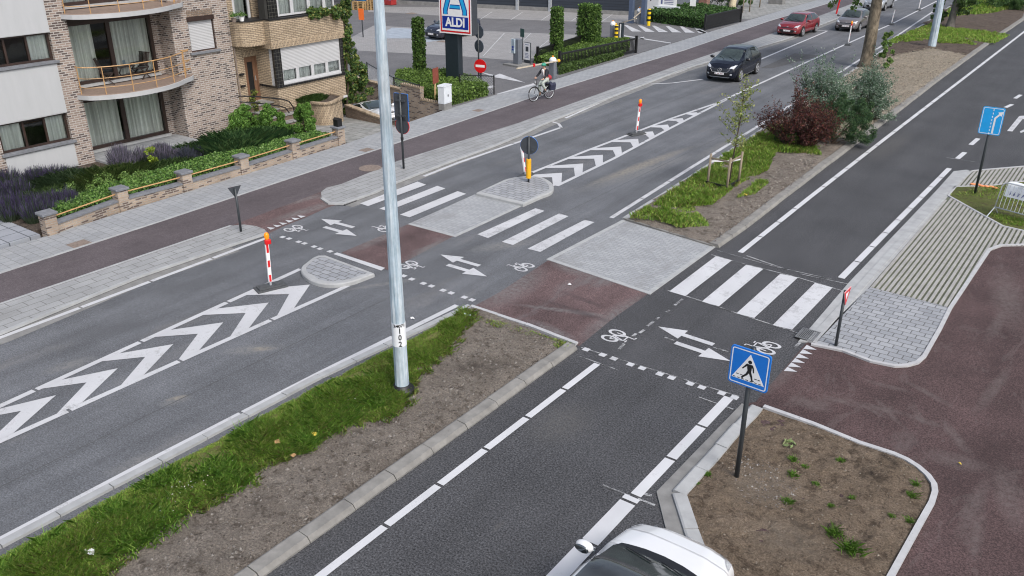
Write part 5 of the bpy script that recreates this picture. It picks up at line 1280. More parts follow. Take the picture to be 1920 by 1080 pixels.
# weeds: each tuft of the bare plot is a plant of its own
wz = soil_z('bare_plot')
weeds = [((1487, 866), .13, 'bright grass tuft'), ((1509, 874), .09, 'small grass tuft'), ((1487, 890), .14, 'round grass tuft'), ((1478, 942), .15, 'wide grass tuft'), ((1563, 1003), .22, 'tall grass tuft'), ((1597, 1033), .27, 'largest grass tuft'), ((1717, 909), .12, 'grass tuft'), ((1709, 930), .15, 'grass tuft'), ((1705, 976), .12, 'grass tuft'), ((1598, 932), .09, 'thin grass tuft'), ((1530, 906), .10, 'thin grass tuft'), ((1326, 888), .12, 'grass tuft'), ((1575, 864), .11, 'pale grass tuft'), ((1559, 948), .10, 'pale grass tuft'), ((1308, 904), .08, 'small grass tuft'), ((1672, 970), .09, 'small grass tuft')]
where = ['in the middle of the bare plot, upper one of three', 'just right of the upper bright tuft on the plot', 'below the upper bright tuft on the plot', 'beside the rubble on the bare plot', 'next to the largest tuft low on the plot', 'low in the middle of the bare plot', 'by the curved edging, highest of three', 'by the curved edging, middle of three', 'by the curved edging, lowest of three', 'alone right of the rubble', 'between the rubble and the middle tufts', 'at the kerb left of the crossing sign', 'near the upper right of the plot', 'below and right of the wide tuft', 'at the kerb corner left of the post', 'near the right end of the plot, left of the edging tufts']
for (q, s, lab), wh in zip(weeds, where):
    c = np.array(G(*q, .06)[:2]); n = int(50+420*s)
    P = c+RG.normal(size=(n, 2))*s*.26; z = float(wz(c[None])[0])
    e = thing('grass_tuft', lab+' '+wh, 'weed', (c[0], c[1], z), group='weeds on the bare plot')
    blades('blades', P, z-.01, np.full(n, s*.48), .006, [(.17, .36, .05), (.24, .42, .08), (.14, .27, .05)], .8, parent=e)
c = np.array(G(1480, 834, .06)[:2]); e = thing('rosette_weed', 'flat pale green rosette weed high on the bare plot', 'weed', (c[0], c[1], .06), group='weeds on the bare plot')
a = RG.uniform(0, 2*PI, 16); leaf_object('leaves', np.c_[c[0]+.09*np.cos(a), c[1]+.09*np.sin(a), np.full(16, .09)], .12, [(.16, .21, .09), (.22, .26, .13)], parent=e, aspect=.5)
# strips of grass at the end of the near strip, verge, far strip
for px, n in (([(880, 592), (935, 606), (1075, 648), (1060, 660), (985, 630), (930, 616)], 1500), ([(1780, 366), (1853, 350), (1930, 341), (2050, 345), (2050, 420), (1925, 395), (1850, 372)], 2600), ([(1850, 400), (1880, 405), (1920, 412), (1920, 425), (1885, 420)], 900)):
    poly = GL(px, .05); P = poly_pts(poly, n); o = blades('grass', P, .05, np.full(n, .07), .014, GP, .6, dry=RG.uniform(size=n) < .25); o['kind'] = 'stuff'
fg = [([(1180, 410), (1300, 336), (1449, 236), (1500, 240), (1540, 292), (1450, 285), (1440, 320), (1385, 348), (1335, 385), (1250, 392), (1290, 428), (1230, 415)], 26000, .15, .02), ([(1220, 400), (1300, 388), (1330, 425), (1270, 428)], 2500, .07, .018),
      ([(1745, 62), (1800, 0), (1960, -14), (1960, 2), (1860, 25), (1760, 33)], 16000, .24, .045), ([(1650, 84), (1745, 45), (1790, 55), (1895, 66), (1865, 82), (1800, 75), (1832, 85), (1760, 82), (1752, 74)], 14000, .14, .04), ([(1425, 340), (1440, 345), (1415, 365), (1380, 372)], 1500, .10, .02)]
for px, n, h, w in fg: patch_grass('grass', GL(px, .1), n, h, w, px[0][0]*.01, z=.11, tall=.6)
pebbles('stone_chips', [fr[0], fr[1], fr[2], GL([(1560, 265)])[0], GL([(1445, 320)])[0], GL([(1340, 420)])[0]], 2500, .008, .05, .15, [(.20, .18, .16), (.12, .10, .09), (.26, .24, .21)])
P = poly_pts([fl[2], fl[3], GL([(1628, 117)])[0], GL([(1745, 92)])[0], GL([(1815, 106)])[0], fr[3], GL([(1605, 262)])[0], GL([(1560, 262)])[0], GL([(1500, 240)])[0]], 9000)
o = leaf_object('straw_chips', np.c_[P, np.full(9000, .17)], .16, [(.235, .205, .16), (.18, .155, .118), (.28, .25, .20), (.09, .07, .055)], aspect=.22, m=M['stone']); o.data.vertices.foreach_get; o['kind'] = 'stuff'
for v in o.data.vertices: v.co.z = .155+(v.co.z-.17)*.25
# ---- shrubs of the far strip
def shrub(name, label, base, cl, n, size, pal, stems=9, aspect=.55, reach=None, group=None, cat='shrub'):
    """cl: list of (dx, dy, z, rx, ry, rz, k, cr) clump clouds relative to base"""
    e = thing(name, label, cat, base, group=group); P = []
    tot = sum(c[3]*c[4]*c[5]**.5 for c in cl)
    for c in cl:
        P.append(clumps((base[0]+c[0], base[1]+c[1], base[2]+c[2]), c[3:6], c[6], int(n*c[3]*c[4]*c[5]**.5/tot), c[7]))
    P = np.concatenate(P); P = P[P[:, 2] > base[2]+.03]
    leaf_object('foliage', P, size, pal, parent=e, aspect=aspect)
    mb = MB()
    for k in range(stems):
        t = P[RG.integers(0, len(P))]-np.array(base); a = (random.uniform(-.1, .1), random.uniform(-.1, .1), 0)
        mb.tube([a, (t[0]*.35, t[1]*.35, t[2]*.5), (t[0]*.85, t[1]*.85, t[2]*.95)], [.03, .02, .006], 5)
    mb.build('stem', M['twig'], e); return e
def shoots(name, label, base, defs, size, pal, aspect=.5, group=None, up=0.0, cat='shrub'):
    """shrub of many leafy shoots: (count, length, spread, lift, (dx, dy), leaves, tuft)"""
    e = thing(name, label, cat, base, group=group); P = []; mb = MB(); B = np.array(base)
    for cnt, L, sprd, lift, (dx, dy), nl, tf in defs:
        for k in range(cnt):
            a = random.uniform(0, 2*PI); r = sprd*math.sqrt(random.random()); l = L*random.uniform(.6, 1.1)
            p0 = np.array([dx*.3+.12*math.cos(a), dy*.3+.12*math.sin(a), 0]); p3 = np.array([dx+r*math.cos(a), dy+r*math.sin(a), lift*(1-.30*(r/max(sprd, .01))**2)*random.uniform(.78, 1.08)])
            p1 = p0*.5+p3*.5+np.array([0, 0, .12*l]); mb.tube([tuple(p0), tuple(p1), tuple(p3)], [.016, .010, .003], 4)
            for side in range(3):
                q = p1*(1-.35*side)+p3*.35*side; d = (p3-p1)*.5+RG.normal(size=3)*.22*l; tt = RG.uniform(.0, 1.0, nl)[:, None]
                P.append(B+q+d*tt+RG.normal(size=(nl, 3))*tf)
    P = np.concatenate(P); P = P[P[:, 2] > base[2]+.04]
    leaf_object('foliage', P, size, pal, parent=e, aspect=aspect, up=up); mb.build('stem', M['twig'], e); return e
RED = [(.060, .022, .024), (.085, .028, .027), (.045, .020, .022), (.12, .045, .032), (.030, .018, .016), (.05, .035, .02)]
b = G(1503, 276, .12)
shoots('red_leaf_shrub', 'dark red-leaved shrub with open branches at the grass edge', b,
      [(52, 1.5, 1.2, 1.75, (.1, .2), 42, .06), (20, 1.3, .5, 2.35, (-.45, .3), 36, .05), (24, 1.3, .65, 1.35, (-1.1, -.1), 32, .05), (20, 1.2, .6, 1.15, (.7, -.1), 36, .06), (11, .9, .35, 1.1, (-1.65, -.2), 24, .035), (20, .8, .8, .7, (0, -.1), 36, .07)], .072, RED, .5)
b = G(1482, 272, .12); shrub('low_green_shrub', 'small dark green plant growing under the red-leaved shrub', b, [(0, 0, .35, .65, .5, .35, 14, .22)], 3500, .09, [(.045, .085, .03), (.06, .12, .035), (.035, .06, .03), (.12, .16, .03)], 6)
GREY = [(.165, .215, .17), (.115, .165, .12), (.24, .28, .24), (.075, .125, .08), (.05, .10, .055), (.10, .15, .10)]
b = G(1548, 232, .12)
shoots('silver_leaf_shrub', 'tall silvery grey-green shrub with upright feathery shoots behind the red one', b,
      [(70, 1.8, 1.15, 2.0, (-.1, .3), 44, .06), (20, 1.6, .42, 3.0, (-.55, .5), 40, .05), (9, 1.6, .3, 2.6, (-1.6, .3), 30, .045), (16, 1.4, .5, 2.2, (-1.0, .2), 34, .05), (26, 1, .9, 1.2, (.3, .3), 40, .07)], .075, GREY, .5, up=.5)
b = G(1618, 222, .12)
shoots('silver_leaf_shrub', 'broad silvery grey-green shrub in front of the big tree trunk', b,
      [(60, 1.6, .85, 2.05, (.0, .2), 46, .06), (22, 1.3, .4, 2.6, (-.05, .3), 40, .05), (22, .9, .6, 1.1, (.65, .1), 40, .06), (20, .9, .6, 1.0, (-.45, 0), 40, .07), (10, .5, .5, .4, (.95, -.2), 26, .06)], .075, GREY, .5, up=.5)
DKG = [(.030, .068, .030), (.045, .09, .035), (.025, .05, .028), (.065, .11, .045)]
b = G(1562, 268, .12)
shrub('dark_green_shrub', 'dense dark green shrub between the red and the silvery shrubs', b, [(.05, .3, .85, 1.2, .85, .75, 80, .22), (.25, .6, 1.35, .95, .7, .5, 34, .18), (.9, .3, .5, .6, .5, .4, 24, .18)], 26000, .085, DKG, 10, .25)
# ---- young staked tree
b = G(1366, 346, .14)
t = thing('young_tree', 'slender young tree with sparse yellow-green leaves held by three stakes', 'tree', b)
tr = [(0, 0, 0), (.05, .03, 1.0), (.12, .06, 2.0), (.16, .10, 3.0), (.18, .12, 3.75)]
mb = MB(); mb.tube(tr, [.032, .028, .022, .013, .005], 8); mb.build('trunk', M['twig'], t, smooth=True)
mb = MB(); LP = []
for k in range(46):
    z = random.uniform(1.35, 3.4); f = z/3.75; x0 = np.interp(z, [p[2] for p in tr], [p[0] for p in tr]); y0 = np.interp(z, [p[2] for p in tr], [p[1] for p in tr])
    a = random.uniform(0, 2*PI); L = random.uniform(.25, 1.0)*(1.1-abs(f-.5)*1.1); e_ = (x0+L*.8*math.cos(a), y0+L*.8*math.sin(a), z+L*random.uniform(.1, .75))
    mb.tube([(x0, y0, z), ((x0+e_[0])/2, (y0+e_[1])/2, (z+e_[2])/2-.03), e_], [.009, .006, .002], 4)
    m_ = int(26*L/.6)
    for _ in range(m_):
        q = random.uniform(.25, 1.05); LP.append((b[0]+x0+(e_[0]-x0)*q+random.gauss(0, .05), b[1]+y0+(e_[1]-y0)*q+random.gauss(0, .05), b[2]+z+(e_[2]-z)*q+random.gauss(0, .05)))
for k in range(150): z = random.uniform(2.6, 3.8); LP.append((b[0]+.16+random.gauss(0, .09), b[1]+.1+random.gauss(0, .09), b[2]+z))
mb.build('branch', M['twig'], t)
leaf_object('crown', np.array(LP), .085, [(.14, .18, .05), (.19, .22, .07), (.10, .14, .04), (.23, .24, .10)], parent=t, aspect=.55)
st = thing('tree_stakes', 'three weathered wooden stakes tied around the young tree', 'tree stakes', b)
sp = [G(1326, 349, .1), G(1362, 358, .1), G(1384, 345, .1)]; tops = []
for x, y, z in sp:
    mb = MB(); rr = .045; q = (x-b[0], y-b[1]); tops.append((q[0], q[1], .98)); mb.tube([(q[0], q[1], -.1), (q[0]+.02, q[1]+.02, 1.12)], [rr, rr*.92], 9); mb.build('stake', M['stake'], st, smooth=True)
mb = MB()
for p, q in ((tops[0], tops[1]), (tops[1], tops[2])): mb.bar(p, q, .02, .06)
mb.build('cross_rail', M['stake'], st)
mb = MB(); 
for p in tops: mb.bar((p[0], p[1], .86), (.04, .03, .84), .006, .05)
mb.build('tie_strap', M['sign_white'], st)
mb = MB(); pts = [(p[0], p[1]) for p in tops]; mb.sweep([(p[0]-.05, p[1]-.05) for p in (tops[0], tops[1])], [(-.01, -.02), (-.01, .16), (.01, .16), (.01, -.02)]); mb.sweep([(p[0], p[1]-.06) for p in (tops[1], tops[2])], [(-.01, -.02), (-.01, .14), (.01, .14), (.01, -.02)]); mb.build('root_screen', M['black'], st)
# ---- big trees (crowns mostly above the frame)
def big_tree(label, base, h, r, cz, cr, m, pal, n=9000, sprouts=None, bend=0):
    t = thing('street_tree', label, 'tree', base)
    mb = MB(); mb.tube([(0, 0, -.1), (0, 0, .15), (bend*.1, 0, .6), (bend*.3, 0, h*.35), (bend*.6, .02, h*.65), (bend, .05, h)], [r*1.5, r*1.15, r, r*.92, r*.85, r*.6], 16); mb.build('trunk', M[m], t, smooth=True)
    mb = MB()
    for k in range(9):
        a = 2*PI*k/9+random.random(); mb.tube([(bend*.9, 0, h*.85), (bend+cr*.35*math.cos(a), cr*.35*math.sin(a), h+.8), (bend+cr*.8*math.cos(a), cr*.8*math.sin(a), h+1.2+random.random()*1.5)], [r*.45, r*.25, .03], 7)
    mb.build('limb', M[m], t, smooth=True)
    P = clumps((base[0]+bend, base[1], base[2]+cz), (cr, cr, cr*.8), 46, n, .7, .5); leaf_object('crown', P, .24, pal, parent=t, aspect=.7)
    if sprouts:
        P = np.concatenate([clumps((base[0]+s[0], base[1]+s[1], base[2]+s[2]), (s[3], s[3], s[4]), 10, int(s[5]), s[3]*.45) for s in sprouts]); leaf_object('leaf_sprays', P, .19, pal, parent=t, aspect=.7)
    return t
b = G(1624, 122, .15)
TP = [(.075, .13, .035), (.10, .17, .045), (.055, .10, .03), (.15, .21, .06)]
big_tree('mottled plane tree trunk rising behind the silvery shrubs', b, 5.2, .36, 7.4, 3.2, 'bark', TP, 9000, [(1.15, -.3, .9, .35, .9, 360), (1.05, -.2, 1.7, .3, .4, 200), (-2.6, 0.3, 3.55, .35, .45, 110), (-1.2, .2, 3.3, .3, .35, 80)])
b = G(1781, 51, .15)
big_tree('grey trunk with leafy sprouts standing in grass beyond the far lamp post', b, 5.0, .27, 7.2, 3.0, 'bark_grey', [(.05, .085, .03), (.07, .12, .035), (.035, .06, .025)], 7000, [(-.9, 0, 1.25, .55, .55, 420), (-1.0, -.1, .7, .4, .3, 150), (.6, .1, 2.3, .9, .7, 900), (.8, 0, 1.4, .5, .45, 260), (-.4, .1, 2.7, .6, .5, 300)], .35)
b = G(1876, 16, .1); e = thing('thicket', 'dark green thicket of tall weeds at the far top right corner', 'shrub', b)
P = np.concatenate([clumps((b[0]+dx, b[1]+dy, .7), (1.6, 1.4, .9), 26, 4200, .45) for dx, dy in ((-1.6, .6), (.4, 0), (2.4, 0), (4.5, .5), (6.5, 1.5))]); P = P[P[:, 2] > .1]
leaf_object('foliage', P, .22, [(.045, .09, .03), (.065, .125, .04), (.03, .06, .025), (.09, .15, .05)], parent=e, aspect=.3, up=1.2)
# ---- garden bed of the flats
LAV = [(.048, .038, .085), (.075, .058, .13), (.045, .062, .045), (.06, .048, .105), (.10, .09, .15), (.05, .075, .045)]
def lavender(label, c, rx, ry, h, n, pal, grp='lavender bushes'):
    e = thing('lavender_bush', label, 'lavender', (c[0], c[1], LZ+.02), group=grp)
    a = RG.uniform(0, 2*PI, n); rr = np.sqrt(RG.uniform(0, 1, n)); P = np.c_[c[0]+rx*rr*np.cos(a), c[1]+ry*rr*np.sin(a)]
    hh = h*(1.0-.38*rr**2)*(1+.35*npn(P[:, 0], P[:, 1], 2.2, 4)); kc = RG.integers(0, 7, n); oc = RG.normal(size=(7, 2))*np.array([rx, ry])*.38; hc = RG.uniform(.7, 1.2, 7); P = P*.55+.45*np.array([c[0], c[1]])+oc[kc]; hh = hh*hc[kc]; P = P+RG.normal(size=P.shape)*.05; w = .015
    bs = np.array([c[0], c[1]])+oc[kc]; base = np.c_[bs*.45+P*.55, np.full(n, LZ)]; tip = np.c_[P, LZ+hh*RG.uniform(.75, 1.15, n)]; mid_ = base*.38+tip*.62
    sd = RG.normal(size=(n, 3)); sd[:, 2] *= .2; sd /= np.linalg.norm(sd, axis=1)[:, None]; sd *= w
    grn = np.array([(.05, .075, .045), (.07, .095, .06), (.04, .06, .035)])[RG.integers(0, 3, n)]; V = np.stack([base-sd*.6, base+sd*.6, mid_+sd*.5, mid_-sd*.5], 1).reshape(-1, 3)
    raw_mesh('stems', V, 4, np.repeat(np.c_[grn, np.ones(n)], 4, 0), M['leaf'], e)
    pal = np.array(pal)*1.05; c2 = pal[RG.integers(0, len(pal), n)]*RG.uniform(.7, 1.3, (n, 1)); V = np.stack([mid_-sd*.5, mid_+sd*.5, tip+sd*.2, tip-sd*.2], 1).reshape(-1, 3)
    raw_mesh('flower_spikes', V, 4, np.repeat(np.c_[c2, np.ones(n)], 4, 0), M['leaf'], e); return e
PALE = [(.17, .155, .22), (.12, .11, .16), (.23, .21, .27), (.08, .08, .10), (.06, .07, .06)]
lavender('deep purple lavender bush spilling over at the end pier of the garden wall', (-26.75, 11.6), .62, .62, .62, 3800, LAV)
lavender('dark purple lavender bush at the left image edge by the driveway', (-27.9, 11.35), .75, .6, .6, 3200, LAV)
lavender('dark lavender bush between the purple corner bushes and pale grass', (-27.2, 12.9), .8, .75, .6, 3400, LAV)
lavender('dark lavender bush against the wall under the left white panel', (-29.6, 12.2), .8, .8, .6, 2600, LAV)
lavender('purple lavender strip under the white panel, left of the terrace', (-30.7, 13.9), .55, 1.1, .5, 2800, LAV)
lavender('pale lavender in front of the sliding door, left half', (-30.0, 16.6), .7, .75, .62, 3400, PALE)
lavender('pale lavender in front of the sliding door, right half', (-29.6, 17.8), .7, .75, .62, 3400, PALE)
lavender('smoky blue lavender bush beside the yellow-green seedling', (-28.9, 18.3), .6, .8, .5, 2800, [(.06, .07, .10), (.09, .09, .13), (.05, .06, .06)])
def tuftgrass(label, c, rx, ry, h, n, pal_, name='ornamental_grass', grp=None):
    e = thing(name, label, 'ornamental grass', (c[0], c[1], LZ+.02), group=grp); a = RG.uniform(0, 2*PI, n); rr = np.sqrt(RG.uniform(0, 1, n))
    pal = np.array(pal_)*2.3; P = np.c_[c[0]+rx*rr*np.cos(a), c[1]+ry*rr*np.sin(a)]; blades('blades', P, LZ, h*(1.1-.4*rr**2), .013, pal, .7, parent=e); return e
OG = [(.06, .125, .05), (.085, .16, .06), (.05, .10, .045), (.11, .18, .07)]
tuftgrass('fine dark green ornamental grass mound in front of the right brick wall', (-28.5, 20.4), .95, 1.3, .62, 7000, OG)
tuftgrass('smaller dark green ornamental grass mound nearest the round bushes', (-28.6, 22.1), .7, .8, .48, 3800, OG)
tuftgrass('olive green grassy plants in the middle of the garden bed', (-28.6, 15.2), .8, 1.5, .45, 4500, [(.05, .085, .025), (.07, .11, .03), (.09, .12, .04)])
LIME = [(.12, .20, .05), (.09, .16, .04), (.16, .25, .07), (.07, .12, .035)]
b = (-28.0, 13.9, LZ)
shrub('pale_green_perennial', 'light green leafy perennial clump left of the middle of the bed', b, [(0, 0, .25, .55, 1.3, .22, 30, .2), (.5, 1.2, .25, .5, .9, .22, 20, .2)], 6500, .07, LIME, 8, .5, cat='plant')
b = (-29.3, 17.2, LZ); shrub('seedling', 'small bright yellow-green seedling among the pale lavender', (-28.9, 17.0, LZ), [(0, 0, .55, .2, .2, .26, 8, .12)], 420, .09, [(.20, .26, .03), (.14, .20, .03)], 4, .6, cat='plant')
tuftgrass('dark green low plants between lavender and perennials', (-28.3, 12.9), .9, 1.1, .35, 3200, [(.06, .10, .035), (.08, .125, .045)])
tuftgrass('mixed green low plants in front of the pale lavender', (-28.3, 16.9), .8, 1.4, .32, 4200, [(.07, .115, .04), (.09, .14, .05), (.05, .085, .03)])
tuftgrass('low green plants along the terrace edge', (-29.8, 19.2), .5, 1.0, .30, 2200, [(.05, .09, .035), (.07, .12, .045)])
tuftgrass('dark grassy plants under the left white panel near the wall', (-29.6, 14.2), .9, 1.2, .38, 3600, [(.05, .085, .04), (.065, .10, .05)])
BUSH = [(.055, .125, .022), (.08, .17, .03), (.11, .21, .045), (.04, .09, .02), (.13, .23, .05)]
b = (-30.0, 22.35, LZ)
shrub('round_bush', 'big rounded bright green bush against the brown brick corner', b, [(0, 0, .62, .72, .72, .62, 40, .22), (-.2, -.5, .45, .5, .45, .45, 16, .2)], 24000, .07, BUSH, 8, .6)
shrub('round_bush', 'bright green bush immediately right of the biggest one', (-29.6, 23.2, LZ), [(0, 0, .62, .50, .45, .62, 26, .19)], 13000, .07, BUSH, 6, .6)
shrub('round_bush', 'upright bright green bush in front of the brick planter', (-28.2, 23.75, LZ), [(0, 0, .62, .42, .42, .62, 26, .18), (0, 0, 1.1, .28, .28, .25, 8, .14)], 12000, .065, BUSH, 6, .6)
shrub('low_bush', 'low mid-green bush between the round bushes', (-28.6, 23.1, LZ), [(0, 0, .3, .55, .45, .3, 18, .18)], 4500, .07, BUSH[:4], 5, .6)
# ivy ground cover along the garden wall
def hedge_strip(name, label, poly, h, n, size, pal, cat, core, aspect=.7, group=None, hv=.2, z0=LZ, stuff=False):
    c = (float(np.mean([p[0] for p in poly])), float(np.mean([p[1] for p in poly])), z0)
    e = thing(name, label, cat, c, group=group)
    def ins(k): return [(c[0]+(x-c[0])*k, c[1]+(y-c[1])*k) for x, y in poly]
    mb = MB(); mb.prism(ins(.93), z0-.05, z0+h*.86); mb.build('filler_core', core, e, world=True)  # added solid dark filler, closes the view through the leaves
    P = poly_pts(poly, n); zt = z0+h*(1+hv*npn(P[:, 0], P[:, 1], 2.0, 3)+RG.normal(size=n)*.05)
    # leaves on top and on the sides
    q = np.array(poly); m_ = n//2; i = RG.integers(0, len(q), m_); f = RG.uniform(0, 1, (m_, 1)); S = q[i]*(1-f)+np.roll(q, -1, 0)[i]*f
    L = np.linalg.norm(np.roll(q, -1, 0)-q, axis=1); i = RG.choice(len(q), m_, p=L/L.sum()); S = q[i]*(1-f)+np.roll(q, -1, 0)[i]*f
    S = np.c_[S+RG.normal(size=(m_, 2))*.04, z0+h*RG.uniform(0, 1, m_)]
    leaf_object('foliage', np.r_[np.c_[P, zt-np.abs(RG.normal(size=n))*.05], S], size, pal, parent=e, aspect=aspect); return e
M['core'] = plain('dark_foliage_filler', (.022, .035, .014), .95, var=.4, scale=14)  # dark green of the filler added inside hedges, ivy and columns
IVY = [(.05, .11, .025), (.08, .16, .035), (.12, .21, .05), (.035, .075, .02), (.14, .22, .07)]
g0, g1 = (-26.25, 11.55), (-26.75, 23.6)
hedge_strip('ivy_bed', 'dense ivy ground cover along the inside of the garden wall', [(-26.1, 11.6), (-26.42, 23.5), (-27.3, 23.5), (-27.75, 20), (-27.55, 15), (-26.9, 11.9)], .40, 22000, .085, IVY, 'ivy', M['core'])
# climbing ivy on the house corner
e = thing('climbing_ivy', 'dark climbing ivy covering the right corner of the yellow brick house', 'ivy', (-30.9, 28.6, -.4))
seg = [((-30.6, 28.75, 5.2), (.35, .35, 1.3), 26), ((-30.6, 28.65, 3.9), (.28, .30, .8), 18), ((-30.7, 28.85, 2.3), (.35, .45, 1.0), 34), ((-30.6, 29.2, 1.4), (.35, .55, .6), 24), ((-30.9, 29.6, .55), (.35, .8, .35), 20), ((-31.2, 28.8, .6), (.3, .3, .9), 16), ((-30.3, 27.5, 4.5), (.14, .8, .18), 12), ((-30.4, 26.6, 4.6), (.12, .5, .12), 7)]
P = np.concatenate([clumps(c, r, k, k*130, .2) for c, r, k in seg])
leaf_object('foliage', P, .12, [(.045, .085, .025), (.06, .115, .03), (.03, .06, .02), (.10, .15, .04), (.16, .17, .05)], parent=e, aspect=.75)
mb = MB(); mb.tube([(-.0, .05, .1), (.2, .1, 1.5), (.25, .1, 3.2), (.3, .1, 5.8)], [.05, .04, .03, .02], 6); mb.build('stem', M['twig'], e)
c = (-30.25, 26.0); tuft = tuftgrass('green mat of low plants filling the brick planter', (-30.3, 26.05), .55, .75, .22, 2600, [(.045, .085, .025), (.065, .115, .03), (.035, .065, .02)], 'planter_plants'); 
for ob in tuft.children: ob.location.z += .82
x, y, z = -31.0, 23.6, .7
shrub('potted_rose', 'thin yellow-green climbing plant beside the entrance handrail', (-30.9, 23.5, .55), [(0, 0, .6, .22, .2, .5, 12, .14)], 700, .09, [(.16, .17, .04), (.10, .13, .03), (.06, .09, .03)], 6, .6, cat='plant')
# window boxes on the house balcony
for lab, px, cc in (('terracotta pot with small plant on the house balcony corner', (437, 26), 'rust'), ('white pot with small plant on the house balcony ledge', (452, 25), 'sign_white')):
    yy, zz = FX(*px, -30.95); e = thing('flower_pot', lab, 'flower pot', (-30.95, yy, 4.56))
    mb = MB(); mb.lathe([(.08, 0), (.11, .16), (.12, .17), (.10, .172)], (0, 0, 0), 14); mb.build('pot', M[cc], e)
    leaf_object('plant', np.c_[RG.normal(size=(160, 2))*.08+np.array([-30.95, yy]), 4.78+np.abs(RG.normal(size=160))*.07], .07, IVY, parent=e)
# ================================================================ CAR PARK AND FAR SIDE OBJECTS
# shop pylon
px, py, _ = G(853, 165, .02)
t = thing('shop_pylon', 'tall shop pylon with white sign panel and blue letter A on a black post', 'shop sign', (px, py, .02), R_(4))
M['pylon'] = plain('pylon_blue_black', (.018, .028, .036), .35, var=.15)
mb = MB(); mb.box(-.42, .42, -.20, .20, -.1, 2.86); mb.build('post', M['pylon'], t, bevel=.03)
ZC, PW, PH = 4.48, 2.00, 3.30; XO = .33
mb = MB(); mb.box(-PW/2-.02, PW/2+.02, -.26, .26, ZC-PH/2, ZC+PH/2); p = mb.build('sign_case', M['sign_grey'], t, bevel=.02); p.location.x = XO
M['aldi_blue'] = plain('sign_navy', (.010, .035, .28), .3, var=.05); M['aldi_cyan'] = plain('sign_cyan', (.02, .36, .72), .3, var=.05)
def face(name, poly, m, d):
    mb = MB(); mb.prism(poly, d, d+.004); mb.v = [(a, -c, b+ZC) for a, b, c in mb.v]; return mb.build(name, m, p)
w2, h2 = PW/2, PH/2
face('panel', [(-w2, -h2), (w2, -h2), (w2, h2), (-w2, h2)], M['sign_white'], .262)
face('panel_margin', [(-w2+.07, -h2+.07), (w2-.07, -h2+.07), (w2-.07, h2-.07), (-w2+.07, h2-.07)], M['sign_red'], .266)
face('panel_field', [(-w2+.15, -h2+.15), (w2-.15, -h2+.15), (w2-.15, h2-.15), (-w2+.15, h2-.15)], M['sign_white'], .270)
# letter A emblem: two bending legs of blue stripes and a crossbar
def emblem(name, m, k, d):
    # widths shrink with k; left leg, right leg, bar
    L = []
    for s in (-1, 1):
        top = (s*.10, 1.42); knee = (s*.60, -.02); foot = (s*.60, -.22)
        w = .30*k
        a = Vector(top); b = Vector(knee); dd = (b-a).normalized(); n = Vector((-dd.y, dd.x))*w/2
        o_ = s*w/2
        L.append([tuple(a-n), tuple(a+n), tuple(b+n), (foot[0]+(w/2), foot[1]), (foot[0]-(w/2), foot[1]), tuple(b-n)] if s > 0 else [tuple(a+n), tuple(a-n), tuple(b-n), (foot[0]-(w/2), foot[1]), (foot[0]+(w/2), foot[1]), tuple(b+n)])
    w = .22*k; L.append([(-.34, .16-w/2), (.34, .16-w/2), (.30, .16+w/2), (-.30, .16+w/2)])
    mb = MB()
    for i, q in enumerate(L):
        mb.prism(q, d+.0008*i, d+.003+.0008*i)
    mb.v = [(a, -c, b+ZC-.48) for a, b, c in mb.v]; return mb.build(name, m, p)
emblem('emblem_outline', M['aldi_blue'], 1.0, .274)
emblem('emblem_stripe', M['aldi_cyan'], .62, .281)
face('name_band', [(-w2+.19, -h2+.25), (w2-.19, -h2+.25), (w2-.19, -h2+.86), (-w2+.19, -h2+.86)], M['aldi_blue'], .274)
o = text_mesh('lettering', 'ALDI', .60, M['sign_white'], p, .022, .003, sx=.93); o.rotation_euler = (PI/2, 0, 0); o.location = (0, -.284, ZC-h2+.555)
# round / octagonal sign backs and no-entry sign
px, py, _ = G(898, 152, .02)
t = thing('sign_post', 'tall post carrying an octagonal and a round grey sign back', 'traffic sign', (px, py, .02), R_(175)); post(t, 3.05, .045)
p = plate('octagonal_panel', [(.36*math.cos(R_(22.5+45*k)), .36*math.sin(R_(22.5+45*k))) for k in range(8)], M['sign_back'], t, 2.62, .045, .065)
p = plate('round_panel', circ(0, 0, .34, 24), M['sign_back'], t, 1.86, .045, .065)
px, py, _ = G(902, 158, .02)
t = thing('no_entry_sign', 'round red no entry sign with white bar at the exit of the car park', 'traffic sign', (px, py, .02), R_(12)); post(t, 1.1, .05)
p = plate('sign_panel', circ(0, 0, .36, 28), M['sign_red'], t, .98, .055, .075); plate('white_bar', [(-.27, -.065), (.27, -.065), (.27, .065), (-.27, .065)], M['sign_white'], p, .98, .075, .078)
# red-brown board and timber post in the hedge
px, py, _ = G(817, 197, .05); t = thing('notice_board', 'rust red board turned edge-on atop a pale timber post', 'notice board', (px, py, .05), R_(103))
mb = MB(); mb.bar((0, 0, 0), (0, 0, 1.15), .07, .07); mb.build('post', plain('new_timber', (.52, .36, .18), .7, var=.2, scale=9), t)
M['rustred'] = plain('rust_red_board', (.22, .055, .035), .6, var=.15); plate('board', [(-.28, -.36), (.28, -.36), (.28, .36), (-.28, .36)], M['rustred'], t, 1.42, .036, .06)
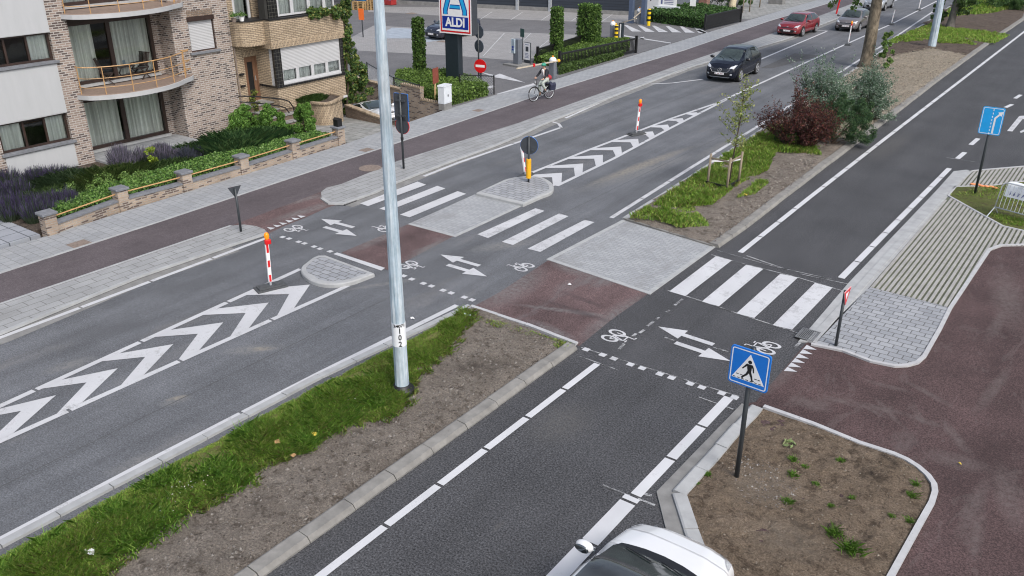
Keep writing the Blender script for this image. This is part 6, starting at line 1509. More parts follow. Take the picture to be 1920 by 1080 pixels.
# utility cabinet
px, py, _ = G(838, 205, LZ); t = thing('utility_cabinet', 'pale grey street cabinet at the end of the brick retaining wall', 'utility cabinet', (px-.1, py, LZ), R_(5))
M['cab'] = plain('cabinet_grey_white', (.62, .66, .70), .5, var=.06)
mb = MB(); mb.box(-.17, .17, -.30, .30, 0, .30); mb.build('plinth', M['gutter'], t)
mb = MB(); mb.box(-.18, .18, -.31, .31, .30, 1.10); mb.build('cabinet', M['cab'], t, bevel=.01); mb = MB(); mb.fprism([(-.33, 1.10), (.33, 1.10), (.30, 1.16), (-.30, 1.16)], -.2, .2); mb.build('lid', M['cab'], t)
mb = MB(); mb.box(.18, .188, -.28, .28, .34, 1.06); d = mb.build('door', M['cab'], t, bevel=.004); mb = MB(); mb.box(.188, .21, -.03, .01, .62, .72); mb.build('handle', M['black'], d); 
# chain link fence
def chain_fence(label, pts, h):
    t = thing('wire_fence', label, 'fence', (pts[0][0], pts[0][1], .0))
    for x, y in pts:
        mb = MB(); mb.tube([(x, y, -.1), (x, y, h+.05)], .035, 8); mb.build('post', M['black_metal'], t, world=True)
    for a, b in zip(pts, pts[1:]):
        mb = MB(); mb.tube([(a[0], a[1], h), (b[0], b[1], h)], .025, 6); mb.build('top_rail', M['black_metal'], t, world=True)
        mb = MB(); L = math.dist(a, b); n = int(L/.14)
        for k in range(-int(h/.14), n+1):
            for sgn in (1, -1):
                s0 = k*.14 if sgn > 0 else k*.14+h; s1 = k*.14+h if sgn > 0 else k*.14
                z0, z1 = 0, h
                def cl(s0, z0, s1, z1):
                    t0, t1 = 0, 1
                    if s1 != s0:
                        ta, tb = (0-s0)/(s1-s0), (L-s0)/(s1-s0); t0, t1 = max(t0, min(ta, tb)), min(t1, max(ta, tb))
                    return t0, t1
                t0, t1 = cl(s0, z0, s1, z1)
                if t1 <= t0: continue
                P = []
                for q in (t0, t1):
                    s = s0+(s1-s0)*q; P.append((a[0]+(b[0]-a[0])*s/L, a[1]+(b[1]-a[1])*s/L, z0+(z1-z0)*q))
                if math.dist(P[0], P[1]) > .05: mb.bar(P[0], P[1], .006, .006)
        o = mb.build('mesh_infill', M['galv_plain'], t, world=True)
chain_fence('dark wire mesh fence bending round the clipped hedge at the shop pylon', [(-34.9, 34.15), (-32.8, 33.0), (-30.8, 31.95), (-28.5, 31.3)], .92)
chain_fence('short dark wire fence between hedge and car park exit', [(-28.5, 34.4), (-26.87, 35.15)], .95)
# clipped hedges
HG = [(.06, .105, .022), (.09, .15, .03), (.12, .185, .045), (.045, .08, .02)]
hedge_strip('clipped_hedge', 'low clipped hedge round the foot of the shop pylon', [(-27.0, 31.35), (-26.95, 34.7), (-28.6, 35.8), (-31.3, 36.6), (-33.4, 35.0), (-31, 32.2), (-28.6, 31.5)], .62, 12000, .11, HG, 'hedge', M['core'], z0=.02)
hedge_strip('clipped_hedge', 'low hedge inside the black gate railing with bright tips', [(-29.2, 43.6), (-28.5, 43.4), (-27.75, 50.6), (-29.3, 53.6), (-31.9, 51.5), (-31.6, 47), (-30.4, 43.9)], .46, 12000, .13, HG, 'hedge', M['core'], z0=.02)
hedge_strip('clipped_hedge', 'dark green hedge behind the far sliding gate beside the white sign', [(-28.6, 63.5), (-28.6, 70.5), (-33.4, 72.5), (-34.2, 65.0)], .85, 8000, .16, [(.04, .085, .025), (.055, .11, .03), (.03, .06, .02)], 'hedge', M['core'], z0=.02)
hedge_strip('low_hedge', 'strip of dark low plants in front of the long black sliding gate', [(-27.95, 43.0), (-27.1, 41.6), (-27.15, 47.5), (-27.35, 49.5), (-27.55, 49.5), (-27.8, 45)], .34, 4500, .12, [(.05, .085, .022), (.07, .115, .03), (.035, .06, .02)], 'hedge', M['core'], z0=.02)
def column(label, px, w, d, h, n):
    x, y, _ = G(*px, .02); e = thing('columnar_hedge', label, 'hedge column', (x, y, .02), group='clipped green columns')
    mb = MB(); mb.lathe([(w*.36, 0), (w*.42, h*.3), (w*.40, h*.9), (w*.2, h*.95)], (0, 0, 0), 10); mb.v = [(a, b*d/w, c) for a, b, c in mb.v]; mb.build('filler_core', M['core'], e)  # added dark filler body behind the leaf shell
    a = RG.uniform(0, 2*PI, n); z = RG.uniform(0, 1, n)**.9*h; r = (1+RG.normal(size=n)*.09)*(1-.12*(z/h)**6); cap = RG.uniform(size=n) < .12; q = np.where(cap, np.sqrt(RG.uniform(0, 1, n)), 1)
    z = np.where(cap, h*(1+.02*RG.normal(size=n)), z); ex = .72
    P = np.c_[x+w/2*r*q*np.sign(np.cos(a))*np.abs(np.cos(a))**ex, y+d/2*r*q*np.sign(np.sin(a))*np.abs(np.sin(a))**ex, z+.02]
    leaf_object('foliage', P, .14, [(.05, .10, .022), (.075, .135, .03), (.10, .165, .04), (.035, .07, .02)], parent=e, aspect=.6); return e
column('slim clipped green column standing in the hedge left of the shop pylon', (788, 150), .58, .55, 3.2, 3400)
column('slim clipped green column nearer the black barrier post', (1043, 108), .72, .62, 2.95, 3400)
column('broad clipped green column, widest of the three', (1103, 91), 1.42, 1.0, 2.75, 6000)
# ticket kiosk, notices, barriers
px, py, _ = G(970, 122, .04); t = thing('ticket_machine', 'grey ticket machine on a kerb at the car park exit', 'ticket machine', (px, py, .02), R_(-8))
mb = MB(); mb.box(-.7, .55, -.55, .55, -.02, .10); mb.build('plinth', M['gutter'], t)
M['kiosk'] = plain('kiosk_grey', (.14, .155, .18), .45, var=.1); mb = MB(); mb.box(-.20, .22, -.16, .20, .1, 1.55); mb.build('cabinet', M['kiosk'], t, bevel=.02)
mb = MB(); mb.box(-.28, .0, -.26, -.16, .72, 1.56); hd = mb.build('front_panel', M['galv'], t, bevel=.02); mb = MB(); mb.box(-.2, -.06, -.265, -.26, 1.05, 1.15); mb.box(-.2, -.06, -.265, -.26, .9, 1.0); mb.build('buttons', M['aldi_blue'], hd)
M['green_sign'] = plain('dark_green_sign', (.02, .07, .06), .5)
px, py, _ = G(980, 112, .02); t = thing('direction_sign', 'small dark green sign on a thin post behind the ticket machine', 'sign', (px, py, .02), R_(-20)); post(t, 1.75, .03); plate('sign_panel', rounded(.42, .5, .03), M['green_sign'], t, 1.62, .03, .05)
px, py, _ = G(989, 119, .02); t = thing('information_sign', 'upright white notice with dark picture right of the ticket machine', 'sign', (px, py, .02), R_(-10))
mb = MB(); mb.box(-.27, .27, -.04, .04, 0, 1.25); mb.build('sign_case', M['sign_grey'], t, bevel=.01); p = plate('sign_panel', [(-.25, .22), (.25, .22), (.25, 1.22), (-.25, 1.22)], M['sign_white'], t, 0, .042, .046)
shape([[(-.12, .72), (.12, .72), (.12, 1.0), (-.12, 1.0)]], 'picture', M['sign_grey'], p, 0, .048); shape([[(-.17, z), (.17-.05*(k % 2), z), (.17-.05*(k % 2), z+.03), (-.17, z+.03)] for k, z in enumerate((.34, .42, .50, .58, 1.1))], 'text_lines', M['banner_ink'], p, 0, .048)
def boom(label, px, rz, arm_dir, L, rise):
    x, y, _ = G(*px, LZ); t = thing('boom_barrier', label, 'barrier', (x, y, .03), rz)
    mb = MB(); mb.box(-.19, .19, -.15, .15, -.05, .95); mb.build('cabinet', M['kiosk'], t, bevel=.05)
    mb = MB(); mb.ell((0, 0, .98), (.22, .19, .20), 16, 8); mb.build('hood', M['label_white'], t, smooth=True)
    mb = MB(); mb.lathe([(.05, 1.16), (.05, 1.22), (.02, 1.25)], (0, 0, 0), 10); mb.build('amber_lens', M['amber'], t, smooth=True)
    a = (-.25*arm_dir[0], -.2, .98-.02); b_ = (arm_dir[0]*L+.22, -.2+arm_dir[1]*L, .98+rise); a = (.22, .25, .96) if L > 3 else a; mb = MB(); mb.bar(a, b_, .08, .06); arm = mb.build('arm', M['arm'], t)
    mb = MB(); mb.ell(a, (.10, .11, .09), 12, 7); mb.build('arm_end', M['yellow'], arm, smooth=True)
    return t, arm
M['arm'] = plain('cream_arm', (.48, .42, .33), .5, var=.1)
t, arm = boom('boom barrier with cream arm and orange end lowered beside the cyclist', (1036, 146), R_(0), (-.10, -.995), 3.1, .03)
mb = MB(); mb.lathe([(.09, -.03), (.09, .03)], (.05, -1.9, 1.0), 14, 'x'); mb.build('red_disc', M['sign_red'], arm)
boom('boom barrier at the far entrance with white arm raised to the right', (1148, 71), R_(100), (-.4, -.9), 1.9, .55)
px, py, _ = G(1201, 43, .02); boom('farthest boom barrier standing before the dark hall with arm lowered', (1198, 43), R_(20), (-.75, -.6), .75, -.5)
def striped(label, px, h, r):
    x, y, _ = G(*px, .02); t = thing('striped_bollard', label, 'bollard', (x, y, .02), 0, 'yellow and black bollards')
    mb = MB(); mb.tube([(0, 0, -.05), (0, 0, h)], r, 14); mb.lathe([(r, h), (r*.8, h+.04), (r*.2, h+.06)], (0, 0, 0), 14); c = mb.build('tube', M['yellow_bk'], t, smooth=False)
    for f in (.28, .58, .86):
        mb = MB(); mb.tube([(0, 0, h*f), (0, 0, h*(f+.13))], r+.004, 14); mb.build('black_band', M['black'], c)
striped('yellow and black striped bollard beside the second boom barrier', (1155, 74), .95, .13)
striped('yellow and black striped bollard in front of the dark green hedge', (1216, 48), 1.22, .13)
px, py, _ = G(1164, 74, .02); t = thing('card_reader', 'slim dark post with white card reader panel beside a striped bollard', 'card reader', (px, py, .02)); mb = MB(); mb.box(-.14, .14, -.14, .14, 0, 1.15); mb.build('cabinet', M['pylon'], t, bevel=.02); plate('front_panel', [(-.04, .1), (.06, .1), (.06, 1.08), (-.04, 1.08)], M['sign_white'], t, 0, .142, .147)
# sliding gates and railings
def railing(label, a, b, h, name='sliding_gate', dens=.14, solid=0):
    t = thing(name, label, 'gate', (a[0], a[1], 0)); a = Vector((a[0], a[1], 0)); b = Vector((b[0], b[1], 0)); d = b-a; L = d.length
    for p_ in (a, b): 
        mb = MB(); mb.bar(p_+Vector((0, 0, -.05)), p_+Vector((0, 0, h+.18)), .14, .14); mb.build('post', M['black_metal'], t, world=True)
    for nm, z, w in (('top_rail', h, .10), ('bottom_rail', .16, .14)):
        mb = MB(); mb.bar(a+Vector((0, 0, z)), b+Vector((0, 0, z)), .07, w); mb.build(nm, M['black_metal'], t, world=True)
    mb = MB()
    for k in range(1, int(L/dens)): q = a+d*(k*dens/L); mb.bar(q+Vector((0, 0, .2)), q+Vector((0, 0, h-.04)), .035 if not solid else .11, .035)
    mb.build('infill_bars', M['black_metal'], t, world=True)
railing('long black sliding gate of upright bars along the footway', G(1049, 131, .02), G(1192, 99, .02), .92)
railing('shorter black railing behind the long sliding gate inside the hedge', G(1008, 119, .02), G(1124, 80, .02), .85)
railing('far black sliding gate before the dark hedge beyond the entrance', G(1321, 57, .02), G(1388, 41, .02), 1.05, solid=1)
# the dark hall
A, B = G(640, 2, .02), G(1186, 29, .02)
A = (A[0], A[1]); B = (B[0], B[1]); d = Vector(B)-Vector(A); d.normalize(); nrm = Vector((-d.y, d.x)); A = tuple(Vector(A)-d*25)
t = thing('warehouse', 'long dark blue-grey ribbed warehouse hall behind the car park', 'warehouse', (B[0], B[1], .0))
M['hall'] = brickmat('ribbed_dark_cladding', (.026, .034, .048), (.031, .040, .055), (.014, .018, .026), 60, .22, .02, 'wall', .5, .6, .1)
C1, D1_ = tuple(Vector(B)+nrm*22), tuple(Vector(A)+nrm*22)
mb = MB(); mb.prism([A, B, C1, D1_], .35, 6.5); mb.build('cladding', M['hall'], t, world=True)
mb = MB(); mb.prism([tuple(Vector(A)-nrm*.05), tuple(Vector(B)-nrm*.05), C1, D1_], -.1, .35); mb.build('plinth', M['gutter'], t, world=True)
mb = MB(); mb.prism([tuple(Vector(A)-nrm*.2), tuple(Vector(B)-nrm*.2), tuple(Vector(C1)+nrm*.2), tuple(Vector(D1_)+nrm*.2)], 6.5, 6.7); mb.build('roof', M['sign_grey'], t, world=True)
for px in (973, 1034):
    x, y, _ = G(px, 18 if px < 1000 else 21, .02); mb = MB(); mb.box(x-.12, x+.12, y-.35, y-.12, 0, 6.4); mb.build('downpipe', M['galv_plain'], t, world=True)
M['colpost'] = plain('blue_grey_column', (.085, .115, .18), .5, var=.1)
for lab, px in (('blue-grey steel column left of the far boom barrier', (1183, 43)), ('blue-grey steel column left of the striped bollard at the hedge', (1206, 45))):
    x, y, _ = G(*px, .02); t = thing('steel_column', lab, 'column', (x, y, .02)); mb = MB(); mb.box(-.17, .17, -.17, .17, -.05, 4.2); mb.build('shaft', M['colpost'], t); mb = MB(); mb.box(-.25, .25, -.25, .25, 0, .04); mb.build('base_plate', M['colpost'], t)
# white board, cabinets, brick houses and bikes beyond the hedge
px, py, _ = G(1250, 36, .02); t = thing('advertising_board', 'white board with blue print standing in the dark hedge', 'sign', (px, py, .6), R_(5))
mb = MB(); mb.box(-.75, .75, -.03, .03, .45, 1.45); mb.build('sign_panel', M['sign_white'], t); mb = MB(); mb.box(-1.05, 1.05, -.12, .12, .25, .45); mb.build('foot_beam', M['cab'], t)
shape([[(-.6, .6), (-.45, .6), (-.45, 1.2), (-.6, 1.2)]]+[[(-.3, .6+.13*k), (.5, .6+.13*k), (.5, .65+.13*k), (-.3, .65+.13*k)] for k in range(5)], 'printed_lines', M['banner_ink'], t, 0, .033)
px, py, _ = G(1317, 25, .02); t = thing('small_notice', 'small white notice on a post at the end of the far gate', 'sign', (G(1318, 40)[0]-1, G(1318, 40)[1], .02), R_(10)); post(t, 1.7, .03); plate('sign_panel', [(-.25, -.45), (.25, -.45), (.25, .45), (-.25, .45)], M['sign_white'], t, 1.55, .03, .05)
for i, (lab, px, w_) in enumerate((('white electricity cabinet, left one before the dark hall end', (1222, 21), 1.6), ('white electricity cabinet, right one beside the brick pillar', (1246, 20), 1.3))):
    x, y, _ = G(*px, .02); t = thing('electricity_cabinet', lab, 'utility cabinet', (x, y, .02)); mb = MB(); mb.box(-w_/2, w_/2, -.3, .3, 0, 2.2); mb.build('cabinet', M['label_white'], t, bevel=.02); mb = MB(); mb.box(-.05, .05, -.31, -.3, .9, 1.2); mb.build('lock', M['black'], t)
x, y, _ = G(1285, 16, .02); t = thing('garage_building', 'grey garage door between red brick pillars at the top edge', 'garage', (x, y, .0))
M['redbrick'] = brickmat('red_brick', (.24, .10, .07), (.30, .14, .10), (.2, .17, .15), .22, .07, .01, 'wall', .9, .5, .2)
for dx in (-1.75, 1.75):
    mb = MB(); mb.box(x+dx-.38, x+dx+.38, y-.3, y+.4, -.1, 3.4); mb.build('pillar', M['redbrick'], t, world=True)
mb = MB(); mb.box(x-1.4, x+1.4, y, y+.1, 0, 3.0); mb.build('door', M['shutter_grey'] if 'shutter_grey' in M else M.setdefault('shutter_grey', plain('grey_garage_door', (.24, .27, .31), .5, var=.1)), t, world=True)
mb = MB(); mb.box(x-2.2, x+2.2, y-.25, y+6, 3.4, 3.8); mb.build('roof', M['sign_grey'], t, world=True)
# parked bicycles by the garage, young stems with stakes
def bicycle(t, m_frame, s=1.0, simple=True, parent_fn=None):
    for nm, cx in (('wheel', -.52), ('wheel', .53)):
        mb = MB(); n = 28; R0 = .34
        mb.tube([(cx+R0*math.cos(2*PI*i/n), 0, R0+R0*math.sin(2*PI*i/n)) for i in range(n+1)], .020, 6, False); wh = mb.build('wheel', M['tyre'], t, smooth=True)
        mb = MB(); mb.tube([(cx+.312*math.cos(2*PI*i/n), 0, R0+.312*math.sin(2*PI*i/n)) for i in range(n+1)], .012, 5, False)
        for i in range(14): a = 2*PI*i/14; mb.bar((cx, .012*(-1)**i, R0), (cx+.31*math.cos(a), 0, R0+.31*math.sin(a)), .004, .004)
        mb.lathe([(.02, -.04), (.02, .04)], (cx, 0, R0), 8, 'y'); mb.build('rim', M['galv_plain'], wh)
    mb = MB()
    BBk, ST, HT, RA, FA = (-.08, 0, .28), (-.26, 0, .82), (.36, 0, .84), (-.52, 0, .34), (.53, 0, .34)
    for a, b_, r in ((BBk, ST, .017), (BBk, (.40, 0, .66), .02), ((-.20, 0, .62), (.37, 0, .80), .016), (BBk, RA, .011), ((-.22, 0, .70), RA, .010), (HT, (.42, 0, .60), .02), ((.42, 0, .60), FA, .014)): mb.tube([a, b_], r, 7)
    mb.build('frame', m_frame, t, smooth=True)
    mb = MB(); mb.tube([(.36, 0, .84), (.34, 0, 1.02)], .014, 7); mb.tube([(.18, -.29, 1.02), (.30, -.24, 1.04), (.35, 0, 1.03), (.30, .24, 1.04), (.18, .29, 1.02)], .012, 7); mb.build('handlebar', M['black_metal'], t, smooth=True)
    mb = MB(); mb.tube([ST, (-.29, 0, .92)], .013, 7); mb.ell((-.33, 0, .95), (.14, .085, .035), 12, 6); mb.build('saddle', M['black'], t, smooth=True)
    mb = MB(); n = 14; mb.sweep
    for cx in (-.52, .53):
        mb.tube([(cx+.375*math.cos(R_(a)), 0, .34+.375*math.sin(R_(a))) for a in range(20 if cx > 0 else 10, 175, 12)], .022, 5, False)
    mb.build('mudguard', M['black_metal'], t, smooth=True)
    mb = MB(); mb.lathe([(.09, -.012), (.09, .012)], (-.08, -.04, .28), 14, 'y'); mb.bar((-.08, -.07, .28), (.05, -.09, .17), .02, .012); mb.bar((-.08, .07, .28), (-.21, .09, .39), .02, .012); mb.bar((.05, -.15, .165), (.05, -.07, .165), .09, .02); mb.bar((-.21, .07, .39), (-.21, .15, .39), .09, .02); mb.build('crank', M['galv_plain'], t)
M['tyre'] = plain('tyre_rubber', (.018, .018, .019), .8, var=.2, scale=12)
M['bike_frame'] = plain('dark_bike_frame', (.02, .022, .024), .35, .2, var=.2)
for lab, px, rz in (('parked bicycle leaning at the top edge left of the pale stake', (1348, 16), 20), ('parked dark bicycle nearest the red brick pillar', (1330, 14), 10)):
    t = thing('parked_bicycle', lab, 'bicycle', G(*px, .025), R_(rz), 'bicycles parked beyond the hedge'); bicycle(t, M['bike_frame'])
for k, (lab, px) in enumerate((('pale wooden stake nearest the far gate at the top', (1392, 24)), ('pale wooden stake, second from the far gate', (1405, 22)), ('pale wooden stake standing alone near the grey block', (1424, 14)))):
    x, y, _ = G(*px, .02); mb = MB(); mb.tube([(x, y, 0), (x+.03, y, 1.9+.1*k)], [.06, .05], 8); solo('wooden_stake', mb, M['stake'], lab, 'stake', 'pale stakes at the far pavement', smooth=True)
x, y, _ = G(1456, 7, .02); mb = MB(); mb.box(x-.7, x+.7, y-.4, y+.4, 0, .5); solo('concrete_block', mb, M['gutter'], 'pale grey concrete block lying on the far pavement', 'block', bevel=.04)
x, y, _ = G(1380, 12, .02); e = shrub('garden_shrub', 'green shrub behind the parked bicycles at the top edge', (x, y, .02), [(0, 0, .8, 1.6, 1.0, .9, 20, .35)], 3000, .18, [(.05, .10, .03), (.07, .13, .04)], 5)
x, y, _ = G(1480, -4, .02); e = shrub('garden_shrub', 'dark hedge-like shrub along the far property at the top edge', (x, y, .02), [(0, 0, .7, 3.6, 1.2, .8, 40, .4), (-4, 3, .8, 3, 1.2, .9, 30, .4)], 7000, .2, [(.04, .08, .028), (.055, .10, .035)], 5)
x, y, _ = G(1374, 18, .02); mb = MB(); mb.tube([(x, y, 0), (x-.1, y, .5), (x, y+.05, 1.0), (x+.05, y, 1.55)], [.30, .32, .26, .10], 10); solo('covered_scooter', mb, plain('cream_cover', (.55, .48, .33), .7), 'cream draped cover over an upright object by the far gate end', 'cover', smooth=True)
# yard with pallets
def pallet_stack(label, px, n, w=1.2):
    x, y, _ = G(*px, .02); t = thing('pallet_stack', label, 'pallets', (x, y, .02), R_(12))
    for k in range(n):
        z = .145*k; mb = MB()
        for j in range(5): mb.box(-w/2, w/2, -.4+j*.17, -.4+j*.17+.12, z+.12, z+.142)
        for j in (-.36, 0, .36):
            for i in (-w/2+.08, 0, w/2-.08): mb.box(i-.07, i+.07, j-.05, j+.05, z+.022, z+.12)
            mb.box(-w/2, w/2, j-.05, j+.05, z, z+.022)
        mb.build('pallet', M['pallet'], t)
pallet_stack('stack of wooden pallets behind the orange sign', (676, 18), 5)
pallet_stack('taller narrow stack of pallets beside the lamp post top', (700, 18), 6, .8)
pallet_stack('low stack of pallets farther right by the hall', (757, 5), 4)
M['crate_blue'] = plain('blue_crate', (.02, .16, .42), .5); M['crate_red'] = plain('red_crate', (.35, .03, .03), .5)
for lab, px, z, m, w in (('blue plastic crate on top of the first pallet stack', (679, 17), .745, 'crate_blue', .5), ('blue crate by the hall, right of the lamp post', (722, 8), .02, 'crate_blue', .5), ('red crate lying by the hall right of the blue crate', (732, 9), .02, 'crate_red', .45)):
    x, y, _ = G(*px, .02); mb = MB(); mb.box(x-w, x+w, y-.35, y+.35, z, z+.04); 
    for q in ((x-w, x-w+.04, y-.35, y+.35), (x+w-.04, x+w, y-.35, y+.35), (x-w+.04, x+w-.04, y-.35, y-.31), (x-w+.04, x+w-.04, y+.31, y+.35)): mb.box(*q, z+.0, z+.45)
    solo('plastic_crate', mb, M[m], lab, 'crate')
M['orange_sign'] = plain('orange_sign', (.80, .16, .025), .5, var=.08)
px, py, _ = G(681, 70, .02); t = thing('bay_sign', 'orange sign on a dark post in the paved parking area', 'sign', (px, py, .02), R_(10)); post(t, 1.9, .04); plate('sign_panel', rounded(.46, .78, .05), M['orange_sign'], t, 1.6, .045, .06)
# parked-lot details: dark shed at left
t = thing('loading_shed', 'dark open loading shed at the top left of the car park', 'shed', (G(655, 8)[0], G(655, 8)[1]+.8, 0)); l = t.location
mb = MB(); mb.box(-6, 2.2, 1.2, 1.4, 0, 4); mb.build('back_wall', M['hall'], t); mb = MB(); mb.box(-6, 2.4, -2.2, 1.5, 4, 4.2); mb.build('roof', M['sign_grey'], t)
# ================================================================ VEHICLES
def lerp_sections(st, n):
    X = [s[0] for s in st]; xs = np.linspace(X[0], X[-1], n); xs = np.unique(np.r_[xs, X])
    cols = [np.interp(xs, X, [s[k] for s in st]) for k in range(1, 6)]
    for k in range(5):       # light smoothing keeps the creases soft
        c = cols[k]; d = c.copy()
        for _ in range(2): d[1:-1] = .25*d[:-2]+.5*d[1:-1]+.25*d[2:]
        cols[k] = d
    return xs, cols
def cat(P, m=4):
    P = [np.array(p) for p in P]; out = []
    for i in range(len(P)-1):
        p0, p1, p2, p3 = P[max(i-1, 0)], P[i], P[i+1], P[min(i+2, len(P)-1)]
        for k in range(m):
            t = k/m; out.append(.5*((2*p1)+(p2-p0)*t+(2*p0-5*p1+4*p2-p3)*t*t+(3*p1-p0-3*p2+p3)*t**3))
    out.append(P[-1]); return out
HATCH = [(-2.18, .36, .72, .66, .80, .50), (-2.14, .28, .86, .80, .94, .58), (-2.04, .24, .96, .86, 1.10, .60), (-1.88, .22, .98, .885, 1.27, .60), (-1.66, .21, .985, .90, 1.39, .60), (-1.2, .2, .975, .91, 1.455, .625), (-.4, .2, .95, .91, 1.48, .635), (.10, .2, .93, .91, 1.46, .615), (.32, .2, .925, .91, 1.41, .60), (1.10, .2, .90, .90, .99, .70), (1.22, .2, .88, .895, .975, .64), (1.65, .21, .80, .875, .92, .54), (1.95, .22, .71, .82, .84, .48), (2.09, .25, .61, .74, .74, .44), (2.16, .30, .52, .64, .62, .42), (2.19, .36, .48, .52, .54, .38)]
def make_car(name, label, loc, rz, paint, L=4.36, W=1.82, H=1.48, hood=1.0, glass='car_glass', group=None, grille='bar', roof_black=False, dark_trim=False, wheel_r=.325, detail=1, plate_col='sign_white', lights=True):
    t = thing(name, label, 'car', loc, rz, group)
    sx, sy, sz = L/4.38, W/1.82, H/1.48
    st = [(x*sx, zu*sz*.95, (zs*(hood if x > .8 else 1))*sz, w*sy, (zt*(hood if x > 1.0 else 1))*sz, wt*sy) for x, zu, zs, w, zt, wt in HATCH]
    xs, (zu, zs, w, zt, wt) = lerp_sections(st, 46*detail)
    rows = []
    for i in range(len(xs)):
        a, b, c, d, e = zu[i], zs[i], w[i], zt[i], wt[i]
        P = [(0, a), (c*.80, a), (c*.95, a+.07), (c, a+.30*(b-a)+.05), (c*.995, a+.72*(b-a)), (c*.935, b), (c*.955*.55+e*.45, b+(d-b)*.45), (e+.02, d-.09*min(1, (d-b)/.3)), (e*.82, d-.028*min(1, (d-b)/.3)), (e*.4, d-.003), (0, d)]
        rows.append(cat(P, 2))
    nv = len(rows[0]); vs = []; fs = []
    for i, x in enumerate(xs):
        for y, z in rows[i]: vs.append((x, -y, z))
        for y, z in rows[i][-2:0:-1]: vs.append((x, y, z))
    m = len(vs)//len(xs)
    for i in range(len(xs)-1):
        for j in range(m): fs.append((i*m+j, (i+1)*m+j, (i+1)*m+(j+1) % m, i*m+(j+1) % m))
    fs += [tuple(range(m)), tuple(reversed(range((len(xs)-1)*m, len(xs)*m)))]
    mb = MB(); mb.add(vs, fs); body = mb.build('body', paint, t, smooth=True)
    bv = BVHTree.FromPolygons([Vector(v) for v in vs], fs)
    def patch(nm, poly, axis, sgn, m_, off=.006, par=None, res=.09, sm=True):
        """a panel lying on the body: outline drawn in one projection, laid on the surface"""
        bm = bmesh.new(); f = bm.faces.new([bm.verts.new((p[0], p[1], 0)) for p in poly]); bmesh.ops.triangulate(bm, faces=[f])
        for _ in range(5):
            ed = [e for e in bm.edges if e.calc_length() > res]
            if not ed: break
            bmesh.ops.subdivide_edges(bm, edges=ed, cuts=1); bmesh.ops.triangulate(bm, faces=bm.faces[:])
        bad = []
        for v in bm.verts:
            a, b = v.co.x, v.co.y
            if axis == 'x': o_, d_ = Vector((sgn*5, a, b)), Vector((-sgn, 0, 0))
            elif axis == 'y': o_, d_ = Vector((a, sgn*5, b)), Vector((0, -sgn, 0))
            else: o_, d_ = Vector((a, b, 5)), Vector((0, 0, -1))
            h = bv.ray_cast(o_, d_)
            if h[0] is None: bad.append(v); continue
            n_ = h[1] if h[1].dot(d_) < 0 else -h[1]; v.co = h[0]+n_*off
        if bad: bmesh.ops.delete(bm, geom=bad, context='VERTS')
        me = bpy.data.meshes.new(nm); bm.to_mesh(me); bm.free(); me.materials.append(m_); me.polygons.foreach_set('use_smooth', [sm]*len(me.polygons)); return link(nm, me, par or t)
    X = lambda q: q*sx
    Z = lambda q: q*sz
    Y = lambda q: q*sy
    G_ = M[glass]
    for s in (-1, 1):
        patch('side_window', [(X(.78), Z(.965)), (X(.20), Z(1.36)), (X(-.38), Z(1.41)), (X(-.38), Z(.985))], 'y', s, G_)
        patch('side_window', [(X(-.46), Z(.985)), (X(-.46), Z(1.41)), (X(-1.15), Z(1.385)), (X(-1.62), Z(1.24)), (X(-1.70), Z(1.05)), (X(-1.30), Z(1.0))], 'y', s, G_)
        for wx in (1.33, -1.33):
            c_ = [(X(wx)+.395*math.cos(a), Z(.33)+.395*math.sin(a)) for a in np.linspace(-.35, PI+.35, 22)]
            patch('wheel_arch', c_, 'y', s, M['black'], .004)
    ws = patch('windscreen', [(Y(-.70), Z(.99)), (Y(.70), Z(.99)), (Y(.585), Z(1.385)), (Y(.3), Z(1.405)), (Y(-.3), Z(1.405)), (Y(-.585), Z(1.385))], 'x', 1, M['windscreen'])
    patch('rear_window', [(Y(-.62), Z(1.0)), (Y(.62), Z(1.0)), (Y(.52), Z(1.33)), (Y(-.52), Z(1.33))], 'x', -1, G_)
    patch('cowl', [(X(1.05), Y(-.69)), (X(1.17), Y(-.64)), (X(1.25), Y(-.3)), (X(1.27), 0), (X(1.25), Y(.3)), (X(1.17), Y(.64)), (X(1.05), Y(.69)), (X(1.10), Y(.3)), (X(1.11), 0), (X(1.10), Y(-.3))], 'z', 1, M['black'])
    for a, b_ in ((.52, .05), (-.05, -.5)):
        mb = MB(); P = []
        for f in np.linspace(0, 1, 6):
            yq = Y(a+(b_-a)*f); h = bv.ray_cast(Vector((5, yq, Z(1.0+.09*f))), Vector((-1, 0, 0))); P.append(tuple(h[0]+Vector((.02, 0, .015))))
        mb.tube(P, .009, 5); mb.build('wiper', M['black'], t)
    if roof_black: patch('roof_glass', [(X(.43), Y(.565)), (X(.47), 0), (X(.43), Y(-.565)), (X(-1.3), Y(-.56)), (X(-1.3), Y(.56))], 'z', 1, M['roof_glass'], .010)
    # front
    hz = hood
    fr = [(Y(-.40), Z(.50*hz)), (Y(.40), Z(.50*hz)), (Y(.52), Z(.62*hz)), (Y(.46), Z(.66*hz)), (Y(-.46), Z(.66*hz)), (Y(-.52), Z(.62*hz))] if grille == 'panel' else [(Y(-.44), Z(.60*hz)), (Y(.44), Z(.60*hz)), (Y(.46), Z(.655*hz)), (Y(-.46), Z(.655*hz))]
    gr_ = patch('grille', fr, 'x', 1, M['black_gloss'], .008)
    patch('lower_intake', [(Y(-.46), Z(.32*hz)), (Y(.46), Z(.32*hz)), (Y(.56), Z(.43*hz)), (Y(.50), Z(.50*hz)), (Y(-.50), Z(.50*hz)), (Y(-.56), Z(.43*hz))], 'x', 1, M['black'], .007)
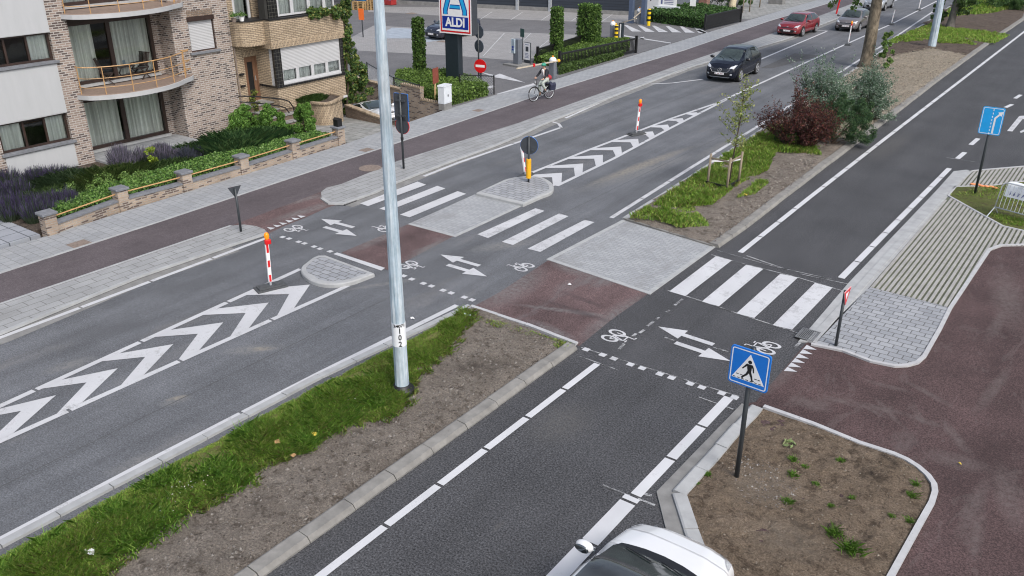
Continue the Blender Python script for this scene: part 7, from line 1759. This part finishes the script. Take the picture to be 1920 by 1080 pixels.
    patch('splitter', [(Y(-.50), Z(.265)), (Y(.50), Z(.265)), (Y(.60), Z(.30)), (Y(-.60), Z(.30))], 'x', 1, M['galv_plain'] if grille == 'panel' else M['black'], .009)
    for s in (-1, 1):
        hp = [(Y(.50*s), Z(.655*hz)), (Y(.735*s), Z(.685*hz)), (Y(.80*s), Z(.79*hz)), (Y(.74*s), Z(.80*hz)), (Y(.55*s), Z(.735*hz))]
        hl = patch('headlight', hp if s > 0 else hp[::-1], 'x', 1, M['headlamp'], .010, res=.05)
        fp = [(Y(.58*s), Z(.37*hz)), (Y(.68*s), Z(.38*hz)), (Y(.68*s), Z(.45*hz)), (Y(.58*s), Z(.44*hz))]; patch('fog_light', fp if s > 0 else fp[::-1], 'x', 1, M['galv_plain'], .009)
        tp = [(Y(.48*s), Z(.86)), (Y(.80*s), Z(.88)), (Y(.82*s), Z(.99)), (Y(.56*s), Z(1.0))]; patch('tail_light', tp if s > 0 else tp[::-1], 'x', -1, M['tail'], .009)
        mb = MB(); mb.ell((X(.74), s*(Y(.91)+.10), Z(1.02)), (.085, .14, .088), 16, 10); mr = mb.build('mirror', paint if not dark_trim else M['black_gloss'], t, smooth=True)
        mb = MB(); mb.bar((X(.78), s*(Y(.86)), Z(.98)), (X(.75), s*(Y(.91)+.02), Z(1.0)), .06, .04); mb.ell((X(.74)-.072, s*(Y(.91)+.105), Z(1.02)), (.022, .115, .066), 14, 8); mb.build('mirror_glass', M['mirror'], mr, smooth=True)
        for hx in (.0, -.95):
            mb = MB(); h = bv.ray_cast(Vector((X(hx), 5*s, Z(.86))), Vector((0, -s, 0))); y_ = h[0].y; mb.bar((X(hx)-.09, y_+s*.02, Z(.86)), (X(hx)+.09, y_+s*.02, Z(.86)), .02, .025); mb.build('door_handle', paint, t)
        mb = MB(); 
        for x0, x1 in ((.86, .865), (-.42, -.415), (-1.28, -1.275)): pass
        pl_ = [[(X(.80), Z(.30)), (X(.812), Z(.30)), (X(.812), Z(.93)), (X(.80), Z(.93))], [(X(-.425), Z(.28)), (X(-.413), Z(.28)), (X(-.413), Z(.96)), (X(-.425), Z(.96))]]
        for q in pl_: patch('door_seam', q, 'y', s, M['black'], .003, res=.12)
        patch('sill_trim', [(X(-.92), Z(.22)), (X(.92), Z(.22)), (X(.92), Z(.275)), (X(-.92), Z(.275))], 'y', s, M['black'] if grille != 'panel' else M['sill'], .006)
        for wx in (1.33, -1.33):
            r = wheel_r; y0 = s*(Y(.91)-.20); y1 = s*(Y(.91)+.012)
            mb = MB(); mb.lathe([(r*.62, min(y0, y1)), (r*.95, min(y0, y1)), (r, min(y0, y1)+.03), (r, max(y0, y1)-.03), (r*.95, max(y0, y1)), (r*.66, max(y0, y1))], (X(wx), 0, r), 28, 'y'); wh = mb.build('wheel', M['tyre'], t, smooth=False)
            mb = MB(); yo = y1+s*.004
            for k in range(5):
                a = 2*PI*k/5+.3; mb.bar((X(wx), yo, r), (X(wx)+r*.64*math.cos(a), yo-s*.01, r+r*.64*math.sin(a)), r*.25, .02, (0, 1, 0))
            n = 24; mb.tube([(X(wx)+r*.66*math.cos(2*PI*i/n), yo-s*.005, r+r*.66*math.sin(2*PI*i/n)) for i in range(n+1)], .022, 5, False); mb.lathe([(.05, -.012), (.05, .012)], (X(wx), yo, r), 10, 'y'); mb.build('rim', M['alloy'], wh)
    if grille == 'panel':   # three-pointed star emblem in a ring
        h = bv.ray_cast(Vector((5, 0, Z(.585*hz))), Vector((-1, 0, 0))); c = h[0]+Vector((.03, 0, 0)); mb = MB(); n = 20
        mb.tube([(c.x, c.y+.10*math.cos(2*PI*i/n), c.z+.10*math.sin(2*PI*i/n)) for i in range(n+1)], .012, 5, False)
        for k in range(3): a = PI/2+2*PI*k/3; mb.bar((c.x, c.y, c.z), (c.x, c.y+.09*math.cos(a), c.z+.09*math.sin(a)), .022, .014, (1, 0, 0))
        mb.build('emblem', M['alloy'], gr_)
        mb = MB(); e = [Vector((0, Y(p), Z(q*hz))) for p, q in ((-.47, .665), (.47, .665), (.54, .62), (.41, .49), (-.41, .49), (-.54, .62), (-.47, .665))]; P = []
        for q in e:
            h = bv.ray_cast(Vector((5, q.y, q.z)), Vector((-1, 0, 0)))
            if h[0]: P.append(tuple(h[0]+Vector((.012, 0, 0))))
        mb.tube(P, .012, 5); mb.build('grille_surround', M['alloy'], gr_)
    else:
        h = bv.ray_cast(Vector((5, 0, Z(.69*hz))), Vector((-1, 0, 0))); c = h[0]+Vector((.012, 0, 0)); mb = MB(); mb.ell(tuple(c), (.012, .075, .032), 14, 6); mb.build('emblem', M['alloy'], gr_, smooth=True)
    h = bv.ray_cast(Vector((5, 0, Z(.43*hz))), Vector((-1, 0, 0))); c = h[0]; mb = MB(); mb.box(c.x+.005, c.x+.025, -.26, .26, c.z-.055, c.z+.055); pn = mb.build('number_plate', M['sign_white'], t, bevel=.004)
    mb = MB()
    for k in range(8):
        if k == 1 or k == 4: continue
        y_ = -.21+.06*k; mb.box(c.x+.0255, c.x+.0265, y_-.012, y_+.012, c.z-.03, c.z+.03)
    mb.build('plate_characters', M['plate_ink'], pn)
    return t, patch, bv
def paintm(name, c, metal=.0, flake=.05): return plain(name, c, .35, metal, var=flake, scale=3, coat=1.0)
M['windscreen'] = glassmat('windscreen_glass', (.035, .048, .045), .05); M['car_glass'] = glassmat('tinted_car_glass', (.018, .022, .024)); M['roof_glass'] = glassmat('panoramic_roof_glass', (.045, .048, .050), .10)
M['black_gloss'] = plain('gloss_black_trim', (.012, .012, .014), .2, var=.2, coat=.6); M['headlamp'] = plain('headlamp_glass', (.62, .65, .68), .12, .2, var=.3, scale=14, coat=1.0)
M['tail'] = plain('tail_lamp', (.35, .01, .012), .2, coat=1.0); M['mirror'] = plain('mirror_glass', (.22, .24, .25), .05, .9, var=.1); M['alloy'] = plain('alloy_rim', (.42, .43, .45), .35, .6, var=.15); M['plate_ink'] = plain('plate_ink', (.25, .05, .06), .6); M['sill'] = plain('satin_sill', (.25, .26, .28), .4, .5)
def car_at(name, label, front, rear, L, **k):
    """placed from where its front and rear touch the ground"""
    f = Vector(front); r = Vector(rear); d = (f-r).normalized(); c = f-d*L/2
    return make_car(name, label, (c.x, c.y, .0), math.atan2(d.y, d.x), L=L, **k)
fr_ = G(1355, 156)[:2]; car_at('parked_suv', 'black electric suv with star emblem driving past the chevrons', (-18.88, 44.9), (-19.1, 49.3), 4.46, paint=plain('black_paint', (.006, .008, .016), .25, 0, var=.05, coat=.35, spec=.25), W=1.84, H=1.64, hood=1.06, grille='panel', wheel_r=.36, detail=2, dark_trim=True)
bpy.data.objects['parked_suv'].name = 'black_suv'
car_at('red_hatchback', 'dark red hatchback waiting at the kerb in front of the grey car', (-21.88, 63.5), (-21.75, 67.9), 4.36, paint=paintm('red_paint', (.22, .012, .018), .15), H=1.50, detail=2)
car_at('grey_hatchback', 'grey-brown hatchback partly hidden behind the plane tree trunk', (-19.2, 68.5), (-19.25, 72.6), 3.95, paint=paintm('grey_paint', (.17, .155, .155), .3), W=1.74, H=1.48, detail=2)
x, y, _ = G(1615, 20); car_at('silver_car', 'silver car cut by the top edge behind the tree trunk', (-21.2, 83.0), (-21.3, 87.4), 4.4, paint=paintm('silver_paint', (.36, .38, .40), .4), H=1.52)
f = Vector(G(804, 73)[:2]); car_at('parked_car', 'black car parked in the blue bay behind the shop pylon', (f.x+.55, f.y-.4), (f.x+.9, f.y+4), 4.4, paint=paintm('black_paint_two', (.012, .014, .030)), H=1.52, detail=2)
t, _, _ = make_car('white_hatchback', 'white car with black glass roof cut by the bottom edge', (-3.78, 7.5, 0), R_(90), paintm('white_paint', (.74, .75, .76), 0, .02), L=4.3, W=1.76, H=1.46, roof_black=True, detail=3)
t, _, _ = make_car('white_car', 'white car on the sunken driveway half hidden by lamp post and brick wall', (-30.05, 29.6, -1.15), R_(-10), paintm('white_paint_two', (.52, .53, .54), 0, .02), L=4.0, W=1.74, H=1.42)
t.rotation_euler = (0, R_(-17), R_(-12))
# ================================================================ CYCLIST
fw = G(1001, 190, LZ); rw = (fw[0]+.22, fw[1]+1.03)
hd = math.atan2(fw[1]-rw[1], fw[0]-rw[0]); mx, my = (fw[0]+rw[0])/2, (fw[1]+rw[1])/2
t = thing('city_bicycle', 'dark city bicycle with black panniers ridden along the red path', 'bicycle', (mx, my, LZ), hd)
bicycle(t, M['bike_frame'])
mb = MB(); 
for s in (-1, 1): mb.tube([(-.30, s*.05, .70), (-.80, s*.06, .72), (-.56, s*.05, .36)], .008, 5)
mb.box(-.80, -.36, -.07, .07, .715, .73); mb.build('luggage_rack', M['black_metal'], t)
M['pannier'] = plain('navy_pannier', (.022, .026, .055), .7, var=.3, scale=8)
for s in (-1, 1):
    mb = MB(); mb.fprism([(s*.08, .42), (s*.20, .42), (s*.23, .70), (s*.18, .80), (s*.08, .78)], -.78, -.40); mb.build('pannier', M['pannier'], t, bevel=.03)
mb = MB(); mb.lathe([(.045, -.03), (.05, .02), (.03, .05)], (.45, 0, .92), 10, 'x'); mb.build('front_lamp', M['alloy'], t)
# person: one continuous skinned body, clothing as children
pr = thing('person', 'cyclist in green helmet, black jacket and pale trousers riding on the red path', 'person', (mx, my, LZ), hd)
def skin(name, J, E_, m, sub=2, root=0):
    me = bpy.data.meshes.new(name); me.from_pydata([j[0] for j in J], E_, []); me.materials.append(m); o = link(name, me, pr)
    md = o.modifiers.new('skin', 'SKIN'); md.use_smooth_shade = True
    for i, j in enumerate(J):
        d = me.skin_vertices[0].data[i]; r = j[1]; d.radius = r if isinstance(r, tuple) else (r, r); d.use_root = (i == root)
    s = o.modifiers.new('sub', 'SUBSURF'); s.levels = sub; s.render_levels = sub; return o
M['skin'] = plain('skin', (.50, .30, .22), .55, var=.1); M['jacket'] = plain('black_jacket', (.014, .016, .022), .8, var=.3, scale=9); M['trouser'] = plain('pale_sage_trousers', (.42, .47, .43), .8, var=.12, scale=6); M['scarf'] = plain('white_scarf', (.66, .64, .64), .8, var=.1); M['helmet'] = plain('green_helmet', (.03, .26, .18), .4, var=.1); M['shoe'] = plain('black_shoe', (.02, .02, .02), .6); M['red_bag'] = plain('red_bag', (.36, .03, .04), .7, var=.2); M['hair'] = plain('brown_hair', (.09, .05, .03), .7)
hip, chest, neck, head = (-.30, 0, 1.02), (-.20, 0, 1.36), (-.15, 0, 1.52), (-.10, 0, 1.64)
shL, shR = (-.17, .18, 1.44), (-.17, -.18, 1.44); elL, elR = (-.02, .27, 1.21), (-.02, -.27, 1.21); haL, haR = (.20, .27, 1.06), (.20, -.27, 1.06)
knL, knR = (.12, .11, .86), (.08, -.11, .70); anL, anR = (-.16, .12, .46), (-.02, -.12, .27); toL, toR = (-.06, .13, .42), (.10, -.13, .20)
J = [(hip, (.14, .11)), ((-.26, 0, 1.18), (.13, .10)), (chest, (.15, .11)), (neck, .05), ((-.12, 0, 1.58), .06), (head, (.075, .09)), ((-.09, 0, 1.72), .07), (shL, .065), (elL, .043), (haL, .028), (shR, .065), (elR, .043), (haR, .028), ((-.2, .09, .98), .095), (knL, .062), (anL, .04), (toL, .032), ((-.2, -.09, .98), .095), (knR, .062), (anR, .04), (toR, .032)]
E_ = [(0, 1), (1, 2), (2, 3), (3, 4), (4, 5), (5, 6), (2, 7), (7, 8), (8, 9), (2, 10), (10, 11), (11, 12), (0, 13), (13, 14), (14, 15), (15, 16), (0, 17), (17, 18), (18, 19), (19, 20)]
body = skin('body', J, E_, M['skin'])
# face and hands
mb = MB(); mb.ell((-.022, 0, 1.645), (.022, .014, .022), 8, 6); mb.ell((-.035, 0, 1.60), (.012, .024, .007), 8, 5); mb.build('face', M['skin'], body, smooth=True)
mb = MB()
for s in (-1, 1): mb.ell((-.034, s*.032, 1.665), (.008, .012, .008), 8, 5)
mb.build('eyes', M['black'], body, smooth=True)
for s in (-1, 1):
    mb = MB(); 
    for k in range(4):
        y0 = s*(.22+.022*k); L_ = (.055, .062, .058, .046)[k]
        mb.tube([(.19, y0, 1.065), (.19+L_*.6, y0, 1.075), (.19+L_, y0, 1.05), (.19+L_*.85, y0, 1.025)], [.011, .010, .009, .008], 6)
    mb.tube([(.18, s*.21, 1.06), (.215, s*.195, 1.045), (.235, s*.20, 1.03)], [.012, .011, .009], 6); mb.ell((.175, s*.255, 1.065), (.045, .05, .022), 10, 6); mb.build('hand', M['skin'], body, smooth=True)
skin('jacket', [((-.29, 0, 1.04), (.155, .125)), ((-.26, 0, 1.18), (.15, .115)), (chest, (.168, .125)), ((-.16, 0, 1.475), (.085, .075)), (shL, .082), (elL, .058), ((.15, .27, 1.095), .042), (shR, .082), (elR, .058), ((.15, -.27, 1.095), .042)], [(0, 1), (1, 2), (2, 3), (2, 4), (4, 5), (5, 6), (2, 7), (7, 8), (8, 9)], M['jacket'])
skin('trousers', [((-.30, 0, 1.0), (.15, .125)), ((-.2, .09, .97), .112), (knL, .085), ((-.13, .12, .53), .068), ((-.2, -.09, .97), .112), (knR, .085), ((.0, -.12, .35), .068)], [(0, 1), (1, 2), (2, 3), (0, 4), (4, 5), (5, 6)], M['trouser'])
mb = MB(); mb.tube([(-.07, .05, 1.50), (-.045, .055, 1.38), (-.07, .05, 1.24), (-.12, .04, 1.10)], [.03, .04, .04, .03], 8); mb.tube([(-.07, -.04, 1.50), (-.05, -.04, 1.40), (-.08, -.035, 1.28)], [.03, .035, .02], 8); mb.build('scarf', M['scarf'], pr, smooth=True)
for a, b_, in ((anL, toL), (anR, toR)):
    mb = MB(); c = ((a[0]+b_[0])/2+.02, a[1], b_[2]+.015); mb.ell(c, (.13, .05, .05), 12, 8); mb.build('shoe', M['shoe'], pr, smooth=True)
mb = MB(); mb.ell((-.115, 0, 1.70), (.135, .105, .095), 16, 10); mb.ell((-.02, 0, 1.705), (.05, .085, .02), 10, 6); mb.build('helmet', M['helmet'], pr, smooth=True)
mb = MB(); mb.ell((-.15, 0, 1.635), (.085, .082, .085), 12, 8); mb.build('hair', M['hair'], pr, smooth=True)
mb = MB(); mb.ell((-.50, -.02, 1.04), (.13, .17, .13), 14, 9); mb.tube([(-.42, -.1, 1.12), (-.2, -.14, 1.42), (-.05, .0, 1.3), (-.25, .16, 1.08)], .014, 6); o = mb.build('shoulder_bag', M['red_bag'], pr, smooth=True)
# ================================================================ LIGHT, SKY, CAMERA
w = bpy.data.worlds.new('World'); sc.world = w; w.use_nodes = True
nt = w.node_tree; bg = nt.nodes['Background']; sky = nt.nodes.new('ShaderNodeTexSky'); sky.sky_type = 'NISHITA'
SUN_EL, SUN_AZ = R_(48), R_(112)           # azimuth clockwise from +Y
sky.sun_disc = False; sky.sun_elevation = SUN_EL; sky.sun_rotation = SUN_AZ
sky.air_density = 1.0; sky.dust_density = 4.0; sky.ozone_density = 1.0
hs = nt.nodes.new('ShaderNodeHueSaturation'); hs.inputs['Saturation'].default_value = .75    # overcast: cloud greys the blue
nt.links.new(sky.outputs[0], hs.inputs['Color']); nt.links.new(hs.outputs[0], bg.inputs['Color']); bg.inputs['Strength'].default_value = .15
sd = bpy.data.lights.new('sun', 'SUN'); sd.energy = 1.4; sd.angle = R_(20); sd.color = (1.0, .97, .93)
so = bpy.data.objects.new('sun', sd); COL.objects.link(so)
dv = Vector((math.sin(SUN_AZ)*math.cos(SUN_EL), math.cos(SUN_AZ)*math.cos(SUN_EL), math.sin(SUN_EL)))
so.rotation_euler = dv.to_track_quat('Z', 'Y').to_euler(); so.location = dv*60
cd = bpy.data.cameras.new('camera'); cam = bpy.data.objects.new('camera', cd); COL.objects.link(cam)
cam.location = (0, 0, CAM_H); cam.rotation_euler = (PI/2-PITCH, 0, YAW)
cd.sensor_width = 36; cd.lens = FPX/1920*36; cd.clip_end = 2000; cd.clip_start = .1
sc.camera = cam
sc.cycles.filter_width = 1.1
sc.view_settings.view_transform = 'Standard'; sc.view_settings.look = 'None'; sc.view_settings.exposure = 0.40; sc.view_settings.gamma = 1
